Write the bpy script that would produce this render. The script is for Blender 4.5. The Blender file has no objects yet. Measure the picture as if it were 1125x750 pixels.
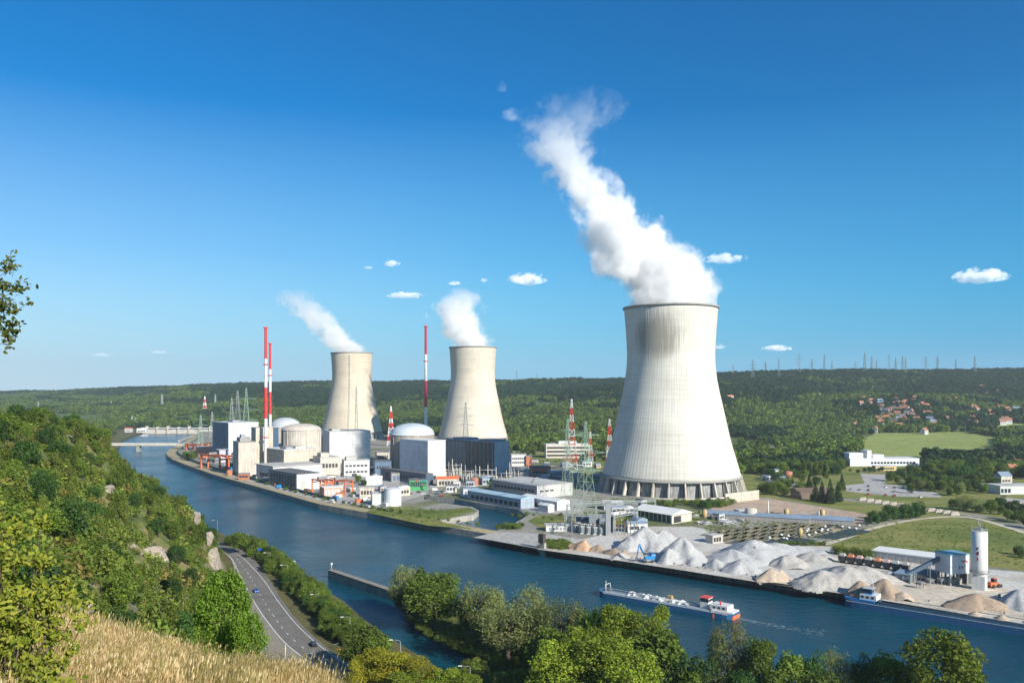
import bpy, math, random
import numpy as np
from mathutils import Vector, Matrix
from mathutils.geometry import tessellate_polygon

SC = bpy.context.scene
COL = SC.collection
CAMZ = 86.0
FP = 900.0
R = math.radians
RND = random.Random(7)

# ---- surveying: turn a sighted point into a place on the ground -------------
def P(px, py, z=0.0):
    d = FP * (CAMZ - z) / (py - 430.0)
    return Vector(((px - 562.5) / FP * d, d, z))
def at(px, d, z=0.0):
    return Vector(((px - 562.5) / FP * d, d, z))
def zt(py, d):
    return CAMZ - (py - 430.0) * d / FP

# ---- materials ---------------------------------------------------------------
def new_mat(name):
    m = bpy.data.materials.new(name); m.use_nodes = True
    nt = m.node_tree; b = nt.nodes['Principled BSDF']
    return m, nt, b
def lk(nt, a, b): nt.links.new(a, b)
def nd(nt, t, **kw):
    n = nt.nodes.new(t)
    for k, v in kw.items():
        setattr(n, k, v)
    return n
def noise(nt, vec, scale, detail=4, rough=.6, dim='3D'):
    n = nd(nt, 'ShaderNodeTexNoise'); n.noise_dimensions = dim
    n.inputs['Scale'].default_value = scale; n.inputs['Detail'].default_value = detail
    n.inputs['Roughness'].default_value = rough
    if vec is not None: lk(nt, vec, n.inputs['Vector'])
    return n.outputs[0]
def ramp(nt, fac, stops):
    r = nd(nt, 'ShaderNodeValToRGB'); el = r.color_ramp.elements
    while len(el) < len(stops): el.new(.5)
    for e, (p, c) in zip(el, stops):
        e.position = p; e.color = (c[0], c[1], c[2], 1) if not isinstance(c, (int, float)) else (c, c, c, 1)
    lk(nt, fac, r.inputs[0]); return r.outputs[0]
def mix(nt, fac, a, b, mode='MIX'):
    m = nd(nt, 'ShaderNodeMix', data_type='RGBA', blend_type=mode)
    for s, v in ((0, fac), (6, a), (7, b)):
        if hasattr(v, 'links') or isinstance(v, bpy.types.NodeSocket): lk(nt, v, m.inputs[s])
        elif s == 0: m.inputs[s].default_value = v
        else: m.inputs[s].default_value = (v[0], v[1], v[2], 1)
    return m.outputs[2]
def math_n(nt, op, a, b=None, c=None, clamp=False):
    m = nd(nt, 'ShaderNodeMath', operation=op); m.use_clamp = clamp
    for i, v in enumerate((a, b, c)):
        if v is None: continue
        if isinstance(v, bpy.types.NodeSocket): lk(nt, v, m.inputs[i])
        else: m.inputs[i].default_value = v
    return m.outputs[0]
MATS = {}
def pm(name, rgb, rough=.8, var=.22, scale=.25, metallic=0., bump=0., streak=0., joint=None):
    """painted / mineral surface with worn tone variation and optional rain streaks"""
    if name in MATS: return MATS[name]
    m, nt, b = new_mat(name)
    tc = nd(nt, 'ShaderNodeTexCoord').outputs['Object']
    n = noise(nt, tc, scale, 6, .65)
    f = ramp(nt, n, [(.25, 1 - var), (.75, 1 + var * .6)])
    col = mix(nt, 1., (rgb[0], rgb[1], rgb[2]), f, 'MULTIPLY')
    if streak:
        mp = nd(nt, 'ShaderNodeMapping'); mp.inputs['Scale'].default_value = (1.1, 1.1, .06); lk(nt, tc, mp.inputs[0])
        s = noise(nt, mp.outputs[0], 1.0, 4, .6)
        sf = ramp(nt, s, [(.38, 1 - streak), (.6, 1.0)])
        col = mix(nt, 1., col, sf, 'MULTIPLY')
    if joint:
        # cladding panel joints: (across, up) spacing in metres
        sp = nd(nt, 'ShaderNodeSeparateXYZ'); lk(nt, tc, sp.inputs[0])
        u = math_n(nt, 'FRACT', math_n(nt, 'MULTIPLY', math_n(nt, 'ADD', math_n(nt, 'ADD', sp.outputs[0], sp.outputs[1]), 500.), 1 / joint[0]))
        v = math_n(nt, 'FRACT', math_n(nt, 'MULTIPLY', math_n(nt, 'ADD', sp.outputs[2], 500.), 1 / joint[1]))
        g = math_n(nt, 'MAXIMUM', math_n(nt, 'LESS_THAN', u, .3 / joint[0]), math_n(nt, 'LESS_THAN', v, .25 / joint[1]))
        col = mix(nt, math_n(nt, 'MULTIPLY', g, .45), col, (rgb[0] * .35, rgb[1] * .35, rgb[2] * .38))
        # each panel a slightly different tone
        cv = nd(nt, 'ShaderNodeCombineXYZ'); lk(nt, math_n(nt, 'FLOOR', math_n(nt, 'MULTIPLY', math_n(nt, 'ADD', sp.outputs[0], sp.outputs[1]), 1 / joint[0])), cv.inputs[0]); lk(nt, math_n(nt, 'FLOOR', math_n(nt, 'MULTIPLY', sp.outputs[2], 1 / joint[1])), cv.inputs[2])
        wn = nd(nt, 'ShaderNodeTexWhiteNoise'); lk(nt, cv.outputs[0], wn.inputs[0]); col = mix(nt, 1., col, ramp(nt, wn.outputs[0], [(0., .90), (1., 1.04)]), 'MULTIPLY')
    lk(nt, col, b.inputs['Base Color'])
    b.inputs['Roughness'].default_value = rough; b.inputs['Metallic'].default_value = metallic
    if bump:
        bn = nd(nt, 'ShaderNodeBump'); bn.inputs['Strength'].default_value = bump; bn.inputs['Distance'].default_value = .3
        n2 = noise(nt, tc, scale * 6, 6, .7); lk(nt, n2, bn.inputs['Height']); lk(nt, bn.outputs[0], b.inputs['Normal'])
    MATS[name] = m; return m
def leaf_mat(name, rgb, rgb2, trans=.35, hv=.35):
    m, nt, b = new_mat(name)
    oi = nd(nt, 'ShaderNodeObjectInfo').outputs['Random']
    g = nd(nt, 'ShaderNodeNewGeometry')
    tc = nd(nt, 'ShaderNodeTexCoord').outputs['Object']
    n = noise(nt, tc, .9, 3, .6)
    isl = g.outputs['Random Per Island']
    f = math_n(nt, 'ADD', math_n(nt, 'MULTIPLY', isl, .6), math_n(nt, 'MULTIPLY', n, .5))
    col = mix(nt, ramp(nt, f, [(.2, 0.), (.85, 1.)]), rgb, rgb2)
    v = ramp(nt, oi, [(0., 1 - hv), (1., 1 + hv)])
    col = mix(nt, 1., col, v, 'MULTIPLY')
    lk(nt, col, b.inputs['Base Color']); b.inputs['Roughness'].default_value = .62
    b.inputs['Specular IOR Level'].default_value = .25
    t = nd(nt, 'ShaderNodeBsdfTranslucent'); lk(nt, mix(nt, 1., col, (1.15, 1.2, .55), 'MULTIPLY'), t.inputs[0])
    ms = nd(nt, 'ShaderNodeMixShader'); ms.inputs[0].default_value = trans
    lk(nt, b.outputs[0], ms.inputs[1]); lk(nt, t.outputs[0], ms.inputs[2])
    lk(nt, ms.outputs[0], nt.nodes['Material Output'].inputs['Surface'])
    MATS[name] = m; return m
def ground_mat(name, cols, scale=.02, fine=.4, rough=.95, bump=.3, bscale=.8, stretch=(1, 1, 1), power=1.):
    """cols: list of (pos, rgb) mixed by large noise; fine noise on top"""
    m, nt, b = new_mat(name)
    tc = nd(nt, 'ShaderNodeTexCoord').outputs['Object']
    mp = nd(nt, 'ShaderNodeMapping'); mp.inputs['Scale'].default_value = stretch; lk(nt, tc, mp.inputs[0])
    n = noise(nt, mp.outputs[0], scale, 9, .62)
    col = ramp(nt, n, cols)
    n2 = noise(nt, tc, fine, 6, .7)
    col = mix(nt, 1., col, ramp(nt, n2, [(.28, .62), (.72, 1.3)]), 'MULTIPLY')
    lk(nt, col, b.inputs['Base Color']); b.inputs['Roughness'].default_value = rough
    b.inputs['Specular IOR Level'].default_value = .2
    if bump:
        bn = nd(nt, 'ShaderNodeBump'); bn.inputs['Strength'].default_value = bump; bn.inputs['Distance'].default_value = .5
        lk(nt, noise(nt, tc, bscale, 6, .7), bn.inputs['Height']); lk(nt, bn.outputs[0], b.inputs['Normal'])
    MATS[name] = m; return m

# ---- object helpers ------------------------------------------------------------
def props(o, label=None, cat=None, group=None, kind=None):
    if label: o['label'] = label
    if cat: o['category'] = cat
    if group: o['group'] = group
    if kind: o['kind'] = kind
    return o
def empty(name, loc=(0, 0, 0), rz=0., label=None, cat=None, group=None):
    o = bpy.data.objects.new(name, None); COL.objects.link(o)
    o.empty_display_size = .5
    o.location = loc; o.rotation_euler = (0, 0, rz)
    return props(o, label, cat, group)
def put(name, me, parent=None, loc=(0, 0, 0), rz=0., sc=None):
    o = bpy.data.objects.new(name, me); COL.objects.link(o)
    o.location = loc; o.rotation_euler = (0, 0, rz)
    if sc is not None: o.scale = sc if hasattr(sc, '__len__') else (sc, sc, sc)
    if parent is not None: o.parent = parent
    return o
def mesh_np(name, verts, faces, mat, smooth=False):
    """faces: (n,k) int array"""
    verts = np.asarray(verts, dtype=np.float32).reshape(-1, 3); faces = np.asarray(faces, dtype=np.int32)
    me = bpy.data.meshes.new(name); nf, k = faces.shape
    me.vertices.add(len(verts)); me.vertices.foreach_set('co', verts.ravel())
    me.loops.add(nf * k); me.loops.foreach_set('vertex_index', faces.ravel())
    me.polygons.add(nf); me.polygons.foreach_set('loop_start', np.arange(0, nf * k, k, dtype=np.int32))
    if smooth: me.polygons.foreach_set('use_smooth', np.ones(nf, dtype=bool))
    me.update(calc_edges=True)
    if mat: me.materials.append(mat)
    return me
class MB:
    """mesh collector in local coordinates"""
    def __init__(s): s.v = []; s.f = []; s.sm = []
    def add(s, vs, fs, smooth=False):
        k = len(s.v); s.v += [tuple(p) for p in vs]
        s.f += [tuple(i + k for i in f) for f in fs]; s.sm += [smooth] * len(fs); return s
    def box(s, x0, x1, y0, y1, z0, z1):
        vs = [(x0, y0, z0), (x1, y0, z0), (x1, y1, z0), (x0, y1, z0), (x0, y0, z1), (x1, y0, z1), (x1, y1, z1), (x0, y1, z1)]
        return s.add(vs, [(0, 3, 2, 1), (4, 5, 6, 7), (0, 1, 5, 4), (1, 2, 6, 5), (2, 3, 7, 6), (3, 0, 4, 7)])
    def cbox(s, cx, cy, cz, sx, sy, sz): return s.box(cx - sx / 2, cx + sx / 2, cy - sy / 2, cy + sy / 2, cz - sz / 2, cz + sz / 2)
    def prism(s, poly, z0, z1, top=None):
        n = len(poly); tp = top or poly
        vs = [(p[0], p[1], z0) for p in poly] + [(p[0], p[1], z1) for p in tp]
        fs = [tuple(range(n - 1, -1, -1)), tuple(range(n, 2 * n))] + [(i, (i + 1) % n, (i + 1) % n + n, i + n) for i in range(n)]
        return s.add(vs, fs)
    def lathe(s, prof, n=32, c=(0, 0, 0), a0=0., a1=2 * math.pi, smooth=True):
        full = abs(a1 - a0 - 2 * math.pi) < 1e-6; m = n if full else n + 1
        vs = [(c[0] + r * math.cos(a0 + (a1 - a0) * i / n), c[1] + r * math.sin(a0 + (a1 - a0) * i / n), c[2] + z) for r, z in prof for i in range(m)]
        fs = []
        for j in range(len(prof) - 1):
            for i in range(n):
                i2 = (i + 1) % m
                fs.append((j * m + i, j * m + i2, (j + 1) * m + i2, (j + 1) * m + i))
        return s.add(vs, fs, smooth)
    def cyl(s, p0, p1, r0, r1=None, n=10, caps=True, smooth=True):
        r1 = r0 if r1 is None else r1
        p0 = Vector(p0); p1 = Vector(p1); d = (p1 - p0)
        if d.length < 1e-6: return s
        d.normalize(); a = Vector((0, 0, 1)) if abs(d.z) < .9 else Vector((1, 0, 0))
        u = d.cross(a).normalized(); w = d.cross(u)
        vs = []
        for p, r in ((p0, r0), (p1, r1)):
            for i in range(n):
                t = 2 * math.pi * i / n; vs.append(p + u * (r * math.cos(t)) + w * (r * math.sin(t)))
        fs = [(i, i + n, (i + 1) % n + n, (i + 1) % n) for i in range(n)]
        s.add(vs, fs, smooth)
        if caps: 
            k = len(s.v) - 2 * n
            s.f += [tuple(k + i for i in range(n)), tuple(k + n + i for i in range(n - 1, -1, -1))]; s.sm += [False, False]
        return s
    def bar(s, p0, p1, w=.2): return s.cyl(p0, p1, w * .7, w * .7, 4, True, False)
    def tube(s, pts, r, n=6):
        for i in range(len(pts) - 1):
            ra = r if not hasattr(r, '__len__') else r[i]; rb = r if not hasattr(r, '__len__') else r[i + 1]
            s.cyl(pts[i], pts[i + 1], ra, rb, n)
        return s
    def mesh(s, name, mat):
        me = bpy.data.meshes.new(name); me.from_pydata(s.v, [], s.f)
        me.polygons.foreach_set('use_smooth', s.sm); me.update()
        if mat: me.materials.append(mat)
        return me
    def build(s, name, mat, parent=None, loc=(0, 0, 0), rz=0.): return put(name, s.mesh(name, mat), parent, loc, rz)

def vnoise(X, Y, s, seed=0):
    """smooth value noise on arrays"""
    x = np.asarray(X, dtype=float) / s + seed * 17.3; y = np.asarray(Y, dtype=float) / s + seed * 9.1
    xi = np.floor(x).astype(np.int64); yi = np.floor(y).astype(np.int64); fx = x - xi; fy = y - yi
    fx = fx * fx * (3 - 2 * fx); fy = fy * fy * (3 - 2 * fy)
    def h(a, b):
        t = (a * 374761393 + b * 668265263 + seed * 1442695) & 0x7fffffff
        t = (t ^ (t >> 13)) * 1274126177 & 0x7fffffff
        return ((t ^ (t >> 16)) & 0xffff) / 65535.
    return (h(xi, yi) * (1 - fx) + h(xi + 1, yi) * fx) * (1 - fy) + (h(xi, yi + 1) * (1 - fx) + h(xi + 1, yi + 1) * fx) * fy
def fbm(X, Y, s, seed=0, o=4):
    t = 0.; a = .5
    for i in range(o): t = t + a * (vnoise(X, Y, s / 2 ** i, seed + i) - .5); a *= .5
    return t * 2
def inside(X, Y, poly):
    X = np.asarray(X, dtype=float); Y = np.asarray(Y, dtype=float); r = np.zeros(X.shape, dtype=bool); n = len(poly)
    for i in range(n):
        x0, y0 = poly[i][0], poly[i][1]; x1, y1 = poly[(i + 1) % n][0], poly[(i + 1) % n][1]
        if y0 == y1: continue
        c = ((y0 > Y) != (y1 > Y)) & (X < (x1 - x0) * (Y - y0) / (y1 - y0) + x0); r ^= c
    return r
def gp(pts, z=0.): return [tuple(P(a, b, z))[:2] for a, b in pts]
def sheet(name, loops, z, mat, kind='structure', skirt=None, skirt_mat=None):
    """flat ground sheet from outline(s) (first outer, others holes), with an optional vertical edge down to skirt"""
    L = [[Vector((p[0], p[1], 0)) for p in l] for l in loops]
    tr = tessellate_polygon(L); vs = [p for l in L for p in l]
    mb = MB(); V = [(p.x, p.y, z) for p in vs]
    fs = []
    for t in tr:
        a, b, c = (vs[i] for i in t)
        fs.append(tuple(t) if (b - a).cross(c - a).z > 0 else tuple(reversed(t)))
    mb.add(V, fs)
    o = put(name, mb.mesh(name, mat)); props(o, kind=kind)
    if skirt is not None:
        me = o.data; me.materials.append(skirt_mat or mat); m2 = MB()
        mb2 = MB(); mb2.add(V, fs); k = len(fs)
        for l in L:
            n = len(l)
            for i in range(n):
                a, b = l[i], l[(i + 1) % n]
                mb2.add([(a.x, a.y, z), (b.x, b.y, z), (b.x, b.y, skirt), (a.x, a.y, skirt)], [(0, 1, 2, 3)])
        me2 = mb2.mesh(name, mat); me2.materials.append(skirt_mat or mat)
        for p in me2.polygons:
            if p.index >= k: p.material_index = 1
        o.data = me2
    return o
# ================= camera, sun, sky ==========================================
cam = bpy.data.cameras.new('camera'); co = bpy.data.objects.new('camera', cam); COL.objects.link(co)
co.location = (0, 0, CAMZ); co.rotation_euler = (R(90), 0, 0)
cam.sensor_width = 36; cam.lens = 36 * FP / 1125; cam.shift_y = 55 / 1125
cam.clip_start = .3; cam.clip_end = 60000; SC.camera = co
SUN_AZ, SUN_EL = R(139), R(27)
SUNV = Vector((math.sin(SUN_AZ) * math.cos(SUN_EL), math.cos(SUN_AZ) * math.cos(SUN_EL), math.sin(SUN_EL)))
sl = bpy.data.lights.new('sun', 'SUN'); sl.energy = 4.7; sl.angle = R(.5); sl.color = (1, .93, .82)
so = bpy.data.objects.new('sun', sl); COL.objects.link(so); so.rotation_euler = SUNV.to_track_quat('Z', 'Y').to_euler()
so.location = (0, 0, 500)
W = bpy.data.worlds.new('World'); SC.world = W; W.use_nodes = True
wt = W.node_tree; bg = wt.nodes['Background']
sky = nd(wt, 'ShaderNodeTexSky'); sky.sky_type = 'NISHITA'; sky.sun_disc = False
sky.sun_elevation = SUN_EL; sky.sun_rotation = SUN_AZ; sky.altitude = 100; sky.air_density = 1.0; sky.dust_density = .3; sky.ozone_density = 3.
hs = nd(wt, 'ShaderNodeHueSaturation'); hs.inputs['Saturation'].default_value = 1.15; hs.inputs['Value'].default_value = 1.
lk(wt, sky.outputs[0], hs.inputs['Color'])
# pale summer air low in the sky, whiter towards the left (upstream) side
wg = nd(wt, 'ShaderNodeTexCoord').outputs['Generated']; ws = nd(wt, 'ShaderNodeSeparateXYZ'); lk(wt, wg, ws.inputs[0])
low = ramp(wt, ws.outputs[2], [(0., 1.), (.05, .80), (.16, .36), (.32, 0.)]); side = ramp(wt, math_n(wt, 'MULTIPLY_ADD', ws.outputs[0], .5, .5), [(.22, (5.6, 6.7, 7.6)), (.5, (3.1, 5.0, 6.7)), (.78, (1.5, 3.3, 5.2))])
for e_, c_ in zip(side.node.color_ramp.elements, [(.70, .87, .96), (.30, .66, .90), (.06, .41, .72)]): e_.color = (*c_, 1)
sd = mix(wt, 1., side, (6.2, 6.4, 6.6), 'MULTIPLY')
# the sky is deepest a quarter turn away from the sun, as a polarised summer sky is
dt = nd(wt, 'ShaderNodeVectorMath', operation='DOT_PRODUCT'); lk(wt, wg, dt.inputs[0]); dt.inputs[1].default_value = SUNV
pol = math_n(wt, 'SUBTRACT', 1., math_n(wt, 'MAXIMUM', dt.outputs['Value'], math_n(wt, 'MULTIPLY', dt.outputs['Value'], -.35)), clamp=True)
pol = ramp(wt, pol, [(.15, 0.), (.62, .9), (.9, 1.)])
base_ = mix(wt, 1., hs.outputs[0], (.52, .92, 1.0), 'MULTIPLY'); deep = mix(wt, pol, base_, mix(wt, 1., hs.outputs[0], (.0, .57, .84), 'MULTIPLY'))
lk(wt, mix(wt, low, deep, sd), bg.inputs[0]); bg.inputs[1].default_value = .095
SC.view_settings.view_transform = 'Standard'; SC.view_settings.look = 'None'; SC.view_settings.exposure = .7; SC.view_settings.gamma = 1
cy = SC.cycles
cy.use_denoising = True
try: cy.denoiser = 'OPENIMAGEDENOISE'; cy.denoising_input_passes = 'RGB_ALBEDO_NORMAL'
except Exception: pass
cy.max_bounces = 12; cy.diffuse_bounces = 3; cy.glossy_bounces = 3; cy.transparent_max_bounces = 12; cy.volume_bounces = 10
cy.caustics_reflective = False; cy.caustics_refractive = False; cy.sample_clamp_indirect = 4.
cy.volume_step_rate = 1.; cy.volume_max_steps = 256

# ================= ground plan ================================================
WZ = -4.0
quay = gp([(1125, 690), (928, 657), (829, 643), (740, 629), (650, 615), (583, 604), (528, 592), (447, 577), (400, 568.5), (350, 559), (294, 542.5),
           (247, 529), (230, 523.5), (218, 519), (203, 513.5), (190, 508), (184, 504), (182, 500.5), (186, 497), (194, 492), (204, 487), (213, 481), (219, 476.5)], WZ)
e0 = Vector(quay[0]) ; e1 = Vector(quay[1]); ed = (e0 - e1).normalized()
quay = [tuple(e0 + ed * 1200), tuple(e0 + ed * 250)] + quay
upbank = [tuple(at(235, 2150))[:2], tuple(at(262, 2600))[:2]]
basin = gp([(466, 544), (500, 547.5), (521, 551.5), (545, 555), (570, 559.5), (579, 566), (573, 570), (562, 576), (546, 582.5), (520, 581.5), (478, 573),
            (500, 568), (520, 565), (526, 560.5), (519, 556.5), (500, 554), (480, 551), (466, 548)], 0)
plant = quay + upbank + [(-900, 2900), (9000, 2900), (9000, -900)]
def shore(name, *a, **k): return sheet(name, *a, **k)
M_plant = ground_mat('plant_yard_ground', [(.3, (.10, .12, .045)), (.42, (.16, .17, .085)), (.5, (.30, .285, .245)), (.62, (.24, .225, .19)), (.75, (.12, .14, .055))], scale=.012, fine=.25)
M_quay = pm('quay_concrete', (.44, .42, .38), .9, .45, .12, bump=.4, streak=.4)
M_meadow = ground_mat('meadow_grass', [(.3, (.085, .125, .025)), (.45, (.15, .18, .04)), (.55, (.23, .22, .065)), (.7, (.11, .15, .03))], scale=.03, fine=.35, stretch=(.4, 1, 1))
M_field = ground_mat('mown_field', [(.3, (.20, .25, .05)), (.5, (.27, .31, .08)), (.7, (.22, .26, .06))], scale=.02, fine=.1, stretch=(.3, 1, 1))
M_gravel = ground_mat('pale_gravel', [(.3, (.44, .42, .38)), (.45, (.56, .54, .49)), (.55, (.47, .43, .37)), (.7, (.38, .36, .33))], scale=.03, fine=.5)
M_sandy = ground_mat('sandy_ground', [(.3, (.46, .39, .30)), (.5, (.58, .51, .41)), (.7, (.42, .37, .30))], scale=.03, fine=.3)
M_tan = ground_mat('tan_lot', [(.3, (.36, .27, .20)), (.5, (.44, .33, .25)), (.7, (.33, .26, .2))], scale=.02, fine=.2)
M_conc = ground_mat('yard_concrete', [(.3, (.34, .33, .30)), (.5, (.42, .40, .37)), (.7, (.28, .27, .25))], scale=.03, fine=.3)
M_path = ground_mat('embankment_path', [(.3, (.28, .23, .13)), (.5, (.42, .35, .21)), (.7, (.22, .21, .10))], scale=.05, fine=.5)
M_asph = ground_mat('asphalt', [(.3, (.15, .145, .13)), (.5, (.19, .18, .16)), (.7, (.125, .12, .11))], scale=.05, fine=1.2, bump=.1)
M_lay = ground_mat('layby_asphalt', [(.3, (.24, .215, .17)), (.5, (.29, .26, .21)), (.7, (.20, .18, .14))], scale=.08, fine=1.2, bump=.1)
M_verge = ground_mat('verge_ground', [(.3, (.07, .075, .025)), (.5, (.14, .125, .05)), (.7, (.06, .07, .02))], scale=.06, fine=.6)
M_lawn = ground_mat('riverside_lawn', [(.3, (.06, .085, .02)), (.5, (.13, .13, .045)), (.7, (.07, .09, .025))], scale=.05, fine=.6)
shore('ground', [plant, basin], 0., M_plant, skirt=-7., skirt_mat=M_quay)

# water: one sheet under everything
m, nt, b = new_mat('river_water')
tc = nd(nt, 'ShaderNodeTexCoord').outputs['Object']
mp = nd(nt, 'ShaderNodeMapping'); mp.inputs['Rotation'].default_value = (0, 0, R(40)); mp.inputs['Scale'].default_value = (1, 1.9, 1); lk(nt, tc, mp.inputs[0])
n1 = noise(nt, mp.outputs[0], .16, 3, .6); n2 = noise(nt, mp.outputs[0], .7, 4, .65); n3 = noise(nt, tc, .018, 3, .5)
h = math_n(nt, 'ADD', math_n(nt, 'MULTIPLY', n1, 1.3), math_n(nt, 'MULTIPLY', n2, .6))
h = math_n(nt, 'MULTIPLY', h, ramp(nt, n3, [(.35, .45), (.65, 1.15)]))
bn = nd(nt, 'ShaderNodeBump'); bn.inputs['Strength'].default_value = .85; bn.inputs['Distance'].default_value = .9
lk(nt, h, bn.inputs['Height']); lk(nt, bn.outputs[0], b.inputs['Normal'])
lk(nt, mix(nt, ramp(nt, noise(nt, tc, .006, 3), [(.35, 0.), (.65, 1.)]), (.001, .044, .074), (.004, .070, .10)), b.inputs['Base Color'])
lk(nt, ramp(nt, noise(nt, mp.outputs[0], .012, 5, .65), [(.35, .10), (.62, .22)]), b.inputs['Roughness']); b.inputs['IOR'].default_value = 1.33
M_water = m
wv = []; wf = []
put('river_water', MB().add([(-6000, -900, WZ), (9000, -900, WZ), (9000, 3500, WZ), (-6000, 3500, WZ)], [(0, 1, 2, 3)]).mesh('river_water', M_water))['kind'] = 'structure'

# near bank land, peninsula, and the left bank beyond the hill
bankR = gp([(238, 588), (250, 594.5), (270, 603), (290, 611), (320, 621), (338, 645), (358, 656), (377, 668), (400, 689), (430, 711), (470, 736), (505, 762)], WZ)
leftup = [(-200, 500), (-232, 560), (-300, 680), (-372, 810), (-556, 1150), (-705, 1480)] + gp([(150, 478), (157, 476)], WZ) + [(-880, 2200), (-1000, 2900)]
near_land = leftup[::-1] + bankR + [(20, 205), (110, 110), (130, -300), (-6000, -300), (-6000, 2900)]
shore('near_bank', [near_land], -.8, M_verge, skirt=-7., skirt_mat=M_verge)
pen = gp([(438, 660), (447, 657.5), (455, 661), (475, 664), (501, 672), (540, 683), (570, 692), (589, 700), (640, 716), (700, 733), (760, 748)], WZ) + [(150, 212), (330, 80), (420, -300), (170, -300), (150, 110), (60, 190)] + gp([(572, 757), (549, 741), (508, 717), (471, 700), (448, 682)], WZ)
shore('peninsula', [pen], -1.2, M_lawn, skirt=-7., skirt_mat=M_verge)

# ---- roads and marked surfaces --------------------------------------------------
def strip(name, ctr, w, z, mat, kind='structure'):
    mb = MB(); c = [Vector((p[0], p[1])) for p in ctr]; L = []
    for i, p in enumerate(c):
        d = (c[min(i + 1, len(c) - 1)] - c[max(i - 1, 0)]).normalized(); n = Vector((-d.y, d.x)) * (w / 2)
        L.append(((p.x + n.x, p.y + n.y, z), (p.x - n.x, p.y - n.y, z)))
    for i in range(len(L) - 1):
        mb.add([L[i][1], L[i + 1][1], L[i + 1][0], L[i][0]], [(0, 1, 2, 3)])
    return props(put(name, mb.mesh(name, mat)), kind=kind)
def smooth_pts(pts, n=8):
    out = []; pts = [Vector((p[0], p[1])) for p in pts]
    for i in range(len(pts) - 1):
        p0 = pts[max(i - 1, 0)]; p1 = pts[i]; p2 = pts[i + 1]; p3 = pts[min(i + 2, len(pts) - 1)]
        for k in range(n):
            t = k / n
            out.append(.5 * ((2 * p1) + (p2 - p0) * t + (2 * p0 - 5 * p1 + 4 * p2 - p3) * t * t + (3 * p1 - p0 - 3 * p2 + p3) * t ** 3))
    out.append(pts[-1]); return out
RZ = -.6
roadL = gp([(222, 596), (240, 602), (253, 614), (258, 631), (265, 667), (280, 700), (302, 750)], RZ) + [(-40, 205), (40, 60)]
roadR = gp([(225, 592.5), (250, 597.5), (272, 607), (293, 632), (312, 662), (334, 688), (362, 713), (395, 735), (415, 750)], RZ) + [(20, 190), (75, 75)]
sheet('road', [smooth_pts(roadL) + smooth_pts(roadR)[::-1]], RZ, M_asph)
lineL = smooth_pts(gp([(245, 606), (254, 613), (261, 626), (277, 657), (295, 684), (320, 712), (370, 745), (384, 754)], RZ))
lineR = smooth_pts(gp([(250, 602), (267, 613), (288, 635), (306, 661), (327, 687), (355, 712), (386, 733), (412, 752)], RZ))
sheet('road_layby', [[tuple(p) for p in smooth_pts(roadL)[10:-10]] + [tuple(p) for p in lineL][::-1][:-8]], RZ + .05, M_lay)
M_paint = pm('road_paint', (.75, .75, .72), .6, .25, .8)
strip('road_line', lineL, .32, RZ + .09, M_paint)
strip('road_line', lineR, .28, RZ + .09, M_paint)
ctr = smooth_pts(gp([(258, 610.5), (274, 632), (291, 662), (314, 694), (342, 718), (376, 742)], RZ), 30)
acc = 0; seg = []; dm = MB()
for i in range(1, len(ctr)):
    acc += (ctr[i] - ctr[i - 1]).length
    if acc % 9 < 2.6: seg.append((ctr[i - 1], ctr[i]))
for a, c_ in seg:
    d = (c_ - a).normalized(); n = Vector((-d.y, d.x)) * .14
    dm.add([(a.x - n.x, a.y - n.y, RZ + .09), (c_.x - n.x, c_.y - n.y, RZ + .09), (c_.x + n.x, c_.y + n.y, RZ + .09), (a.x + n.x, a.y + n.y, RZ + .09)], [(0, 1, 2, 3)])
props(dm.build('road_centre_line', M_paint), kind='structure')

# ---- surfaces on the plant side ---------------------------------------------
G = lambda name, pts, z, mat: sheet(name, [gp(pts, z)], z, mat)
qx = [Vector(p) for p in quay]
def offs(pts, w):
    out = []
    for i, p in enumerate(pts):
        d = (pts[min(i + 1, len(pts) - 1)] - pts[max(i - 1, 0)]).normalized(); out.append(p + Vector((d.y, -d.x)) * w)
    return out
emb = qx[6:-1]
sheet('embankment_path', [[tuple(p) for p in offs(emb, .3)] + [tuple(p) for p in offs(emb, 11)][::-1]], .03, M_path)
sheet('embankment_road', [[tuple(p) for p in offs(emb[4:], 20)] + [tuple(p) for p in offs(emb[4:], 27)][::-1]], .05, pm('grey_road', (.24, .24, .23), .9, .2, .1))
G('gravel_yard', [(590, 603), (640, 592), (700, 578), (760, 578), (830, 592), (930, 602), (1040, 622), (1125, 628), (1200, 632), (1200, 697), (1125, 685), (928, 652), (829, 638.5), (740, 624.5), (650, 611)], .06, M_gravel)
G('sandy_yard', [(840, 640), (900, 632), (980, 640), (1060, 640), (1130, 650), (1200, 665), (1200, 694), (1125, 683), (928, 650.5), (845, 638.8)], .10, M_sandy)
G('gravel_track', [(520, 590), (545, 584), (600, 586), (640, 592), (600, 604), (545, 594)], .09, M_conc)
G('dirt_meadow', [(905, 598), (930, 585), (985, 572), (1045, 567.5), (1085, 573), (1125, 585), (1240, 612), (1240, 632), (1125, 627), (1000, 612)], .07, M_meadow)
strip('dirt_track', smooth_pts(gp([(895, 601), (925, 592), (960, 580), (1000, 571.5), (1040, 567.5), (1070, 569), (1100, 577), (1135, 588), (1200, 610)], 0)), 4.2, .11, M_sandy)
G('tan_parking', [(828, 551), (850, 549), (905, 557), (965, 566), (945, 576), (905, 574), (862, 566), (800, 560), (812, 555)], .07, M_tan)
G('pink_lot', [(775, 553), (800, 548), (860, 549), (830, 556), (862, 562), (838, 566), (775, 560)], .09, M_tan)
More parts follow.
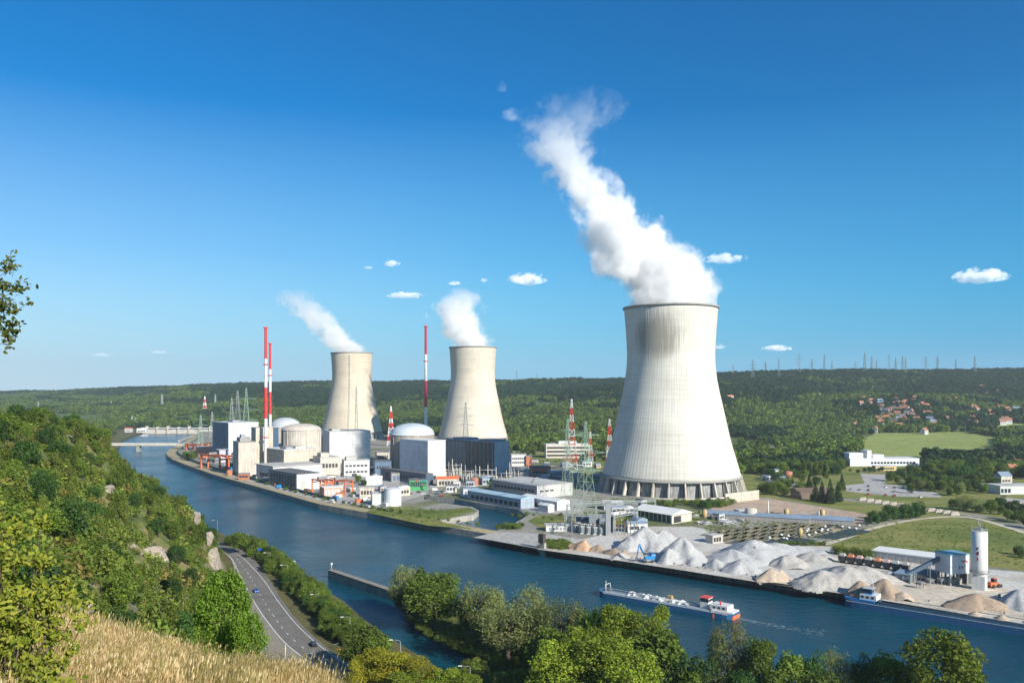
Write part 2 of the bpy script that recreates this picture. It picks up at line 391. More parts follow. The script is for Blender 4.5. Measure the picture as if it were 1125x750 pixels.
G('grey_parking', [(928, 533), (952, 530.5), (985, 532.5), (1030, 541), (1035, 546), (985, 545), (930, 539.5)], .07, M_conc)
G('far_road', [(945, 520), (975, 521), (972, 532), (950, 531)], .1, M_conc)
G('right_road', [(1095, 545), (1130, 549), (1130, 561), (1112, 556)], .08, M_conc)
G('valley_meadow', [(640, 512), (720, 506), (830, 503), (930, 508), (1180, 510), (1180, 575), (1100, 568), (1060, 563), (950, 548), (860, 545), (815, 548), (640, 530)], .04, M_meadow)
G('back_meadow', [(560, 498), (660, 492), (800, 492), (1180, 492), (1180, 513), (700, 516), (560, 508)], .045, M_meadow)
G('grey_plant_yard', [(232, 516), (260, 508), (350, 515), (440, 524), (480, 535), (462, 545), (420, 556), (360, 552), (290, 534)], .10, M_conc)
G('grass_tongue', [(400, 562), (430, 556), (480, 560), (515, 557), (524, 561), (500, 567), (478, 571), (520, 581), (470, 577)], .12, M_meadow)
G('plant_lot', [(540, 540), (640, 548), (640, 566), (585, 562), (535, 552)], .09, M_conc)
G('grass_strip', [(590, 566), (700, 560), (770, 563), (800, 566), (790, 573), (700, 575), (600, 583), (580, 572)], .11, M_meadow)
G('grass_verge', [(835, 545), (935, 550), (1065, 566), (1000, 569), (960, 566), (905, 556)], .10, M_meadow)
# the green basins of the settling field
for i, (pts, c) in enumerate([([(800, 586), (850, 580.5), (862, 587), (812, 592)], 0), ([(858, 583), (905, 574), (930, 579), (880, 589)], 0), ([(890, 590), (935, 580), (960, 583.5), (920, 592)], 0), ([(830, 596), (868, 588.5), (898, 593), (870, 600)], 0)]):
    G('dark_basin', pts, .14, MATS.get('dark_basin') or pm('dark_basin', (.035, .045, .05), .5, .4, .1))

# ================= near hillside ===============================================
TY = [-300, 0, 150, 200, 243, 287, 327, 385, 445, 500, 560, 700, 810, 1100]
TX = [150, 52, -22, -50, -76, -93, -111, -133, -160, -205, -240, -325, -385, -540]
def hill(X, Y):
    X = np.asarray(X, dtype=float); Y = np.asarray(Y, dtype=float)
    toe = np.interp(Y, TY, TX); s = toe - X
    s = s + fbm(X, Y, 38, 3, 4) * 12 * np.clip(s / 30, 0, 1)
    sl = np.interp(Y, [0, 120, 300, 400, 600, 800], [.92, .92, .92, .97, .95, .8])
    crest = np.interp(Y, [0, 100, 250, 420, 600, 800], [66, 66, 67, 65, 52, 20])
    h = sl * s
    cl = crest + .06 * np.clip(s - crest, 0, 400)
    k = 9.
    h = np.where(h < cl - k, h, np.where(h > cl + k, cl, cl - (cl + k - h) ** 2 / (4 * k)))
    # steep rock face right above the road
    h = h + 7 * np.exp(-((s - 16) / 9) ** 2) * np.exp(-((Y - 400) / 40) ** 2)
    # gully and spur that break the slope
    h = h + fbm(X, Y, 60, 11, 4) * 9 * np.clip(s / 25, 0, 1)
    h = np.where(s < 0, -1.2 + s * .4, h - 1.0)
    zk = 84.15 - .316 * np.clip(Y, -30, 18) - .24 * np.clip(X, -40, 40)
    zk = zk - .62 * np.clip(Y - 18, 0, 999) - .9 * np.clip(X + 4.3, 0, 999) + .12 * fbm(X, Y, 6, 5, 3)
    zk = np.where(X < -40, zk - 0 * X, zk)
    zk = np.minimum(zk, 96)
    return np.maximum(h, zk)
def hz(x, y): return float(hill(np.array([x]), np.array([y]))[0])
xs = np.unique(np.concatenate([np.arange(-1100, -420, 12.), np.arange(-420, -20, 2.5), np.arange(-20, 8, .5), np.arange(8, 160, 4.)]))
ys = np.unique(np.concatenate([np.arange(-60, 0, 4.), np.arange(0, 36, .5), np.arange(36, 620, 2.5), np.arange(620, 1100, 10.)]))
XX, YY = np.meshgrid(xs, ys); ZZ = hill(XX, YY); nx = len(xs)
V = np.stack([XX, YY, ZZ], -1).reshape(-1, 3)
ii = (np.arange(len(ys) - 1)[:, None] * nx + np.arange(nx - 1)[None]).ravel()
F = np.stack([ii, ii + 1, ii + 1 + nx, ii + nx], -1)
keep = (V[F][:, :, 2].max(1) > -2.0); F = F[keep]
m, nt, b = new_mat('hillside_soil')
tc = nd(nt, 'ShaderNodeTexCoord').outputs['Object']; geo = nd(nt, 'ShaderNodeNewGeometry')
sep = nd(nt, 'ShaderNodeSeparateXYZ'); lk(nt, geo.outputs['Normal'], sep.inputs[0])
n = noise(nt, tc, .06, 8, .65); n2 = noise(nt, tc, .5, 6, .7)
col = ramp(nt, n, [(.33, (.05, .07, .014)), (.46, (.12, .15, .03)), (.53, (.19, .18, .055)), (.58, (.24, .17, .07)), (.63, (.30, .26, .19)), (.74, (.10, .13, .03))])
rock = ramp(nt, n2, [(.3, (.20, .17, .13)), (.5, (.33, .29, .24)), (.7, (.15, .12, .09))])
col = mix(nt, ramp(nt, math_n(nt, 'ADD', sep.outputs[2], math_n(nt, 'MULTIPLY', n2, -.25)), [(.40, 1.), (.52, 0.)]), col, rock)
sp = nd(nt, 'ShaderNodeSeparateXYZ'); lk(nt, tc, sp.inputs[0])
nearf = ramp(nt, math_n(nt, 'DIVIDE', sp.outputs[2], 100.), [(.775, 0.), (.80, 1.)])
col = mix(nt, nearf, col, mix(nt, n2, (.52, .36, .16), (.40, .27, .12)))
lk(nt, mix(nt, 1., col, ramp(nt, n2, [(.3, .5), (.7, 1.3)]), 'MULTIPLY'), b.inputs['Base Color']); b.inputs['Roughness'].default_value = .95
bn = nd(nt, 'ShaderNodeBump'); bn.inputs['Strength'].default_value = .6; bn.inputs['Distance'].default_value = .8; lk(nt, n2, bn.inputs['Height']); lk(nt, bn.outputs[0], b.inputs['Normal'])
props(put('hillside_terrain', mesh_np('hillside_terrain', V, F, m, True)), kind='structure')

# ================= far valley side ==============================================
US = np.array([-.9, -.62, -.45, -.3, 0., .27, .45, .62, .9])
YS = np.array([[2300, 3000, 3500, 4000, 4600], [2250, 2900, 3500, 4000, 4500], [2150, 2800, 3300, 3700, 4200], [1950, 2500, 3000, 3400, 3900], [1550, 2000, 2400, 2700, 3200],
               [1300, 1700, 2050, 2400, 2950], [1150, 1550, 1950, 2400, 2900], [1100, 1550, 1950, 2400, 2900], [1100, 1550, 1950, 2400, 2900]], float)
HS = np.array([[0, 18, 38, 52, 66], [0, 20, 44, 60, 75], [0, 22, 52, 80, 105], [0, 20, 52, 84, 116], [0, 22, 56, 82, 122], [0, 24, 56, 88, 146], [0, 14, 48, 92, 150], [0, 14, 48, 92, 152], [0, 14, 48, 92, 150]], float)
def far_h(X, Y):
    X = np.asarray(X, dtype=float); Y = np.asarray(Y, dtype=float)
    u = np.clip(X / np.maximum(Y, 300), -.9, .9); t = np.zeros(X.shape)
    ui = np.interp(u, US, np.arange(len(US))); i0 = np.clip(ui.astype(int), 0, len(US) - 2); f = ui - i0
    res = np.zeros(X.shape)
    ys_ = [YS[i0, k] * (1 - f) + YS[i0 + 1, k] * f for k in range(5)]; hs_ = [HS[i0, k] * (1 - f) + HS[i0 + 1, k] * f for k in range(5)]
    for k in range(4):
        tt = np.clip((Y - ys_[k]) / (ys_[k + 1] - ys_[k]), 0, 1)
        res = res + (hs_[k + 1] - hs_[k]) * tt
    n = fbm(X, Y, 820, 21, 4) * 62 + fbm(X, Y, 300, 31, 3) * 18
    amp = np.clip(res / 45, 0, 1) * (1 - .6 * np.clip((Y - ys_[3]) / (ys_[4] - ys_[3]), 0, 1))
    back = -.02 * np.clip(Y - ys_[4], 0, 9e9)
    return res + n * amp + back - .6
xs = np.unique(np.concatenate([np.arange(-9000, -3600, 150.), np.arange(-3600, 3000, 25.), np.arange(3000, 8000, 150.)])); ys = np.unique(np.concatenate([np.arange(900, 5000, 25.), np.arange(5000, 9000, 200.)]))
XX, YY = np.meshgrid(xs, ys); ZZ = far_h(XX, YY); nx = len(xs)
V = np.stack([XX, YY, ZZ], -1).reshape(-1, 3); ii = (np.arange(len(ys) - 1)[:, None] * nx + np.arange(nx - 1)[None]).ravel()
F = np.stack([ii, ii + 1, ii + 1 + nx, ii + nx], -1)
cxy = V[F].mean(1)
keep = (V[F][:, :, 2].max(1) > -.4); F = F[keep]
M_far = ground_mat('valley_floor', [(.3, (.04, .075, .02)), (.5, (.10, .14, .035)), (.7, (.06, .10, .025))], scale=.004, fine=.03)
props(put('far_hills', mesh_np('far_hills', V, F, M_far, True)), kind='structure')
def fz(x, y): return max(0., float(far_h(np.array([x]), np.array([y]))[0]))
# a drape: outline laid on the far slope
def drape(name, pts, mat, lift=.8, step=14.):
    """pts as (px, distance)"""
    poly = [tuple(at(a, d))[:2] for a, d in pts]
    xs = np.arange(min(p[0] for p in poly), max(p[0] for p in poly) + step, step); ys = np.arange(min(p[1] for p in poly), max(p[1] for p in poly) + step, step)
    A, B = np.meshgrid(xs, ys); Z = np.maximum(far_h(A, B), 0) + lift; n = len(xs)
    V = np.stack([A, B, Z], -1).reshape(-1, 3); i = (np.arange(len(ys) - 1)[:, None] * n + np.arange(n - 1)[None]).ravel()
    F = np.stack([i, i + 1, i + 1 + n, i + n], -1); c = V[F].mean(1); F = F[inside(c[:, 0], c[:, 1], poly)]
    props(put(name, mesh_np(name, V, F, mat, True)), kind='structure'); return poly
CLEAR = []
CLEAR.append(drape('mown_field', [(945, 1055), (1050, 1060), (1092, 1100), (1100, 1440), (1060, 1560), (960, 1560), (945, 1400)], M_field))
CLEAR.append(drape('upper_field', [(892, 2150), (930, 2150), (936, 2290), (900, 2290)], pm('dry_field', (.36, .31, .12), .9, .2, .02)))
CLEAR.append(drape('right_meadow', [(1085, 1540), (1130, 1540), (1130, 1700), (1100, 1700)], M_field))
CLEAR.append(drape('gap_field', [(556, 1900), (612, 1900), (616, 1960), (556, 1960)], pm('dry_field', (.36, .31, .12), .9, .2, .02)))
# ================= materials =====================================================
def tower_mat(name, rgb, stain):
    m, nt, b = new_mat(name)
    tc = nd(nt, 'ShaderNodeTexCoord').outputs['Object']; sp = nd(nt, 'ShaderNodeSeparateXYZ'); lk(nt, tc, sp.inputs[0])
    ang = math_n(nt, 'ARCTAN2', sp.outputs[1], sp.outputs[0])
    cv = nd(nt, 'ShaderNodeCombineXYZ'); lk(nt, math_n(nt, 'MULTIPLY', ang, 40.), cv.inputs[0]); lk(nt, math_n(nt, 'MULTIPLY', sp.outputs[2], .035), cv.inputs[1])
    st = noise(nt, cv.outputs[0], 1., 5, .65)
    col = mix(nt, 1., rgb, ramp(nt, st, [(.3, .86), (.62, 1.04)]), 'MULTIPLY')
    # horizontal pour lifts
    cv2 = nd(nt, 'ShaderNodeCombineXYZ'); lk(nt, math_n(nt, 'MULTIPLY', sp.outputs[2], .55), cv2.inputs[2]); lk(nt, math_n(nt, 'MULTIPLY', ang, .8), cv2.inputs[0])
    col = mix(nt, 1., col, ramp(nt, noise(nt, cv2.outputs[0], 1., 3, .6), [(.35, .9), (.6, 1.03)]), 'MULTIPLY')
    col = mix(nt, 1., col, ramp(nt, noise(nt, tc, .03, 5, .6), [(.3, .86), (.65, 1.04)]), 'MULTIPLY')
    if stain:
        # soot-dark weathered patch high on the river side
        a2 = math_n(nt, 'SUBTRACT', ang, stain[0]); z2 = math_n(nt, 'SUBTRACT', sp.outputs[2], stain[1])
        e = math_n(nt, 'ADD', math_n(nt, 'POWER', math_n(nt, 'MULTIPLY', a2, 1 / stain[2]), 2.), math_n(nt, 'POWER', math_n(nt, 'MULTIPLY', z2, 1 / stain[3]), 2.))
        e = math_n(nt, 'ADD', e, math_n(nt, 'MULTIPLY', math_n(nt, 'SUBTRACT', st, .5), 2.2))
        col = mix(nt, ramp(nt, e, [(.2, .75), (1.4, 0.)]), col, (.20, .18, .15))
    lk(nt, col, b.inputs['Base Color']); b.inputs['Roughness'].default_value = .9; b.inputs['Specular IOR Level'].default_value = .2
    return m
WHITE = pm('white_cladding', (.60, .605, .60), .6, .12, .08, streak=.16, joint=(6., 4.5))
WHITE2 = pm('white_paint', (.68, .68, .66), .5, .12, .3, streak=.12)
BLUEG = pm('blue_cladding', (.11, .18, .28), .45, .18, .08, streak=.15, joint=(5., 4.))
STEELB = pm('steel_blue_cladding', (.34, .41, .48), .45, .15, .08, streak=.15, joint=(5., 4.))
CONC = pm('concrete', (.56, .51, .44), .9, .2, .12, streak=.25)
CONC2 = pm('beige_concrete', (.60, .535, .44), .9, .22, .12, streak=.3, joint=(7., 5.))
GREYC = pm('grey_concrete', (.34, .33, .31), .9, .25, .15, streak=.25)
DARK = pm('dark_openings', (.03, .032, .035), .6, .3, .5)
GLASS = pm('window_glass', (.03, .045, .06), .15, .3, .3)
GREY = pm('grey_metal', (.30, .31, .32), .5, .2, .3, .3)
LGREY = pm('light_roof', (.46, .455, .43), .8, .35, .12)
WROOF = pm('white_roof', (.68, .68, .66), .7, .12, .1)
DROOF = pm('dark_roof', (.12, .125, .13), .8, .25, .1)
BROOF = pm('blue_grey_roof', (.20, .26, .34), .6, .25, .12)
TEAL = pm('pale_blue_roof', (.36, .50, .58), .5, .15, .1)
ORANGE = pm('orange_paint', (.75, .16, .05), .5, .15, .5)
REDP = pm('red_paint', (.62, .03, .03), .45, .1, .3)
BRICK = pm('red_brick', (.42, .17, .10), .9, .25, .4, streak=.15)
YELL = pm('yellow_beige_metal', (.50, .36, .16), .6, .3, .4, streak=.3)
GREENM = pm('pale_green_steel', (.27, .38, .29), .6, .15, .3)
PYL = pm('galvanised_steel', (.28, .31, .31), .5, .15, .3)
GALV2 = pm('weathered_steel', (.20, .24, .25), .6, .15, .3)
BLUEP = pm('blue_paint', (.02, .20, .48), .45, .15, .5)
BLUEH = pm('blue_hull_paint', (.03, .12, .26), .4, .25, .4, streak=.15)
BLACK = pm('black_rubber', (.02, .02, .02), .8, .2, 1.)
RUST = pm('rusty_steel', (.22, .10, .05), .8, .4, .5)
GREENP = pm('green_paint', (.05, .28, .10), .6, .2, .4)
PIPE = pm('silver_pipe', (.5, .5, .5), .4, .15, .5, .5)

def fac_local(u_px, M, dirv):
    u = (u_px - 562.5) / FP
    return (u * M.y - M.x) / (dirv[0] - u * dirv[1])
def building(name, label, pxL, M, pxR, ytop, alpha=41, wall=WHITE, roof=LGREY, cat='building', group=None, tl=None, tr=None, h=None, left_mat=None,
             win=(), roof_t=.5, over=.35, gable=0., rooftop=(), z0=0., d=None):
    """box building with its nearest corner at sighted ground point M, right face heading alpha; win: (face, x0, x1, z0, z1, n, mat)"""
    Mw = P(M[0], M[1], z0) if d is None else at(M[0], d, z0)
    a = R(alpha); rd = (math.cos(a), math.sin(a)); ld = (-math.sin(a), math.cos(a))
    tr = tr or fac_local(pxR, Mw, rd); tl = tl or fac_local(pxL, Mw, ld)
    h = h or zt(ytop, Mw.y) - z0
    e = empty(name, Mw, a, label, cat, group)
    w = MB(); w.box(0, tr, 0, tl, -.3, h)
    wo = w.build('wall', wall, e)
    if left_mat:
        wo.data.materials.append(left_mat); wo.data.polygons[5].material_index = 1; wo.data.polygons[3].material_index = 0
    r = MB()
    if gable:
        if tr >= tl:
            r.add([(-over, -over, h), (tr + over, -over, h), (tr + over, tl + over, h), (-over, tl + over, h), (-over, tl / 2, h + gable), (tr + over, tl / 2, h + gable)],
                  [(0, 1, 5, 4), (2, 3, 4, 5), (3, 0, 4), (1, 2, 5), (3, 2, 1, 0)])
        else:
            r.add([(-over, -over, h), (tr + over, -over, h), (tr + over, tl + over, h), (-over, tl + over, h), (tr / 2, -over, h + gable), (tr / 2, tl + over, h + gable)],
                  [(0, 4, 5, 3), (1, 2, 5, 4), (0, 1, 4), (2, 3, 5), (3, 2, 1, 0)])
    else: r.box(-over, tr + over, -over, tl + over, h, h + roof_t)
    ro = r.build('roof', roof, e)
    for (x0, x1, y0, y1, hh, mt, nm) in rooftop:
        MB().box(x0 * tr, x1 * tr, y0 * tl, y1 * tl, h + roof_t - .02, h + roof_t + hh).build(nm, mt, ro)
    for (face, f0, f1, g0, g1, n, mt, nm) in win:
        L = tr if face == 'R' else tl
        for i in range(n):
            a0 = (f0 + (f1 - f0) * i / n) * L; a1 = a0 + (f1 - f0) / n * L * (.72 if n > 1 else 1)
            q = MB()
            if face == 'R': q.box(a0, a1, -.12, .05, g0 * h, g1 * h)
            else: q.box(-.12, .05, a0, a1, g0 * h, g1 * h)
            q.build(nm, mt, e)
    return e, tr, tl, h
def cyl_thing(name, label, cat, px, py, r_px, ytop, mat, dome=0., group=None, roofm=None, d=None, ribs=0, z0=0.):
    c = P(px, py, z0) if d is None else at(px, d, z0)
    r = r_px * c.y / FP; c = c + Vector((0, r, 0)); h = zt(ytop, c.y) - z0
    e = empty(name, c, 0, label, cat, group)
    w = MB(); w.lathe([(r, -.3), (r, h)], 48)
    w.build('wall', mat, e)
    if ribs:
        q = MB()
        for i in range(ribs):
            t = 2 * math.pi * i / ribs; x, y = math.cos(t), math.sin(t)
            q.cyl((x * r, y * r, 0), (x * r, y * r, h), .35, n=6)
        q.build('pilaster', mat, e)
    t = MB()
    if dome: t.lathe([(r + .5, h - 1.), (r + .5, h)] + [(r * math.cos(a), h + dome * math.sin(a)) for a in [R(90) * i / 10 for i in range(11)]], 48)
    else: t.lathe([(r + .2, h), (r + .2, h + .4), (0.01, h + .9)], 48, smooth=False)
    t.build('dome' if dome else 'roof', roofm or mat, e)
    return e, r, h

# ================= cooling towers ===================================================
def cooling_tower(label, px, d, mat, ladder=False, sr=1., sz=1.):
    e = empty('cooling_tower', at(px, d), 0, label, 'cooling tower', None); e.scale = (sr, sr, sz)
    prof = [(55.3, 13.5), (53.6, 20), (51.4, 28), (48.6, 38), (46.2, 48), (43.7, 60), (41.2, 72), (38.6, 84), (36.6, 95), (35.4, 106), (35.0, 116), (35.4, 126), (36.1, 138), (36.9, 148), (37.4, 155.5)]
    N = 480; zz = []
    for (r0, z0), (r1, z1) in zip(prof[:-1], prof[1:]):
        for k in range(3): zz.append((r0 + (r1 - r0) * k / 3, z0 + (z1 - z0) * k / 3))
    zz.append(prof[-1]); zz = np.array(zz)
    an = np.arange(N) * 2 * math.pi / N; rib = np.where(np.arange(N) % 4 == 0, .11, 0.)
    V = []; 
    for r, z in zz: V.append(np.stack([(r + rib) * np.cos(an), (r + rib) * np.sin(an), np.full(N, z)], -1))
    for r, z in zz[::-1]: V.append(np.stack([(r - .9) * np.cos(an), (r - .9) * np.sin(an), np.full(N, z)], -1))
    nr = len(V); V = np.concatenate(V); F = []
    j = np.arange(nr)[:, None]; i = np.arange(N)[None]; j2 = (j + 1) % nr
    F = np.stack([j * N + i, j * N + (i + 1) % N, j2 * N + (i + 1) % N, j2 * N + i], -1).reshape(-1, 4)
    put('shell', mesh_np('shell', V, F, mat), e)
    MB().lathe([(37.2, 155.4), (38.5, 155.4), (38.7, 156.9), (37.2, 156.9), (37.2, 155.4)], 96).build('rim_walkway', GREYC, e)
    MB().lathe([(54.2, 12.), (56.6, 12.), (56.4, 13.9), (55.2, 13.9)], 96).build('ring_beam', GREYC, e)
    lg = MB()
    n = 30
    for k in range(n):
        a = 2 * math.pi * (k + .5) / n; c, s = math.cos(a), math.sin(a)
        # broad tapered pier standing radially under the shell
        vs = []
        for (r, z, t, w) in ((58.6, -.3, .55, 3.0), (55.6, 12.6, .5, 1.5)):
            for (dr, dt) in ((-w, -t), (w * .5, -t), (w * .5, t), (-w, t)):
                vs.append(((r + dr) * c - dt * s, (r + dr) * s + dt * c, z))
        lg.add(vs, [(3, 2, 1, 0), (4, 5, 6, 7), (0, 1, 5, 4), (1, 2, 6, 5), (2, 3, 7, 6), (3, 0, 4, 7)])
        if k < 200:
            lo = MB(); lo.v = lg.v; lo.f = lg.f; lo.sm = lg.sm; lo.build('leg', CONC, e); lg = MB()
    sc_ = MB()
    for k in range(n):
        a0 = 2 * math.pi * (k + .56) / n; a1 = 2 * math.pi * (k + 1.44) / n
        r0, r1 = 54.0, 52.9
        vs = [(r0 * math.cos(a0), r0 * math.sin(a0), 0), (r0 * math.cos(a1), r0 * math.sin(a1), 0), (r1 * math.cos(a1), r1 * math.sin(a1), 12), (r1 * math.cos(a0), r1 * math.sin(a0), 12)]
        sc_.add(vs, [(0, 1, 2, 3)])
    sc_.build('louvre_screen', pm('tower_louvres', (.34, .345, .34), .8, .35, .15, streak=.5), e)
    MB().lathe([(60.5, -.3), (60.5, 1.1), (60.1, 1.1), (60.1, -.3)], 96, smooth=False).build('basin_rim', CONC, e)
    if ladder:
        q = MB(); ax = R(-86)
        def rr(z): return float(np.interp(z, [p[1] for p in prof], [p[0] for p in prof])) + 1.
        pts = [(rr(z) * math.cos(ax), rr(z) * math.sin(ax), z) for z in range(14, 156, 6)]
        pts2 = [(rr(z) * math.cos(ax + .035), rr(z) * math.sin(ax + .035), z) for z in range(14, 156, 6)]
        q.tube(pts, .3, 4).tube(pts2, .3, 4)
        for a_, b_ in zip(pts, pts2): q.bar(a_, b_, .5)
        q.build('access_ladder', WHITE2, e)
    return e
TM1 = tower_mat('bright_weathered_concrete', (.58, .56, .50), (-2.1, 130., .62, 22.))
TM2 = tower_mat('cream_weathered_concrete', (.58, .525, .43), None)
TM3 = tower_mat('tan_weathered_concrete', (.57, .495, .385), None)
TOWERS = [(736.8, 716), (519.5, 1311), (386.5, 1500)]
cooling_tower('largest cooling tower, bright grey with a dark stain under its rim, nearest the gravel yard', *TOWERS[0], TM1, False, 1.075, 1.015)
cooling_tower('cream cooling tower in the middle, rising behind the dark glazed hall', *TOWERS[1], TM2)
cooling_tower('tan cooling tower on the left, partly in shadow, behind the domed reactors', *TOWERS[2], TM3, True)

# ================= chimneys =====================================================
def chimney(label, px, d, y0, y1, rad, bands, foot=True):
    c = at(px, d); e = empty('chimney_stack', c, 0, label, 'chimney', 'red and white chimney stacks')
    zb = max(zt(y1, d), 0) if not foot else 0; z1 = zt(y0, d); H = z1
    for i, (f0, f1, mt, nm) in enumerate(bands):
        a, b_ = f0 * H, f1 * H; ra = rad * (1.15 - .3 * f0); rb = rad * (1.15 - .3 * f1)
        MB().lathe([(ra, a), (rb, b_)], 20).build(nm, mt, e)
    t = MB(); t.lathe([(rad * .85, H), (rad * 1.4, H), (rad * 1.4, H + 1.2), (rad * .8, H + 1.2), (rad * .8, H - 1)], 20, smooth=False); t.build('crown_platform', REDP, e)
    for f in (.25, .5, .75): t = MB(); t.lathe([(rad * (1.15 - .3 * f), f * H), (rad * 1.7, f * H), (rad * 1.7, f * H + .8), (rad * (1.15 - .3 * f), f * H + .8)], 16, smooth=False); t.build('platform', REDP, e)
Wb, Rb = (WHITE2, 'white_band'), (REDP, 'red_band')
chimney('taller of the twin red and white chimney stacks beside the beige reactor block', 292, 855, 360.5, 494, 1.75, [(0, .38, *Wb), (.38, .595, *Rb), (.595, .79, *Wb), (.79, 1, *Rb)])
chimney('shorter of the twin red and white chimney stacks, just right of the taller one', 296.8, 905, 378, 494, 1.5, [(0, .44, *Wb), (.44, .62, *Rb), (.62, .80, *Wb), (.80, 1, *Rb)])
chimney('slim lone chimney stack with dark red bands behind the white box hall', 467.8, 960, 359, 520, 1.7, [(0, .42, *Wb), (.42, .61, pm('dark_red_paint', (.38, .02, .06), .5, .1, .3), 'red_band'), (.61, .80, *Wb), (.80, 1, MATS['dark_red_paint'], 'red_band')])

# ================= reactors and halls =================================================
B = building
W = lambda f, a, b_, c, d_, n=1, mt=DARK, nm='window': (f, a, b_, c, d_, n, mt, nm)
B('turbine_hall', 'tall box hall with a blue end and white long side, far left of the plant', 233.5, (251, 503), 284, 464.5, 41, WHITE, WHITE, left_mat=BLUEG,
  win=[W('L', .12, .9, .1, .92, 4, pm('deep_blue_panels', (.04, .09, .2), .4, .2, .1), 'blue_panel'), W('R', .1, .3, .05, .16, 1, DARK, 'door')], rooftop=[(.3, .5, .3, .6, 2.5, GREY, 'vent_unit')])
B('reactor_annex', 'grey concrete annex with a stepped roof below the white side of the turbine hall', 256, (262, 523), 281.5, 486, 30, CONC, GREYC, rooftop=[(.15, .75, .2, .8, 4, GREYC, 'plant_room'), (.25, .5, .3, .6, 7, GREY, 'vent_unit')])
B('reactor_block', 'square beige block between the turbine hall and the first domed reactor', 276, (281, 520), 300, 470, 35, CONC2, CONC)
cyl_thing('reactor_building', 'rear domed reactor building with a pale grey dome, half hidden by the round drum', 'reactor', 309, 502, 16.5, 468, CONC2, dome=10.5, roofm=pm('pale_grey_dome', (.46, .48, .50), .5, .12, .05), d=960)
cyl_thing('reactor_building', 'front round concrete reactor drum with a shallow cone roof behind the wide beige block', 'reactor', 325.5, 506, 21.5, 471, CONC, dome=6, roofm=CONC, ribs=24, d=890)
MBt = MB
B('stair_tower', 'dark blue glazed stair tower squeezed between the beige block and the round drum', 296.5, (298, 518), 306, 471, 20, pm('dark_blue_glazing', (.05, .10, .18), .3, .3, .3), DROOF)
B('auxiliary_building', 'wide beige concrete block with a white roof band in front of the round drum', 282, (312, 524), 350, 494.5, 41, CONC2, WHITE2, tl=44, win=[W('R', .2, .34, .22, .3), W('R', .55, .8, .1, .2, 1), W('L', .3, .4, .1, .3)],
  rooftop=[(.1, .3, .1, .4, 2.5, GREY, 'vent_unit'), (.5, .8, .3, .6, 2., CONC, 'plant_room')])
B('service_block', 'low pale block with a flat overhanging roof in front of the wide beige block', 272, (300, 529), 362, 512.5, 41, WHITE, LGREY, tl=38, over=1.2, win=[W('R', .1, .5, .15, .4, 6), W('L', .2, .8, .2, .5, 6)])
B('warehouse', 'low warehouse with a dark slatted end and white long side beside the orange gantries', 295, (326, 538.5), 351, 521, 41, WHITE, DROOF, left_mat=GREYC, win=[W('L', .05, .95, .12, .85, 9, pm('dark_slats', (.08, .09, .10), .6, .2, .2), 'slat_panel'), W('R', .2, .4, .05, .6, 1, LGREY, 'door')])
B('workshop', 'lilac grey workshop near the orange portal gantry by the river bend', 224, (241, 508), 252, 494.5, 30, pm('lilac_cladding', (.42, .42, .52), .6, .1, .1), LGREY, left_mat=BLUEG, tl=22)
B('white_hall', 'big plain white hall with a dark louvred corner in front of the left tower', 352, (362, 509), 407, 474, 25, WHITE, LGREY, tl=40, rooftop=[(.1, .3, .2, .7, 2, LGREY, 'vent_unit')])
B('blue_hall', 'blue clad hall peeping out behind the big plain white hall', 345, (350, 505), 362, 475, 25, BLUEG, TEAL, tl=50)
B('office_block', 'white office block with dark window bands below the big plain white hall', 368, (378, 524), 406, 506, 20, WHITE, LGREY, tl=16, win=[W('R', .05, .95, .62, .74, 6), W('R', .05, .95, .25, .37, 6), W('R', .3, .5, .0, .2, 1, DARK, 'door')], rooftop=[(.1, .5, .2, .8, 3, LGREY, 'plant_room')])
B('pump_house', 'stepped pale concrete building with pipes between the beige block and white office', 338, (352, 525), 374, 503, 30, CONC, LGREY, tl=26, win=[W('R', .1, .9, .5, .7, 5), W('L', .1, .9, .5, .7, 5)], rooftop=[(.1, .5, .2, .7, 4, CONC, 'plant_room')])
B('blue_annex', 'blue grey annex between the white office block and the domed third reactor', 405, (412, 523), 430, 507, 15, BLUEG, DROOF, tl=20, win=[W('R', .1, .9, .5, .7, 5)])
B('brick_block', 'beige block with dark openings behind the blue grey annex', 408, (414, 513), 428, 497, 15, CONC, GREYC, tl=20, win=[W('R', .1, .9, .55, .8, 6)])
cyl_thing('reactor_building', 'third reactor, brown grey cylinder under a pale blue dome beside the lone chimney', 'reactor', 450, 510, 24.5, 476, pm('brown_grey_concrete', (.34, .30, .25), .9, .2, .1, streak=.3), dome=11, roofm=pm('pale_blue_dome', (.50, .55, .58), .4, .1, .05), d=840, ribs=18)
B('fuel_building', 'large white box hall with a pale blue shaded end, just left of the glazed hall', 439, (470, 527), 489.5, 484.5, 41, WHITE, WHITE2, left_mat=pm('shaded_white_cladding', (.60, .64, .68), .55, .14, .08, streak=.12, joint=(6., 4.5)), win=[W('R', .3, .45, .0, .1, 1, DARK, 'door')])  # end wall is white too; its shade is put into the bluish tint
B('dark_annex', 'low dark blue annex running along the foot of the large white box hall', 418, (468, 533), 478, 521, 41, pm('dark_blue_cladding', (.07, .10, .15), .5, .2, .1), DROOF, tr=8, win=[W('L', .1, .9, .3, .7, 12, DARK)])
e, tr, tl, h = B('glazed_hall', 'long dark glazed hall with a steel blue end right of the white box hall', 486, (543, 526), 560, 486, 41, STEELB, pm('pale_steel_roof', (.34, .42, .48), .5, .15, .1), left_mat=pm('dark_glazed_wall', (.075, .085, .095), .3, .3, .1, streak=.3), d=860,
  rooftop=[(.05, .9, .05, .3, 2.2, BLUEG, 'vent_unit'), (.05, .9, .55, .8, 2.2, BLUEG, 'vent_unit')])
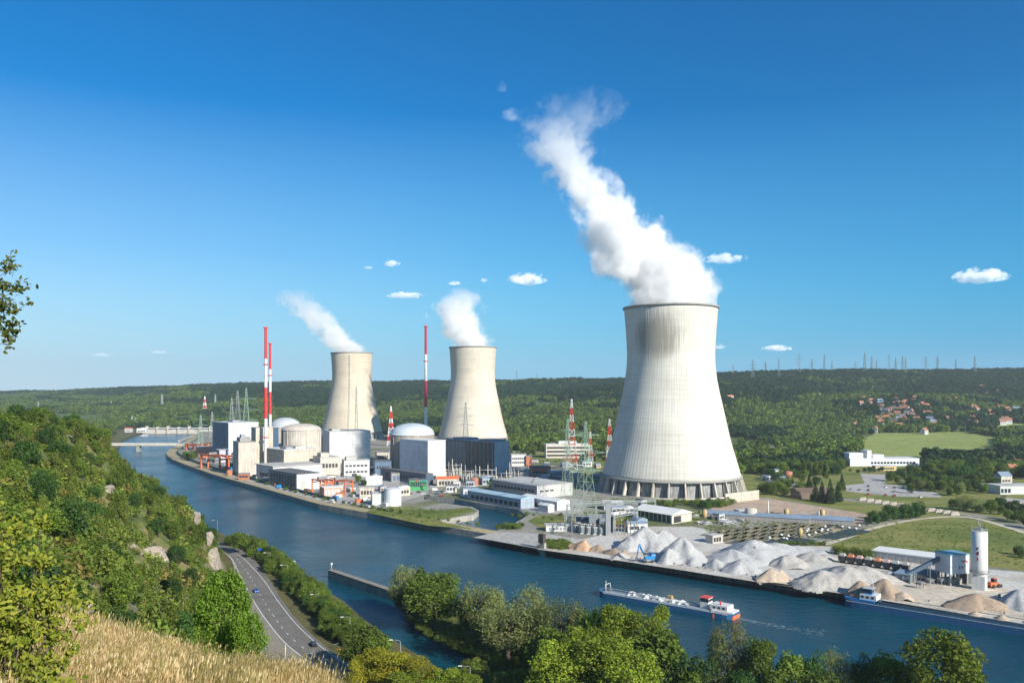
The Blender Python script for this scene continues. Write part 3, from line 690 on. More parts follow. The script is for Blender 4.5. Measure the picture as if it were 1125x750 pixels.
for i in range(13):
    MB().box(-.35, .05, tl * (.03 + .075 * i), tl * (.035 + .075 * i) + .25, 1, h - 1).build('mullion', STEELB, e)
MB().box(-.3, .04, tl * .52, tl * .97, h * .05, h * .95).build('grey_panel_wall', pm('grey_panel', (.24, .25, .25), .5, .25, .15, streak=.3), e)
B('white_office', 'small white office with dark window bands right of the steel blue end', 558, (562, 512), 578, 499.5, 10, WHITE, LGREY, tl=14, win=[W('R', .05, .95, .6, .75, 7), W('R', .05, .95, .25, .4, 7)])
B('brick_house', 'little brick building behind the pipe racks right of the small white office', 575, (578, 512), 585, 501, 10, BRICK, BROOF, tl=10)
B('brick_hall', 'long low red brick building right of the transformer pipe racks', 580, (584, 524), 605, 513, 8, BRICK, DROOF, tl=14, win=[W('R', .05, .95, .3, .6, 5)])
B('dark_store', 'low blue grey store right of the long red brick building', 602, (606, 528), 628, 519, 12, pm('slate_cladding', (.16, .19, .22), .6, .2, .1), BROOF, tl=18)
B('orange_shed', 'low building with a bright orange roof beside the harbour basin', 477, (480, 534), 504, 526, 8, CONC, ORANGE, tl=10, gable=2., win=[W('R', .1, .9, .2, .7, 6, DARK, 'door')])
B('gatehouse', 'small white gatehouse with blue panels on the basin edge', 505, (509, 546), 525, 537, 20, WHITE, BROOF, tl=8, win=[W('R', .1, .9, .3, .7, 4, BLUEG)])
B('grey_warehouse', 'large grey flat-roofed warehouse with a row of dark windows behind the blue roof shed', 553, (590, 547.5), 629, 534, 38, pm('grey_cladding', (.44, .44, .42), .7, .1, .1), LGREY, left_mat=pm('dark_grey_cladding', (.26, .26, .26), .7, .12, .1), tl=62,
  win=[W('L', .06, .94, .45, .68, 12), W('R', .08, .5, .5, .62, 3)], rooftop=[(.3, .34, .3, .34, 1, GREY, 'vent_unit'), (.6, .64, .5, .54, 1, GREY, 'vent_unit')])
B('long_shed', 'long low shed with a pale blue roof along the harbour basin', 521, (572, 559), 587, 548, 38, STEELB, TEAL, tl=68, gable=1.6, win=[W('L', .05, .95, .2, .6, 10)])
B('white_shed', 'white roofed low shed next to the pale blue roof shed', 566, (612, 561), 626, 551, 38, WHITE, WROOF, tl=42, gable=1.5, win=[W('L', .1, .9, .1, .5, 6)])
B('white_cabin', 'white cabin with a pitched roof in front of the white roofed low shed', 586, (602, 563), 609, 555.5, 38, WHITE, WROOF, gable=1.4, tl=11)
B('admin_building', 'distant long office block with stacked white balconies behind the lattice mast', 592, (600, 503), 648, 488, 5, pm('office_beige', (.55, .50, .44), .8, .1, .1), WHITE2, tl=16,
  win=[W('R', .02, .98, .12, .26, 1, DARK, 'window_band'), W('R', .02, .98, .40, .54, 1, DARK, 'window_band'), W('R', .02, .98, .68, .82, 1, DARK, 'window_band')], rooftop=[(.3, .7, .2, .8, 3.5, WHITE2, 'plant_room')])
B('switchgear_building', 'low white switchgear building at the foot of the big green pylon', 594, (600, 583.5), 632, 577.5, 4, WHITE2, LGREY, tl=8, win=[W('R', .1, .95, .2, .7, 7, GREY, 'panel')])
B('white_bungalow', 'white bungalow between the green pylon and the bushes at the tower foot', 658, (664, 560), 685, 552.5, 8, WHITE, WROOF, tl=10, gable=1.5, win=[W('R', .1, .9, .3, .7, 4)])
B('open_shed', 'open shed with a broad white pitched roof above the largest gravel heap', 709, (738, 575.5), 760, 565.5, 38, CONC, WROOF, tl=33, gable=3., over=1., win=[W('L', .04, .96, .1, .9, 8, DARK, 'opening'), W('R', .1, .45, .1, .8, 1, DARK, 'opening')])
B('pump_hut', 'small grey concrete hut standing behind the gravel heaps', 776, (783, 597), 794, 589, 30, CONC, LGREY, tl=6, win=[W('R', .1, .9, .2, .8, 3)])
cyl_thing('storage_tank', 'pale cylindrical storage tank beside the low white box by the river path', 'tank', 430, 556, 9.6, 536.5, pm('pale_tank_paint', (.66, .70, .72), .45, .1, .1, streak=.15), d=None)
B('tank_annex', 'low white box building attached left of the pale storage tank', 404, (409, 555), 424, 542.5, 15, WHITE, LGREY, tl=10)
B('container_office', 'white oblong site office left of the pale storage tank', 392, (395, 546), 411, 536, 12, CONC2, LGREY, tl=7, win=[W('R', .1, .9, .3, .7, 4)])
B('round_roof_hut', 'white hut with a soft rounded roof above the pale storage tank', 399, (402, 533), 420, 525.5, 12, WHITE, WROOF, tl=9, gable=2)
B('glass_pavilion', 'low dark pavilion with coloured panels beside the basin inlet', 446, (450, 539), 470, 527.5, 15, GREENP, DROOF, tl=10, win=[W('R', .05, .95, .4, .85, 9, GLASS), W('R', .3, .45, .87, .99, 1, REDP, 'sign_panel'), W('R', .7, .85, .87, .99, 1, BLUEP, 'sign_panel')])
B('waste_store', 'grey block store with blue doors between the blue grey annex and dark annex', 424, (430, 529), 446, 519.5, 15, GREYC, DROOF, tl=12, win=[W('R', .1, .9, .1, .7, 3, BLUEG, 'door')])

# right side town buildings
B('white_factory', 'white factory with a raised square block at the edge of the mown field', 930, (934, 512), 1010, 504, 4, pm('factory_white', (.62, .65, .68), .6, .1, .05), WHITE2, tl=26, win=[W('R', .3, .95, .3, .6, 14, GLASS)], rooftop=[(.02, .22, .2, .7, 6, WHITE2, 'plant_room'), (.28, .34, .2, .8, 9, WHITE2, 'stair_tower'), (.36, .52, .2, .7, 4, WHITE2, 'plant_room')])
B('factory_annex', 'yellowish low annex in front of the white factory', 958, (962, 517), 985, 512, 4, pm('yellow_wall', (.5, .42, .2), .8, .1, .1), LGREY, tl=8, win=[W('R', .1, .9, .3, .7, 8, GLASS)])
B('white_depot', 'white walled depot with a flat grey roof at the right frame edge', 1095, (1099, 543), 1140, 534, 6, WHITE, LGREY, tl=18, win=[W('R', .02, .3, .2, .7, 3, GLASS)])
B('small_white_block', 'small white block among the trees left of the grey parking lot', 836, (838, 515), 849, 510, 4, WHITE, LGREY, tl=6, win=[W('R', .1, .9, .3, .6, 3)])
B('brown_barn', 'brown roofed barn in front of the conifers near the tan lot', 873, (877, 548), 912, 540, 6, pm('brown_wall', (.16, .12, .09), .9, .2, .2), pm('brown_roof', (.14, .10, .075), .9, .2, .2), tl=14, gable=2.5)
B('white_kiosk', 'white kiosk on the edge of the tan lot near the conifers', 871, (873, 538), 883, 533, 6, WHITE, WROOF, tl=5, win=[W('R', .1, .9, .3, .6, 3)])
for i, (px, y, w_, lab) in enumerate([(1103, 522, 16, 'orange roofed brick house at the right edge above the depot'), (1118, 516, 14, 'second orange roofed house, uppermost at the right edge'), (1100, 531, 12, 'slate roofed pale house between the orange roofs and the depot')]):
    B('town_house', lab, px - 3, (px, y), px + w_, y - 8, 10, [BRICK, WHITE, CONC][i], [pm('orange_tiles', (.36, .15, .09), .85, .2, .2), MATS['orange_tiles'], BROOF][i], tl=9, gable=4, win=[W('R', .1, .9, .25, .5, 3, GLASS)])
B("long_white_shed", "long white roofed shed at the edge of the meadow behind the wagons", 958, (1035, 622), 1042, 614, 50, pm("shed_wall", (.40, .43, .45), .8, .15, .1), WROOF, win=[W("L", .04, .96, .0, .7, 10, GREYC, "door")])
B('fish_barn', 'long low barn with a blue grey roof nearest the white flagpole', 838, (889, 575.5), 893, 570.5, 66, GREYC, BROOF, tl=68, tr=11, gable=2.)
B('fish_barn', 'shorter low barn with a blue grey roof at the right end of the beds', 905, (938, 577.5), 942, 572.5, 66, GREYC, BROOF, tl=36, tr=11, gable=2.)

# ================= lattice pylons ==================================================
def pylon_mb(h, base, w, arms, n=9, top=1.2, wires=True):
    mb = MB(); f = lambda z: (base / 2) * (1 - z / h) ** 1.15 + top / 2
    zs = [h * (1 - (1 - i / n) ** 1.25) for i in range(n + 1)]
    for i in range(n):
        a, b_ = f(zs[i]), f(zs[i + 1]); c = [(1, 1), (-1, 1), (-1, -1), (1, -1)]
        for k in range(4):
            s, t = c[k], c[(k + 1) % 4]
            mb.bar((s[0] * a, s[1] * a, zs[i]), (s[0] * b_, s[1] * b_, zs[i + 1]), w)
            mb.bar((s[0] * a, s[1] * a, zs[i]), (t[0] * b_, t[1] * b_, zs[i + 1]), w * .6)
            mb.bar((t[0] * a, t[1] * a, zs[i]), (s[0] * b_, s[1] * b_, zs[i + 1]), w * .6)
            mb.bar((s[0] * b_, s[1] * b_, zs[i + 1]), (t[0] * b_, t[1] * b_, zs[i + 1]), w * .6)
    return mb, f
def arm_mb(f, z, L, w, side):
    mb = MB(); a = f(z); 
    for s in (-1, 1):
        mb.bar((side * a, s * a, z), (side * L, 0, z), w * .7); mb.bar((side * a, s * a, z + L * .16), (side * L, 0, z), w * .6)
        for k in (1, 2, 3): 
            x = a + (L - a) * k / 4; mb.bar((side * x, s * a * (1 - k / 4), z), (side * x, s * a * (1 - k / 4), z + L * .16 * (1 - k / 4)), w * .5)
    return mb
PYL_CACHE = {}
def pylon(label, px, d, ytop, mat=PYL, arms=((.62, .13), (.76, .16), (.9, .12)), base=.16, w=None, z=0., rz=0., group='lattice electricity pylons', bands=None, name='electricity_pylon', cat='pylon'):
    H = zt(ytop, d) - z; w = w or max(.2, .36 * d / FP * .55)
    e = empty(name, at(px, d, z), rz, label, cat, group)
    key = (round(H / 2), mat.name, arms, round(w, 2), base, bool(bands))
    if key not in PYL_CACHE:
        if bands:
            mb, f = pylon_mb(H, H * base, w, arms, 10)
            me = mb.mesh('lattice', REDP); me.materials.append(WHITE2)
            for p in me.polygons: p.material_index = int(p.center[2] / H * bands) % 2 ^ 1
        else:
            mb, f = pylon_mb(H, H * base, w, arms); me = mb.mesh('lattice', mat)
        am = [(arm_mb(f, H * a, H * L, w, s).mesh('cross_arm', mat)) for a, L in arms for s in (-1, 1)]
        PYL_CACHE[key] = (me, am)
    me, am = PYL_CACHE[key]
    put('lattice', me, e)
    for a in am: put('cross_arm', a, e)
    return e, H
pylon('tallest pale green lattice pylon standing over the switchyard, left of the largest tower', 643, 545, 463, GREENM, ((.50, .19), (.68, .24), (.86, .17)), .17, .24, rz=.5)
pylon('slim pale green lattice pylon just left of the tallest green pylon', 623.5, 640, 460, GREENM, ((.7, .09), (.86, .08)), .12, .2, rz=.3)
pylon('wide armed pale green pylon behind the blue ended turbine hall', 270.5, 1150, 426, GREENM, ((.5, .17), (.66, .20), (.83, .15)), .15, rz=.2)
pylon('grey pylon with narrow arms just left of the wide armed green pylon', 261, 1180, 429, PYL, ((.8, .08), (.9, .05)), .16)
pylon('grey pylon between the river bend and the turbine hall, left of two others', 254.5, 1230, 437, PYL, ((.8, .07),), .14)
pylon('pale green pylon on the river bank near the left bridge end', 220.5, 1180, 456, GREENM, ((.55, .2), (.72, .22), (.88, .16)), .13)
pylon('dim grey pylon right of the river bank pylon near the bridge', 233, 1500, 452, PYL, ((.7, .12), (.85, .1)), .13)
pylon('pale lattice pylon seen against the middle cooling tower', 511.5, 1150, 442, GALV2, ((.55, .17), (.72, .2), (.88, .14)), .13, rz=.2)
pylon('grey ladder-like lattice pylon in front of the left cooling tower', 391.5, 1220, 425, PYL, ((.93, .03),), .05)
for px, d, y, yb, lab in [(42, 2700, 441, 456, 'faint pylon on the far left wooded slope'), (122, 2900, 440, 455, 'faint pylon on the wooded slope above the treetops'), (178, 2700, 433, 449, 'faint pylon on the wooded slope above the dam'), (236.5, 2700, 433, 449, 'faint pylon on the slope right of the red and white mast'),
                      (145, 2150, 457, 470, 'pale pylon beside the left end of the dam'), (149, 2150, 459, 470, 'pale pylon hard by the dam, second from the left bank')]:
    z = fz(at(px, d).x, d); pylon(lab, px, d, zt(yb, d) and y, PYL, ((.7, .14), (.85, .12)), .14, z=z, w=.8)
# skyline row on the right-hand ridge
for i, (px, y, d) in enumerate([(805.4, 400, 2900), (827, 395, 2700), (841, 397, 3000), (855.7, 394, 2650), (878, 388, 2800), (892, 394, 3100), (905.6, 389, 2900), (914, 396, 3200), (940, 397, 3100), (950, 387, 2850), (957.6, 391, 3000),
                                (963, 395, 3200), (976.7, 389, 2900), (984, 393, 3050), (991.5, 391, 2950), (995, 393, 3150), (1017, 391, 2850), (1030, 391, 2900), (1050, 395, 2950), (1071, 391, 2850)]):
    z = fz(at(px, d).x, d)
    pylon('dark lattice pylon, one of the row on the wooded ridge skyline at right', px, d, y, GALV2, ((.6, .17), (.75, .2), (.9, .14)) if i % 3 else ((.7, .12), (.88, .1)), .13, z=z, w=.5, group='pylons along the ridge skyline', rz=.3 * (i % 4) - .4)
for px, y in [(567.5, 406), (590, 410)]:
    pylon('faint thin mast on the ridge skyline above the middle tower', px, 3150, y, GALV2, ((.8, .07),), .1, z=fz(at(px, 3150).x, 3150), w=.6, group='thin masts on the middle skyline')
pylon('tall red and white lattice mast behind the switchyard', 628, 900, 438, WHITE2, (), .14, .42, group=None, bands=9, name='lattice_mast', cat='mast')
pylon('red and white lattice mast close to the left edge of the largest tower', 669.5, 900, 460, WHITE2, (), .14, .36, group=None, bands=7, name='lattice_mast', cat='mast')
pylon('short red and white lattice mast right of the tall one', 648.5, 980, 474, WHITE2, (), .14, .38, group=None, bands=5, name='lattice_mast', cat='mast')
pylon('red and white lattice mast between the left cooling tower and third reactor', 429.5, 1300, 446, WHITE2, (), .16, .7, group=None, bands=7, name='lattice_mast', cat='mast')
d_ = 2500; pylon('red and white lattice mast on the wooded slope beyond the dam', 225, d_, 435, WHITE2, (), .2, 1., z=fz(at(225, d_).x, d_), group=None, bands=5, name='lattice_mast', cat='mast')

# ================= switchyard =======================================================
def transformer(px, py, label):
    c = P(px, py); e = empty('transformer', c, R(20), label, 'transformer', 'transformers in the switchyard')
    MB().box(-2.6, 2.6, -1.5, 1.5, .6, 4.6).box(-2.9, 2.9, -1.8, 1.8, 0, .6).build('tank_body', pm('transformer_grey', (.36, .40, .40), .5, .2, .5), e)
    for s in (-1, 1):
        q = MB()
        for i in range(7): q.box(-2.3 + i * .7, -2.0 + i * .7, s * 1.5, s * 2.3, 1., 4.2) if s > 0 else q.box(-2.3 + i * .7, -2.0 + i * .7, -2.3, -1.5, 1., 4.2)
        q.build('radiator', MATS['transformer_grey'], e)
    for x in (-1.6, 0, 1.6):
        q = MB(); q.lathe([(.32, 0), (.18, .3), (.34, .5), (.18, .8), (.32, 1.), (.16, 1.3), (.3, 1.5), (.1, 2.2)], 10, (x, 0, 4.6)); q.build('bushing', RUST, e)
    q = MB(); q.cyl((-2.4, .4, 5.4), (2.4, .4, 5.4), .5); q.build('oil_tank', MATS['transformer_grey'], e)
for i, (px, py) in enumerate([(634, 584), (641, 585.5), (648, 586), (655, 586.5), (662, 587)]):
    transformer(px, py, ['grey transformer, leftmost in the switchyard', 'grey transformer left of the left blast wall', 'grey transformer between the two blast walls', 'grey transformer before the right blast wall', 'grey transformer beside the tall concrete column'][i])
for i, (px, py, y1, w_) in enumerate([(645.5, 582, 566, 8), (660, 583, 564.5, 8)]):
    c = P(px, py); props(MB().box(-w_, w_, 0, .8, 0, zt(y1, c.y)).box(-w_, -w_ + .8, -5, 0, 0, zt(y1, c.y) - 1).box(w_ - .8, w_, -5, 0, 0, zt(y1, c.y) - 1).build('blast_wall', pm('blue_grey_concrete', (.22, .25, .28), .9, .2, .2, streak=.2), None, c, R(-4)),
          ['left blue grey blast wall behind the transformers', 'right blue grey blast wall behind the transformers'][i], 'wall')
c = P(668, 588); e = empty('concrete_column', c, 0, 'tall square concrete column at the right side of the switchyard', 'column')
MB().box(-1.5, 1.5, -1.5, 1.5, 0, zt(552, c.y)).build('shaft', GREY, e); MB().box(-1.9, 1.9, -1.9, 1.9, zt(552, c.y), zt(552, c.y) + .8).build('cap', GREYC, e)
def gantry(label, a, b_, h, mat=PYL, w=.35, name='switchyard_gantry', cat='gantry', group='steel gantries in the switchyard'):
    A, Bv = P(*a), P(*b_); e = empty(name, A, math.atan2(Bv.y - A.y, Bv.x - A.x), label, cat, group); L = (Bv - A).length
    for x in (0, L):
        q = MB()
        for s in (-.6, .6):
            q.bar((x + s, 0, 0), (x + s * .6, 0, h), w)
        for k in range(8): q.bar((x - .6, 0, h * k / 8), (x + .6, 0, h * (k + 1) / 8), w * .5)
        q.build('post', mat, e)
    q = MB(); q.bar((0, 0, h), (L, 0, h), w); q.bar((0, 0, h - 1.2), (L, 0, h - 1.2), w); n = max(4, int(L / 1.8))
    for k in range(n): q.bar((L * k / n, 0, h - 1.2 * (k % 2)), (L * (k + 1) / n, 0, h - 1.2 * ((k + 1) % 2)), w * .5)
    q.build('beam', mat, e); return e, L
for i, (a, b_, h) in enumerate([((623, 580), (700, 578), 15), ((621, 586), (668, 588), 12), ((629, 573), (697, 570), 13), ((675, 586), (700, 581), 11), ((622, 577), (628, 590), 9), ((655, 571), (720, 566), 11)]):
    gantry(['grey steel gantry spanning the middle of the switchyard', 'lowest grey steel gantry in front of the transformers', 'grey steel gantry behind the blast walls', 'short gantry right of the concrete column', 'short gantry at the left end of the transformers', 'gantry between the switchyard and the bungalow'][i], a, b_, h)
for i in range(16):
    px = 676 + (i % 8) * 3.4; py = 583 + (i // 8) * 5 - (i % 8) * .4; c = P(px, py); e = empty('insulator_post', c, 0, 'thin insulator post with a rust red top right of the transformers', 'insulator', 'insulator posts in the switchyard')
    h = RND.uniform(5, 8); MB().cyl((0, 0, 0), (0, 0, h * .6), .14, n=6).build('post', PYL, e); MB().cyl((0, 0, h * .6), (0, 0, h), .22, .3, n=8).build('insulator', RUST if i % 2 else GREYC, e)
# pipe racks in front of the glazed hall
k = 0
for (px0, px1, y, h, n) in [(498, 520, 529, 13, 6), (518, 545, 531, 16, 7), (545, 562, 533, 14, 4), (560, 584, 527, 13, 6), (489, 505, 524, 15, 5)]:
    A, Bv = P(px0, y), P(px1, y); e = empty('transformer_rack', A, 0, ['left pipe rack before the dark glazed hall', 'middle pipe rack below the mullioned glazing', 'right pipe rack at the steel blue end', 'pipe rack left of the red brick building', 'pipe rack at the foot of the white box hall'][k], 'pipe rack', 'pipe racks before the glazed hall'); L = (Bv - A).length; k += 1
    for i in range(n):
        x = L * i / (n - 1); hh = h * RND.uniform(.6, 1.35)
        MB().cyl((x, 0, 0), (x, 0, hh), .55, .35, 8).build('post', GREYC if i % 2 else CONC, e)
        q = MB(); q.box(x - 2.2, x + 1.4, 1, 5, 0, h * RND.uniform(.3, .7)); q.build('equipment_cell', [CONC, GREYC, DROOF][i % 3], e)
    for z in (.45, .8): MB().cyl((0, 0, h * z), (L, 0, h * z), .35, n=8).build('pipe', PIPE if z < .6 else GREY, e)
# orange portal gantries
def portal(label, a, b_, ytop, depth=6, w=1.):
    A, Bv = P(*a), P(*b_); e = empty('portal_crane', A, math.atan2(Bv.y - A.y, Bv.x - A.x), label, 'gantry crane', 'orange portal cranes on the plant quay'); L = (Bv - A).length; h = zt(ytop, A.y)
    for x in (0, L):
        for y in (0, depth): MB().box(x - w / 2, x + w / 2, y - w / 2, y + w / 2, 0, h).build('leg', ORANGE, e)
        MB().box(x - w / 2, x + w / 2, w / 2, depth - w / 2, h * .8, h * .8 + w).build('tie_beam', ORANGE, e)
    for y in (0, depth): MB().box(-w, L + w, y - w / 2, y + w / 2, h, h + w * 1.4).build('girder', ORANGE, e)
    MB().box(L * .4, L * .4 + 2.5, -.3, depth + .3, h + w * 1.4, h + w * 1.4 + 2).build('trolley', GREY, e)
portal('orange portal crane by the lilac workshop on the river bend', (221, 514), (241.5, 517), 500, 8, 1.6)
portal('smaller orange portal crane below the annex, right of the lilac workshop', (251, 515), (259.5, 516), 501.5, 6, 1.3)
portal('orange portal crane at the right end of the dark slatted warehouse', (343, 541), (357, 543), 527, 8, .8)
portal('orange portal crane right of the white scaffolded yard', (359, 540), (379, 542.5), 527.5, 8, .8)
portal('low orange portal crane furthest upstream beside the bridge end', (205, 494), (221, 495.5), 489, 10, 2.2)
B('orange_frame_shop', 'orange framed workshop among the portal cranes at the quay', 350, (356, 545), 375, 536, 30, pm('orange_cladding', (.60, .30, .2), .7, .2, .2), WROOF, tl=12, win=[W('R', .05, .95, .1, .8, 5, WHITE, 'panel')])
B('red_store', 'salmon red store upstream near the low orange crane', 211, (215, 497), 233, 491, 12, pm('salmon', (.65, .26, .16), .7, .1, .1), WROOF, tl=16)

# lamp posts, flagpole
def lamp(loc, h, rz, label, mat=PYL, arm=2.2):
    e = empty('street_lamp', loc, rz, label, 'street lamp', 'street lamps along the road')
    MB().cyl((0, 0, 0), (0, 0, h), .11, .07, 8).build('pole', mat, e)
    MB().tube([(0, 0, h), (-.4, 0, h + .35), (-arm, 0, h + .5)], .06, 6).build('arm', mat, e)
    MB().box(-arm - 1.1, -arm, -.16, .16, h + .42, h + .6).build('lamp_head', WHITE2, e)
LP = [((350, 667), 652.0, 'street lamp rising from the hedge beside the layby bend'), ((384.5, 706), 676.5, 'street lamp above the dark car on the road'), ((316, 640), 620, 'street lamp near the white moored boat'),
      ((297, 622), 606.5, 'street lamp beside the blue road sign'), ((273, 602), 585.5, 'street lamp at the far curve by the lone tree'), ((239, 588), 571, 'furthest street lamp, against the river at the cliff foot')]
for (bx, yt, lab) in LP:
    c = P(bx[0], bx[1], -.8); lamp(c, zt(yt, c.y) + .8 - .5, .35, lab)
for px, d, y, lab in [(440, 235, 702.5, 'street lamp standing clear of the yellow-green tree'), (516.5, 225, 731, 'street lamp at the bottom centre beside the channel')]:
    lamp(at(px, d, -1), zt(y, d) + .5, 0, lab)
c = P(844, 569); e = empty('flagpole', c, 0, 'slender white pole standing before the blue grey barn roofs', 'pole'); MB().cyl((0, 0, 0), (0, 0, zt(550, c.y)), .45, .35, 8).build('pole', WHITE2, e); MB().cyl((0, 0, 0), (0, 0, .6), .9, .9, 8).build('base', CONC, e)
# road signs
c = P(287, 613, -.8); e = empty('direction_sign', c, R(-20), 'blue direction sign board facing the road by the lamp', 'road sign')
MB().cyl((-1.5, 0, 0), (-1.5, 0, 5), .1, n=6).cyl((1.5, 0, 0), (1.5, 0, 5), .1, n=6).build('post', PYL, e); MB().box(-2.3, 2.3, -.08, .08, 3.2, 5.2).build('panel', pm('sign_blue', (.02, .12, .5), .5, .05, .5), e)
c = P(372.5, 713, -.8); e = empty('warning_sign', c, R(-30), 'small orange sign at the roadside hedge', 'road sign')
MB().cyl((0, 0, 0), (0, 0, 2.4), .07, n=6).build('post', PYL, e); MB().lathe([(0, -.06), (.85, -.06), (.85, .06), (0, .06)], 20).build('panel', pm('sign_orange', (.9, .33, .02), .5, .05, .5), e)
e.children[1].rotation_euler = (R(90), 0, 0); e.children[1].location = (0, -.15, 2.2)
c = P(313.5, 722, -.6); e = empty('marker_post', c, 0, 'slim white post standing in the layby', 'post'); MB().cyl((0, 0, 0), (0, 0, 4.2), .12, .1, 8).build('pole', WHITE2, e); MB().cyl((0, 0, 4.2), (0, 0, 4.5), .16, .12, 8).build('cap', GREY, e)

# ================= bridge and dam ====================================================
d_ = 1230; x0, x1 = at(118, d_).x, at(214, d_).x; zd = 7.6
e = empty('road_bridge', (x0, d_, 0), 0, 'flat concrete road bridge crossing the river above the bend', 'bridge')
MB().box(0, x1 - x0, -5, 5, zd - 2.4, zd).build('deck', CONC2, e); 
for s in (-4.9, 4.9): MB().box(0, x1 - x0, s - .12, s + .12, zd, zd + 1.1).build('parapet', LGREY, e)
for f in (.36, .9): MB().box((x1 - x0) * f - 2, (x1 - x0) * f + 2, -4, 4, -8, zd - 2.4).build('pier', GREYC, e)
d_ = 1760; x0, x1 = at(155, d_).x, at(266, d_).x
e = empty('river_dam', (x0, d_, 0), 0, 'low white weir with gate piers crossing the far end of the river', 'dam'); L = x1 - x0
MB().box(0, L, 0, 5, -6, 1.5).build('weir_wall', CONC, e); MB().box(0, L, -1.5, 5.5, 7.4, 8.6).build('walkway', WHITE2, e)
for i in range(9):
    x = L * (i + .5) / 9.5; MB().box(x - 1.6, x + 1.6, -2.5, 7, -6, 10.5 if i % 2 else 12).build('pier', CONC2, e)
    if i < 8: MB().box(x + 1.7, x + L / 9.5 - 1.7, 1, 2.2, 1.5, 5).build('gate', LGREY, e)
for px, py, w_, h, lab in [(137, 474.5, 14, 7, 'white gable shed on the left bank near the dam'), (150, 475, 20, 6, 'long white riverside house at the left end of the dam'), (238, 478, 26, 9, 'white lock building at the right end of the dam'), (4, 454.2, 30, 14, 'pale house among the trees at the far left edge'), (72, 459.5, 34, 9, 'long pale roofed building beyond the left treetops')]:
    c = P(px, py) if py > 455.2 and px > 100 else at(px, 2100, 0)
    B('riverside_house', lab, px, (px, py), px + w_, 0, 6, WHITE, pm('red_tiles', (.42, .12, .08), .85, .2, .1) if px < 140 else WROOF, tl=9, tr=w_, h=h, gable=3, d=c.y, win=[W('R', .1, .9, .3, .6, 4, GLASS)])
# jetty wall in the upper river
a, b_ = P(196.5, 485.3, WZ), P(219, 476.5, WZ)
props(MB().box(0, (b_ - a).length, -1.2, 1.2, -3, 2.6).build('guide_jetty', CONC2, None, Vector((a.x, a.y, WZ)), math.atan2(b_.y - a.y, b_.x - a.x)), 'thin pale guide jetty slanting into the upper river', 'jetty')
# guide wall by the peninsula
a, b_ = P(363, 634.5, WZ), P(441, 661.5, WZ); e = empty('guide_wall', Vector((a.x, a.y, WZ)), math.atan2(b_.y - a.y, b_.x - a.x), 'long dark guide wall reaching from the peninsula into the river', 'river wall'); L = (b_ - a).length
MB().box(0, L, -1.3, 1.3, -4, 3.6).build('wall', M_quay, e); MB().box(-.15, L, -1.55, 1.55, 3.6, 4.1).build('coping', pm('worn_coping', (.26, .23, .19), .9, .3, .5), e)
MB().cyl((1, 0, 4.1), (1, 0, 6.6), .12, n=6).box(.6, 1.4, -.4, .4, 6.5, 7.4).build('beacon', WHITE2, e)
# pontoon walls on the quay
for i, (px, py) in enumerate([(596.5, 602.5)]):
    c = P(px, py); e = empty('loading_frame', c, R(-40), 'dark timber loading frame on the quay edge beside the bushes', 'frame'); MB().box(-1.6, 1.6, -1, 1, -4, 3.2).build('pier', GREYC, e); MB().box(-2.4, 1., -1.2, 1.2, 3.2, 8).build('hopper', pm('dark_timber', (.06, .05, .04), .9, .3, .5), e)
for i in range(46):
    # mooring dolphins along the long quay
    pass
# ================= trees ==============================================================
NP = np.random.RandomState(11)
def leaves(lobes, n, size, flat=.5, aspect=.6, inner=.55, droop=0., seed=0, curl=False):
    """n small leaf faces spread through the outer volume of ellipsoid lobes"""
    rs = np.random.RandomState(seed + 5)
    L = np.array(lobes, float); area = (L[:, 3] * L[:, 4] + L[:, 3] * L[:, 5] + L[:, 4] * L[:, 5]) ; pr = area / area.sum()
    k = rs.choice(len(L), n, p=pr); d = rs.normal(size=(n, 3)); d /= np.linalg.norm(d, axis=1)[:, None]
    r = inner + (1.06 - inner) * rs.rand(n) ** .6
    # clumps: break the shell into tufts with gaps
    ph = np.sin(d[:, 0] * 6 + k) * np.sin(d[:, 1] * 7 + k * 2) * np.sin(d[:, 2] * 6 + k * 3)
    r *= 1 + .16 * ph
    p = L[k, :3] + d * r[:, None] * L[k, 3:6]
    if droop: p[:, 2] -= droop * rs.rand(n) * (np.hypot(d[:, 0], d[:, 1]))
    nrm = d * (1 - flat) + rs.normal(size=(n, 3)) * flat * .8 + np.array([0, 0, .25]); nrm /= np.linalg.norm(nrm, axis=1)[:, None]
    t = np.cross(nrm, rs.normal(size=(n, 3))); t /= np.linalg.norm(t, axis=1)[:, None]; b = np.cross(nrm, t)
    s = size * (.6 + .8 * rs.rand(n))[:, None]
    V = np.stack([p - t * s, p - b * s * aspect + nrm * s * .15, p + t * s, p + b * s * aspect + nrm * s * .15], 1).reshape(-1, 3)
    return V, np.arange(4 * n).reshape(-1, 4)
def trunk(h, r, limbs, seed=0, lean=0., ll=1.):
    rs = random.Random(seed); mb = MB(); pts = []; 
    for i in range(6):
        f = i / 5; pts.append((lean * f * h + rs.uniform(-.02, .02) * h * f, rs.uniform(-.02, .02) * h * f, h * f - .3))
    mb.tube(pts, [r * (1.25 if i == 0 else 1 - .16 * i) for i in range(6)], 7)
    for i in range(limbs):
        f = rs.uniform(.3, .95); a = rs.uniform(0, 6.28); L = h * rs.uniform(.22, .42) * ll; z = h * f; b = (lean * z, 0, z)
        m = (b[0] + math.cos(a) * L * .5, b[1] + math.sin(a) * L * .5, z + L * .35); e = (b[0] + math.cos(a) * L * .9, b[1] + math.sin(a) * L * .9, z + L * .8)
        mb.tube([b, m, e], [r * .4 * (1 - f * .4), r * .25, r * .08], 5)
    return mb
BARK = pm('grey_brown_bark', (.10, .075, .055), .95, .3, 3.); BIRCHB = pm('pale_birch_bark', (.50, .47, .42), .9, .35, 3.)
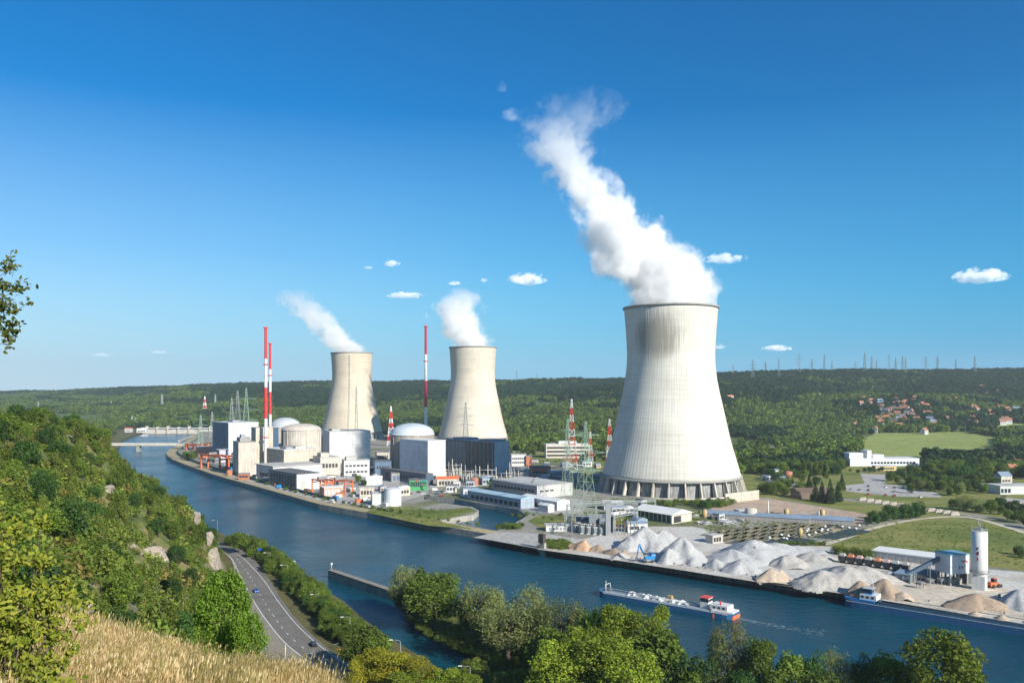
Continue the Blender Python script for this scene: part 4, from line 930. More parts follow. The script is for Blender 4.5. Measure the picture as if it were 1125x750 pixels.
LM = {'dark': leaf_mat('dark_leaves', (.026, .072, .015), (.070, .135, .026)), 'mid': leaf_mat('green_leaves', (.065, .120, .014), (.165, .225, .032)),
      'grey': leaf_mat('grey_green_leaves', (.13, .165, .05), (.29, .32, .12)), 'lime': leaf_mat('yellow_green_leaves', (.105, .175, .012), (.28, .33, .035)),
      'gold': leaf_mat('golden_leaves', (.17, .22, .015), (.48, .42, .035)), 'olive': leaf_mat('olive_leaves', (.095, .145, .02), (.23, .27, .045)), 'blueish': leaf_mat('deep_green_needles', (.018, .042, .016), (.04, .07, .025))}
def lobes_round(w, h, zc, n, seed, sub=.5):
    rs = random.Random(seed); L = [(0, 0, zc, w * .72, w * .72, h * .42)]
    for i in range(n):
        a = rs.uniform(0, 6.28); e = rs.uniform(-.75, 1.); rr = w * .66 * math.sqrt(max(.12, 1 - e * e * .8)); s = rs.uniform(.7, 1.25) * sub
        L.append((rr * math.cos(a), rr * math.sin(a), zc + e * h * .40, w * s, w * s, w * s * .85))
    return L
def lobes_slim(w, h, z0, n, seed):
    rs = random.Random(seed); L = []
    for i in range(n):
        f = (i + .5) / n; ww = w * (math.sin(math.pi * (f * .85 + .12)) ** .7); a = rs.uniform(0, 6.28); o = ww * rs.uniform(.15, .5)
        L.append((o * math.cos(a), o * math.sin(a), z0 + h * f, ww * .62, ww * .62, h / n * 1.3))
    return L
KINDS = {}
def kind(key, variants, leafmat, bark, fn, name, crown='crown'):
    KINDS[key] = [name, []]
    for s in range(variants):
        tb, (V, F) = fn(s); KINDS[key][1].append((tb.mesh('trunk', bark), mesh_np(crown, V, F, leafmat)))
# every kind is modelled 10 m tall and scaled
kind('broad', 4, LM['mid'], BARK, lambda s: (trunk(7, .28, 7, s), leaves(lobes_round(3.6, 7.2, 5.9, 13, s, .42), 2600, .27, seed=s)), 'broadleaf_tree')
kind('oak', 4, LM['dark'], BARK, lambda s: (trunk(7, .3, 7, s + 9), leaves(lobes_round(4.0, 7.4, 5.8, 15, s + 20, .40), 2800, .28, seed=s + 20)), 'oak_tree')
kind('birch', 4, LM['olive'], BIRCHB, lambda s: (trunk(9, .15, 8, s + 4, lean=.03 * (s - 1.5), ll=.5), leaves(lobes_slim(2.3, 7.2, 2.7, 9, s + 3), 1700, .21, .6, seed=s + 30)), 'birch_tree')
kind('willow', 3, LM['grey'], BARK, lambda s: (trunk(6.5, .4, 9, s + 2), leaves(lobes_round(4.0, 7.6, 5.8, 20, s + 40, .34), 6500, .18, .6, .35, .5, 1.2, seed=s + 40)), 'willow_tree')
kind('limey', 3, LM['lime'], BARK, lambda s: (trunk(7.5, .22, 10, s + 7, ll=.7), leaves(lobes_round(3.3, 8.6, 5.4, 24, s + 60, .30), 7500, .155, .6, .5, .4, seed=s + 60)), 'robinia_tree')
kind('golden', 2, LM['gold'], BARK, lambda s: (trunk(7, .22, 10, s + 7), leaves(lobes_round(3.8, 7.6, 5.6, 22, s + 80, .30), 7500, .155, .6, .5, .4, seed=s + 80)), 'robinia_tree')
kind('dense', 2, LM['mid'], BARK, lambda s: (trunk(6, .3, 7, s + 7), leaves(lobes_round(4.4, 8.2, 5.6, 22, s + 90, .36), 6500, .20, .5, .6, .5, seed=s + 90)), 'lime_tree')
kind('shrub', 4, LM['olive'], BARK, lambda s: (trunk(4, .12, 6, s + 5), leaves(lobes_round(5.2, 7.5, 4.2, 11, s + 70, .42), 1500, .36, seed=s + 70)), 'shrub')
kind('gshrub', 3, LM['mid'], BARK, lambda s: (trunk(4, .12, 6, s + 5), leaves(lobes_round(5.2, 7.5, 4.2, 11, s + 75, .42), 1500, .36, seed=s + 75)), 'shrub')
kind('conic', 2, LM['blueish'], BARK, lambda s: (trunk(9, .2, 5, s, ll=.3), leaves([(0, 0, .9 + 9 * f, 2.3 * (1 - f) + .25, 2.3 * (1 - f) + .25, .75) for f in [i / 11 for i in range(12)]], 1800, .26, .5, seed=s + 50)), 'fir_tree')
kind('poplar', 2, LM['mid'], BARK, lambda s: (trunk(8.5, .2, 8, s, ll=.4), leaves(lobes_slim(1.7, 8.6, 1.2, 11, s + 63), 2000, .24, .5, seed=s + 55)), 'poplar_tree')
NTREE = 0
def tree(k, loc, h, label, group=None, w=1., v=None):
    global NTREE
    NTREE += 1; nm, vs = KINDS[k]; t, c = vs[RND.randrange(len(vs)) if v is None else v % len(vs)]
    e = empty(nm, loc, RND.uniform(0, 6.28), label, 'shrub' if 'shrub' in nm else 'tree', group); s = h / 10.
    e.scale = (s * w, s * w, s)
    put('trunk', t, e); put('crown', c, e); return e
CS = {}
def crown_size(k, vi):
    if (k, vi) not in CS:
        me = KINDS[k][1][vi][1]; c = np.zeros(len(me.vertices) * 3, np.float32); me.vertices.foreach_get('co', c); c = c.reshape(-1, 3); CS[(k, vi)] = (float(np.percentile(np.abs(c[:, 0]), 94)), float(np.percentile(c[:, 2], 99.3)))
    return CS[(k, vi)]
def tree_at(k, px, py_top, d, label, group=None, hw=None, z=None, v=None):
    """tree whose crown top is sighted at (px, py_top) and which stands d metres out; hw is the crown's half width in sighted pixels"""
    p = at(px, d, 0); g = z if z is not None else -1.2; h = zt(py_top, d) - g
    vi = RND.randrange(len(KINDS[k][1])) if v is None else v % len(KINDS[k][1]); v = vi; base_w, top_ = crown_size(k, vi); h = h * 10 / top_
    w = (1.0 if px > 750 else 1.1) * (hw * d / FP) / (base_w * h / 10) if hw else 1.
    return tree(k, (p.x, p.y, g), h * 1.0, label, group, w, v)

# ---- peninsula and bottom-right trees, each one on its own ------------------------------------------
for a in [('willow', 450, 622, 322, 'grey-green willow at the tip of the peninsula where the guide wall ends', 17), ('poplar', 463, 626, 318, 'slim upright tree squeezed behind the round dark lime tree', 9),
          ('dense', 477, 632, 300, 'round dense dark green lime tree on the peninsula tip', 23), ('oak', 447, 650, 318, 'small dark tree at the foot of the tip willow', 10),
          ('willow', 528, 642, 285, 'olive grey willow, first of the big willows on the peninsula', 17), ('oak', 517, 655, 288, 'dark bushy tree in the gap right of the peninsula lawn', 9), ('willow', 541, 648, 282, 'narrow grey willow behind the broad middle willow', 13),
          ('willow', 577, 645, 280, 'tall pale willow at the river edge, middle of the peninsula', 19), ('willow', 558, 664, 262, 'broad low willow in front of the tall pale one', 25), ('willow', 592, 668, 270, 'small willow leaning over the river right of the tall pale one', 13),
          ('willow', 616, 658, 258, 'spreading willow left of the bright robinias', 20), ('broad', 600, 690, 240, 'mid green tree under the spreading willow', 18), ('oak', 640, 668, 262, 'dark tree behind the bright robinias', 14), ('limey', 612, 704, 222, 'bright yellow-green robinia, leftmost of the bottom cluster', 26),
          ('limey', 640, 690, 228, 'bright robinia with a ragged crown in the bottom cluster', 24), ('broad', 656, 672, 240, 'tall green tree peeping over the bottom cluster', 16), ('limey', 676, 664, 236, 'tallest feathery robinia in front of the tanker barge', 18),
          ('limey', 664, 700, 220, 'wide bright robinia at the bottom edge, middle of the cluster', 28), ('limey', 702, 672, 236, 'feathery robinia with a forked top left of the barge stern', 20), ('limey', 724, 668, 238, 'narrow upright robinia closest to the barge', 13),
          ('broad', 716, 694, 224, 'full green tree at the right end of the robinia cluster', 26), ('limey', 690, 712, 214, 'low bright tree at the bottom edge under the barge', 26), ('oak', 737, 712, 224, 'dark tree closing the robinia cluster on the right', 16),
          ('oak', 774, 724, 222, 'low dark round tree left of the tall pale willow', 17), ('willow', 799, 684, 232, 'tall pale willow rising into the river below the barge wake', 18), ('dense', 834, 701, 226, 'dark egg-shaped tree right of the tall pale willow', 15),
          ('broad', 870, 718, 222, 'round green tree right of the egg-shaped one', 15), ('oak', 893, 716, 222, 'dark tree left of the pale round willow', 12), ('willow', 919, 716, 222, 'pale round willow in the bottom right row', 17), ('oak', 946, 719, 220, 'dark slim tree right of the pale round willow', 11),
          ('oak', 959, 727, 218, 'low dark tree between two taller ones in the bottom right row', 9), ('broad', 977, 720, 218, 'green tree, last before the gap in the bottom right row', 16), ('limey', 1036, 698, 205, 'big airy bright tree standing alone at the bottom right', 34),
          ('limey', 1060, 722, 203, 'smaller bright tree against the airy one at the bottom right', 20), ('gshrub', 1003, 741, 214, 'low bush at the bottom edge in the gap of trees', 16), ('broad', 852, 735, 216, 'low green tree in front of the bottom right row', 14),
          ('broad', 756, 738, 218, 'low green tree at the bottom edge between cluster and row', 13), ('oak', 815, 738, 216, 'low dark tree at the bottom edge under the pale willow', 14), ('broad', 905, 742, 210, 'low tree at the bottom edge under the pale round willow', 16)]:
    tree_at(a[0], a[1], a[2], a[3], a[4], 'trees on the peninsula', a[5])
for i in range(16):
    px = RND.uniform(500, 600); d = RND.uniform(240, 262); tree_at(['gshrub', 'shrub'][i % 2], px, 430 + FP * (CAMZ - 2.5) / d, d, 'low bush in the shade under the peninsula willows', 'bushes under the willows', None)
for px, d, y in [(560, 236, 738), (580, 232, 735), (603, 226, 742), (625, 215, 745), (548, 240, 744)]: tree_at('broad', px, y, d, 'shaded green tree along the bottom edge beside the channel', 'trees beside the channel', 14)
# yellow-green trees at the near channel bank
for a in [('golden', 408, 714, 236, 'golden robinia beside the dark car at the bottom', 18), ('golden', 432, 716, 230, 'brightest golden robinia around the clear street lamp', 18), ('golden', 462, 722, 228, 'golden-tipped robinia right of the clear street lamp', 17),
          ('limey', 490, 734, 224, 'yellow-green tree at the bottom edge beside the channel lamp', 15), ('broad', 398, 690, 248, 'round green tree at the end of the road hedge', 17), ('broad', 414, 700, 244, 'green tree on the channel bank behind the golden robinias', 12),
          ('limey', 448, 738, 222, 'low yellow-green tree at the bottom edge', 20), ('gshrub', 478, 742, 226, 'bush by the water at the bottom edge', 12), ('golden', 395, 728, 232, 'golden tree overhanging the road edge at the bottom', 13), ('limey', 515, 741, 222, 'small lime green tree right of the channel lamp', 13)]:
    tree_at(a[0], a[1], a[2], a[3], a[4], 'trees on the near channel bank', a[5], z=-.8)
# hedge of trees between road and river
hp = gp([(262, 598), (278, 603), (296, 614), (312, 628), (327, 645), (344, 660), (360, 676), (378, 694), (392, 706)], -.8); hp = smooth_pts(hp, 6)
for i, p in enumerate(hp):
    f = i / (len(hp) - 1)
    for j in range(3 if f > .12 else 1):
        x = p.x + RND.uniform(-1.5, 2.) + (j - 1) * 3.6; y = p.y + RND.uniform(-2, 2) + (j - 1) * 2; h = RND.uniform(6.2, 9.5) * (.85 if j == 0 else 1. if j == 1 else .72)
        tree(RND.choice(['broad', 'dense', 'dense', 'gshrub', 'oak']), (x, y, -2.), h, 'green hedge tree in the row between the road and the river' if j < 2 else 'lower green tree on the river side of the road hedge', 'hedge trees between road and river', RND.uniform(.85, 1.15))
tree_at('broad', 263, 584.5, 437, 'lone round tree by the far road curve at the water', None, 6, z=-.8)

# ---- hillside trees ----------------------------------------------------------------------------------
cand = []
rs = random.Random(5)
BARE = [((150, 622), 15), ((118, 540), 9), ((236, 622), 13)]
def proj(x, y, z): return (562.5 + FP * x / y, 430 - FP * (z - CAMZ) / y)
for gy in np.arange(58, 560, 6.6):
    for gx in np.arange(-330, 20, 6.6):
        x = gx + rs.uniform(-3, 3); y = gy + rs.uniform(-3, 3); toe = np.interp(y, TY, TX); s = toe - x
        if s < 5 or x / y < -.70: continue
        z = hz(x, y); px, py = proj(x, y, z + 3)
        if px < -25 or py > 745 or (z < 4 and s < 8): continue
        if any((px - b[0][0]) ** 2 + ((py - b[0][1]) * 1.3) ** 2 < b[1] ** 2 for b in BARE) and rs.random() < .9: continue
        if y < 80 and s < 45: continue
        # keep only what the slope shows
        t = np.linspace(.1, .97, 40); zz = hill(x * t, y * t); ray = CAMZ + (z + 6 - CAMZ) * t
        if (zz > ray).any(): continue
        cand.append((x, y, z, px, py, s))
rs.shuffle(cand); cand = sorted(cand[:292], key=lambda c: c[1])
print('hillside candidates', len(cand))
for (x, y, z, px, py, s) in cand:
    top = s > 58; r = rs.random()
    if top: k = 'broad' if r < .3 else 'birch' if r < .75 else 'oak'
    elif s < 22: k = 'broad' if r < .5 else 'gshrub' if r < .75 else 'oak'
    else: k = 'birch' if r < .42 else 'broad' if r < .72 else 'oak' if r < .9 else 'shrub'
    if 100 < y < 150 and r > .93: k = 'limey'
    h = rs.uniform(5.5, 9.5) * (1.12 if top else 1.) * (.85 if y < 110 else 1.)
    if k in ('shrub', 'gshrub'): h *= .5
    lab = {'birch': 'slender pale-trunked birch among the trees', 'broad': 'bushy mid green tree', 'oak': 'dark green oak', 'shrub': 'low olive shrub', 'gshrub': 'low green shrub', 'limey': 'bright yellow-green young tree'}[k]
    tree(k, (x, y, z - .9), h * 1.12, lab + (' along the top of the rocky hillside' if top else ' low on the hillside just above the road' if s < 22 else ' on the steep hillside at left'), 'trees on the rocky hillside', rs.uniform(.85, 1.2))
# two larger trees close to the viewpoint
KINDS['near'] = ['young_oak_tree', [(trunk(8, .13, 14, 3, ll=.6).mesh('trunk', BARK), mesh_np('crown', *leaves(lobes_round(2.3, 6.4, 6.6, 34, 5, .26), 21000, .072, .6, .6, .3, seed=8), leaf_mat('fresh_green_oak_leaves', (.055, .12, .012), (.16, .25, .028))))]]  # oak leaf greens, mixed leaf by leaf
z = hz(-14.4, 41); e = empty('young_oak_tree', (-14.6, 41, z), .4, 'full green young oak rising right behind the dry grass knoll', 'tree'); hh = zt(617, 41) - z
e.scale = (hh / 10 * .80, hh / 10 * .80, hh / 10); put('trunk', KINDS['near'][1][0][0], e); put('crown', KINDS['near'][1][0][1], e)
z = hz(-11.2, 40); e = empty('young_oak_tree', (-12.6, 39, z), 2.4, 'lower right-hand young oak leaning towards the layby behind the knoll', 'tree'); hh = zt(664, 39) - z
e.scale = (hh / 10 * .62, hh / 10 * .62, hh / 10); put('trunk', KINDS['near'][1][0][0], e); put('crown', KINDS['near'][1][0][1], e)

# ---- instanced masses -----------------------------------------------------------------------------------
def stuff(name, pts, scl, rot, meshes, label=None, kinds=None):
    me = bpy.data.meshes.new(name); n = len(pts); me.vertices.add(n); me.vertices.foreach_set('co', np.asarray(pts, np.float32).ravel())
    for nm, arr in (('scl', scl), ('rot', rot)):
        a = me.attributes.new(nm, 'FLOAT', 'POINT'); a.data.foreach_set('value', np.asarray(arr, np.float32))
    a = me.attributes.new('kindi', 'INT', 'POINT'); a.data.foreach_set('value', (kinds if kinds is not None else NP.randint(0, len(meshes), n)).astype(np.int32))
    o = put(name, me); props(o, label, kind='stuff')
    ng = bpy.data.node_groups.new(name + '_scatter', 'GeometryNodeTree')
    ng.interface.new_socket('Geometry', in_out='INPUT', socket_type='NodeSocketGeometry'); ng.interface.new_socket('Geometry', in_out='OUTPUT', socket_type='NodeSocketGeometry')
    N = ng.nodes; gi = N.new('NodeGroupInput'); go = N.new('NodeGroupOutput'); ip = N.new('GeometryNodeInstanceOnPoints'); jn = N.new('GeometryNodeJoinGeometry')
    for mm in meshes[::-1]:
        po = bpy.data.objects.new(name + '_member', mm); oi = N.new('GeometryNodeObjectInfo'); oi.inputs['Object'].default_value = po; oi.inputs['As Instance'].default_value = True
        ng.links.new(oi.outputs['Geometry'], jn.inputs[0])
    def attr(nm, ty):
        a = N.new('GeometryNodeInputNamedAttribute'); a.data_type = ty; a.inputs['Name'].default_value = nm; return a.outputs['Attribute']
    ng.links.new(gi.outputs[0], ip.inputs['Points']); ng.links.new(jn.outputs[0], ip.inputs['Instance']); ip.inputs['Pick Instance'].default_value = True
    ng.links.new(attr('kindi', 'INT'), ip.inputs['Instance Index'])
    cx = N.new('ShaderNodeCombineXYZ'); ng.links.new(attr('rot', 'FLOAT'), cx.inputs[2]); ng.links.new(cx.outputs[0], ip.inputs['Rotation'])
    ng.links.new(attr('scl', 'FLOAT'), ip.inputs['Scale']); ng.links.new(ip.outputs[0], go.inputs[0])
    md = o.modifiers.new('scatter', 'NODES'); md.node_group = ng; return o
def wood_mesh(seed, mat, n=260, size=1.15, slim=False, w=5.2):
    L = [(0, 0, 3.5, w * .8, w * .8, 3.4)] + [(w * .55 * math.cos(a), w * .55 * math.sin(a), 4. + (i % 3) * 1.4, w * .45, w * .45, 2.3) for i, a in enumerate([seed + j * 1.05 for j in range(6)])] + [(0, 0, 7.4, w * .42, w * .42, 2.1)]
    V, F = leaves(L, n, size, .45, .75, .75, seed=seed + 200); return mesh_np('canopy', V, F, mat)
LW = leaf_mat('deep_wood_leaves', (.012, .040, .012), (.034, .078, .020)); LW2 = leaf_mat('dark_wood_leaves', (.018, .050, .013), (.048, .095, .023))
WD = [wood_mesh(i, [LW, LW2, LW, LM['mid'], LM['mid'], LM['mid']][i]) for i in range(6)]
FPX = [0, 60, 150, 260, 340, 480, 555, 650, 700, 790, 860, 925, 936, 1015, 1022, 1060, 1125, 1200]
FY = [1700, 1650, 1950, 1850, 1650, 1600, 1200, 1140, 1000, 850, 835, 850, 1080, 1080, 830, 790, 800, 800]
def band(y0, y1, sp):
    g = np.meshgrid(np.arange(-.72 * y1, .72 * y1, sp), np.arange(y0, y1, sp)); X = g[0].ravel() + NP.uniform(-.45, .45, g[0].size) * sp; Y = g[1].ravel() + NP.uniform(-.45, .45, g[0].size) * sp
    px = 562.5 + FP * X / Y; k = (px > -60) & (px < 1190) & (Y > np.interp(px, FPX, FY)); X, Y = X[k], Y[k]
    for c in CLEAR: k = ~inside(X, Y, c); X, Y = X[k], Y[k]
    Z = np.maximum(far_h(X, Y), 0)
    # patchwork of hedged plots on the lower valley side
    pl = vnoise(X, Y, 130, 77); gap = (pl > .70) & (Z < 60) & (Y < 2600) & (NP.rand(len(X)) < .93); k = ~gap; X, Y, Z = X[k], Y[k], Z[k]
    return np.stack([X, Y, Z], -1)
B1, B2, B3 = band(780, 1500, 10.5), band(1500, 2300, 12.5), band(2300, 4700, 15.5)
inriver = lambda p: inside(p[:, 0], p[:, 1], leftup[:8] + [(-700, 2000), (-420, 2000), (-330, 1300), (-300, 800)])
B1 = B1[~inriver(B1)]; B2 = B2[~((B2[:, 0] / B2[:, 1] < -.36) & (B2[:, 0] / B2[:, 1] > -.47) & (B2[:, 1] < 1900))]
# village clearings
VIL = [(1860, 945, 1050, 95), (1700, 1050, 1140, 70)]
# nearest ones stand as individuals
px1 = 562.5 + FP * B1[:, 0] / B1[:, 1]; o_ = np.argsort(B1[:, 1]); vis = (px1[o_] > 540) & (px1[o_] < 1135) & ~((px1[o_] > 662) & (px1[o_] < 815)); near = o_[vis][:165]; rest = np.setdiff1d(np.arange(len(B1)), near)
for i in near:
    x, y, z = B1[i]; px = px1[i]
    k = RND.choice(['oak', 'oak', 'broad', 'broad', 'dense', 'willow' if RND.random() < .3 else 'oak', 'poplar' if RND.random() < .4 else 'broad'])
    where = 'in the wood right of the largest cooling tower' if px < 930 else 'in the wood by the right frame edge' if px > 1015 else 'behind the white factory' if px < 1015 and px > 930 else 'near the plant fence'
    if px < 662: where = 'at the edge of the wood behind the glazed hall'
    nm = {'oak': 'dark oak', 'broad': 'mid green broadleaf tree', 'dense': 'dense rounded lime tree', 'willow': 'grey-green willow', 'poplar': 'narrow poplar'}[k]
    tree(k, (x, y, z - 2.5), RND.uniform(11, 17), nm + ' ' + where, 'trees at the near edge of the valley wood')
allp = np.concatenate([B1[rest], B2, B3]); sc_ = np.concatenate([NP.uniform(.7, 1.5, len(rest)), NP.uniform(.75, 1.6, len(B2)), NP.uniform(.9, 1.7, len(B3))]) * (.8 + .45 * vnoise(allp[:, 0], allp[:, 1], 90, 61))
print('wood points', len(allp))
lt = vnoise(allp[:, 0], allp[:, 1], 240, 51) * .6 + vnoise(allp[:, 0], allp[:, 1], 70, 52) * .4 + NP.normal(size=len(allp)) * .05
kd = np.where(lt > .50 + np.clip((allp[:, 2] - 50) / 260, -.1, .4), 3 + NP.randint(0, 3, len(allp)), NP.randint(0, 3, len(allp)))
stuff('far_wood', allp, sc_, NP.uniform(0, 6.28, len(allp)), WD, 'continuous dark green wood covering the valley side to the ridge', kd)
# undergrowth on the rocky slope
xs = NP.uniform(-330, 20, 42000); ys_ = 45 + 500 * NP.rand(42000) ** 1.3; toe = np.interp(ys_, TY, TX); s = toe - xs; zz = hill(xs, ys_)
bare = vnoise(xs, ys_, 17, 41) > .84
px_, py_ = 562.5 + FP * xs / ys_, 430 - FP * (zz - CAMZ) / ys_
for b_ in BARE: bare |= (px_ - b_[0][0]) ** 2 + ((py_ - b_[0][1]) * 1.3) ** 2 < (b_[1] * .95) ** 2
k = (s > 3) & (px_ > -30) & (zz < 75) & ~bare & (ys_ > 45)
V, F = leaves([(0, 0, .5, .8, .8, .6), (.5, .2, .4, .6, .6, .45), (-.4, -.3, .45, .6, .6, .5)], 130, .13, seed=3); us = [mesh_np('undergrowth', V, F, LM['olive']), mesh_np('undergrowth', V, F, LM['mid']), mesh_np('undergrowth', V, F, LM['mid']), mesh_np('undergrowth', V, F, LM['olive']), mesh_np('undergrowth', V, F, leaf_mat('rusty_bracken', (.15, .12, .03), (.27, .22, .06)))]; us = us[:4] + us[:4] + us[4:]
stuff('undergrowth', np.stack([xs, ys_, zz], -1)[k], NP.uniform(.8, 2.3, k.sum()) * (1 + .9 * (NP.rand(k.sum()) > .8)), NP.uniform(0, 6.28, k.sum()), us, 'mixed scrub and bracken covering the rocky slope')
# river-bank reeds and scrub, and rough growth on the plant side
def scat(name, poly, n, smin, smax, meshes, label, z=0.):
    P_ = np.array(poly); x0, y0 = P_.min(0); x1, y1 = P_.max(0); X = NP.uniform(x0, x1, n * 4); Y = NP.uniform(y0, y1, n * 4); k = inside(X, Y, poly); X, Y = X[k][:n], Y[k][:n]
    return stuff(name, np.stack([X, Y, np.full(len(X), z)], -1), NP.uniform(smin, smax, len(X)), NP.uniform(0, 6.28, len(X)), meshes, label)
scat('bank_scrub', gp([(446, 666), (475, 666), (501, 673), (589, 701), (640, 718), (700, 735), (640, 745), (560, 730), (508, 716), (471, 700), (450, 684)], -1.2), 900, .5, 1.3, us[:2], 'low green scrub edging the peninsula', -1.2)
scat('verge_scrub', gp([(262, 599), (290, 611), (320, 623), (345, 652), (377, 672), (402, 692), (440, 722), (470, 745), (425, 745), (385, 712), (345, 677), (310, 640), (285, 612)], -.8), 1500, .5, 1.4, us[:2], 'rough scrub on the verge between road and river', -.8)
scat('quay_scrub', gp([(592, 601), (600, 594), (622, 594), (632, 600), (620, 604)], 0), 240, 1., 1.8, us[:2], 'bright scrub on the quay beside the timber frame')
scat('meadow_tufts', gp([(905, 600), (930, 588), (985, 573), (1085, 575), (1180, 600), (1180, 628), (1000, 612)], 0), 900, .25, .8, us[:2], 'scattered weeds in the meadow')
scat('tongue_scrub', gp([(400, 561), (430, 557), (520, 561), (478, 570), (520, 580), (470, 576)], 0), 260, .4, .9, us[:2], 'scrub on the grass tongue by the basin')
scat('bed_scrub', gp([(770, 574), (800, 566), (870, 570), (960, 577), (940, 590), (900, 600), (830, 598), (780, 590)], 0), 900, .3, .9, us, 'weeds growing between the settling beds')
# clumps and hedges on the plant side
def clump(lst, lab, group, z=0.):
    for (k, px, py, h) in lst: tree(k, tuple(P(px, py, z - (.2 * h if k in ('oak', 'broad', 'willow') else .1 * h if 'shrub' in k else 0))), h * 1.1, lab, group)
clump([('gshrub', 548 + i * 3.4 + RND.uniform(-1, 1), 582 - (i % 3), RND.uniform(3.5, 5)) for i in range(8)], 'green bush on the basin bank left of the switchyard', 'bushes on the basin bank')
clump([('broad', 203 + i * 3, 505 + (i % 2) * 2, RND.uniform(9, 13)) for i in range(5)], 'dark tree in the clump inside the river bend', 'tree clump in the river bend')
clump([('broad', 394, 533, 9), ('oak', 399, 535, 7), ('gshrub', 388, 545, 5)], 'tree between the white office block and the storage tank', 'trees beside the storage tank')
clump([('broad', 538, 538, 7), ('broad', 543, 538, 6)], 'green tree at the edge of the harbour basin', 'trees by the basin')
clump([('gshrub', 655 + i * 5 + RND.uniform(-2, 2), 556 + RND.uniform(-2, 3), RND.uniform(4, 8)) for i in range(30)], 'green bush along the foot of the largest cooling tower', 'bushes at the tower foot')
clump([('oak', 773 + i * 4, 560 + (i % 2) * 2, RND.uniform(7, 9)) for i in range(3)], 'dark tree right of the tower foot bushes', 'dark trees at the tower foot')
clump([('broad', 800 + i * 5, 551 - i * .4, RND.uniform(5, 7)) for i in range(5)], 'bright tree along the curved retaining wall', 'trees along the retaining wall')
clump([('broad', 838 + i * 5, 545 + (i % 3), RND.uniform(8, 13)) for i in range(6)], 'green tree right of the tall pale retaining wall', 'trees right of the retaining wall')
clump([('conic', 896, 550, 14), ('conic', 903, 552, 15), ('conic', 912, 553, 17), ('conic', 921, 551, 14), ('conic', 925, 538, 13), ('conic', 889, 540, 14)], 'dark fir in the group above the tan lot', 'firs above the tan lot')
clump([('poplar', 884 + i * 6, 522, 14) for i in range(5)], 'narrow tree in the row left of the grey parking lot', 'row of narrow trees')
clump([('oak', 930 + i * 9 + RND.uniform(-3, 3), 523 + i * 1.2, RND.uniform(8, 11)) for i in range(0)], '', '')
clump([('broad', 975 + i * 7 + RND.uniform(-3, 3), 531 + i * 1.6 + RND.uniform(-2, 0), RND.uniform(8, 12)) for i in range(12)], 'green tree lining the far side of the grey parking lot', 'trees lining the grey parking lot')
clump([('oak', 985 + i * 7.5 + RND.uniform(-3, 3), 525 + i * 1.4, RND.uniform(8, 12)) for i in range(12)], 'dark tree in the second row beyond the grey parking lot', 'second row beyond the parking lot')
clump([('oak', 954 + i * 5, 578 - (i % 2) * 2, RND.uniform(6, 9)) for i in range(4)] + [('oak', 975 + i * 7, 576 - i * .8, RND.uniform(10, 13)) for i in range(6)], 'dark tree in the thicket left of the dirt track', 'thicket beside the dirt track')
clump([('willow', 1058, 565, 15), ('willow', 1072, 566, 13), ('broad', 1088, 568, 12), ('broad', 1047, 562, 9)], 'pale tree above the bend of the dirt track', 'pale trees above the track bend')
clump([('broad', 1093 + i * 7, 566 + i * 3 + RND.uniform(-2, 2), RND.uniform(6, 10)) for i in range(7)] + [('oak', 1100 + i * 8, 560 + i * 2.5, RND.uniform(7, 11)) for i in range(6)], 'green tree in the strip above the dirt track at right', 'trees above the track at right')
clump([(RND.choice(['oak', 'broad', 'broad', 'gshrub', 'conic']), RND.uniform(838, 924), RND.uniform(509, 544), RND.uniform(7, 12)) for i in range(46)], 'tree in the loose grove between the largest tower and the grey parking lot', 'grove right of the largest tower')
clump([(RND.choice(['oak', 'broad', 'broad', 'willow']), RND.uniform(1000, 1095), RND.uniform(517, 546), RND.uniform(8, 12)) for i in range(44)], 'tree in the grove right of the grey parking lot', 'grove right of the parking lot')
clump([(RND.choice(['oak', 'broad']), 935 + i * 6.5 + RND.uniform(-2, 2), 519.5 + RND.uniform(-1.5, 2.5), RND.uniform(4, 7)) for i in range(16)], 'low tree masking the foot of the white factory', 'trees before the white factory')
clump([(RND.choice(['gshrub', 'broad']), 700 + i * 6 + RND.uniform(-2, 2), 566 + RND.uniform(-3, 3), RND.uniform(2.5, 4.5)) for i in range(12)], 'bush on the rough grass between tower foot and gravel yard', 'bushes between tower and gravel yard')
clump([('gshrub', 560 + i * 9 + RND.uniform(-3, 3), 569 + RND.uniform(-3, 3), RND.uniform(2, 4)) for i in range(10)], 'bush on the grass strip left of the switchyard', 'bushes left of the switchyard')
clump([('oak', 640 + i * 6, 507 + RND.uniform(-3, 4), RND.uniform(8, 12)) for i in range(8)] + [('broad', 556 + i * 6, 503 + RND.uniform(-2, 3), RND.uniform(8, 12)) for i in range(6)], 'tree beside the distant long office block', 'trees around the office block')
clump([('shrub', 918 + i * 5.5 + RND.uniform(-2, 2), 609 + i * .8, RND.uniform(4, 6.5)) for i in range(8)], 'olive bush behind the wagons at the meadow corner', 'bushes behind the wagons')
clump([('gshrub', 858 + i * 4.2, 599 + (i % 2), RND.uniform(2.5, 3.6)) for i in range(12)], 'low bush in the hedge between the beds and gravel heaps', 'hedge below the beds')
clump([('gshrub', 843 + i * 6, 567 + i * .8, RND.uniform(3, 4.5)) for i in range(8)], 'low bush in the hedge behind the long barn', 'hedge behind the barn')
clump([('oak', 1119, 612, 6), ('gshrub', 1124, 614, 5)], 'dark bush at the right edge of the meadow', 'bushes at the meadow edge')
clump([('gshrub', 690 + i * 6, 575 - (i % 2) * 3, RND.uniform(3, 5)) for i in range(4)], 'bush beside the open white roofed shed', 'bushes beside the open shed')
clump([('gshrub', RND.uniform(235, 345), 0, 0)] * 0, '', '')
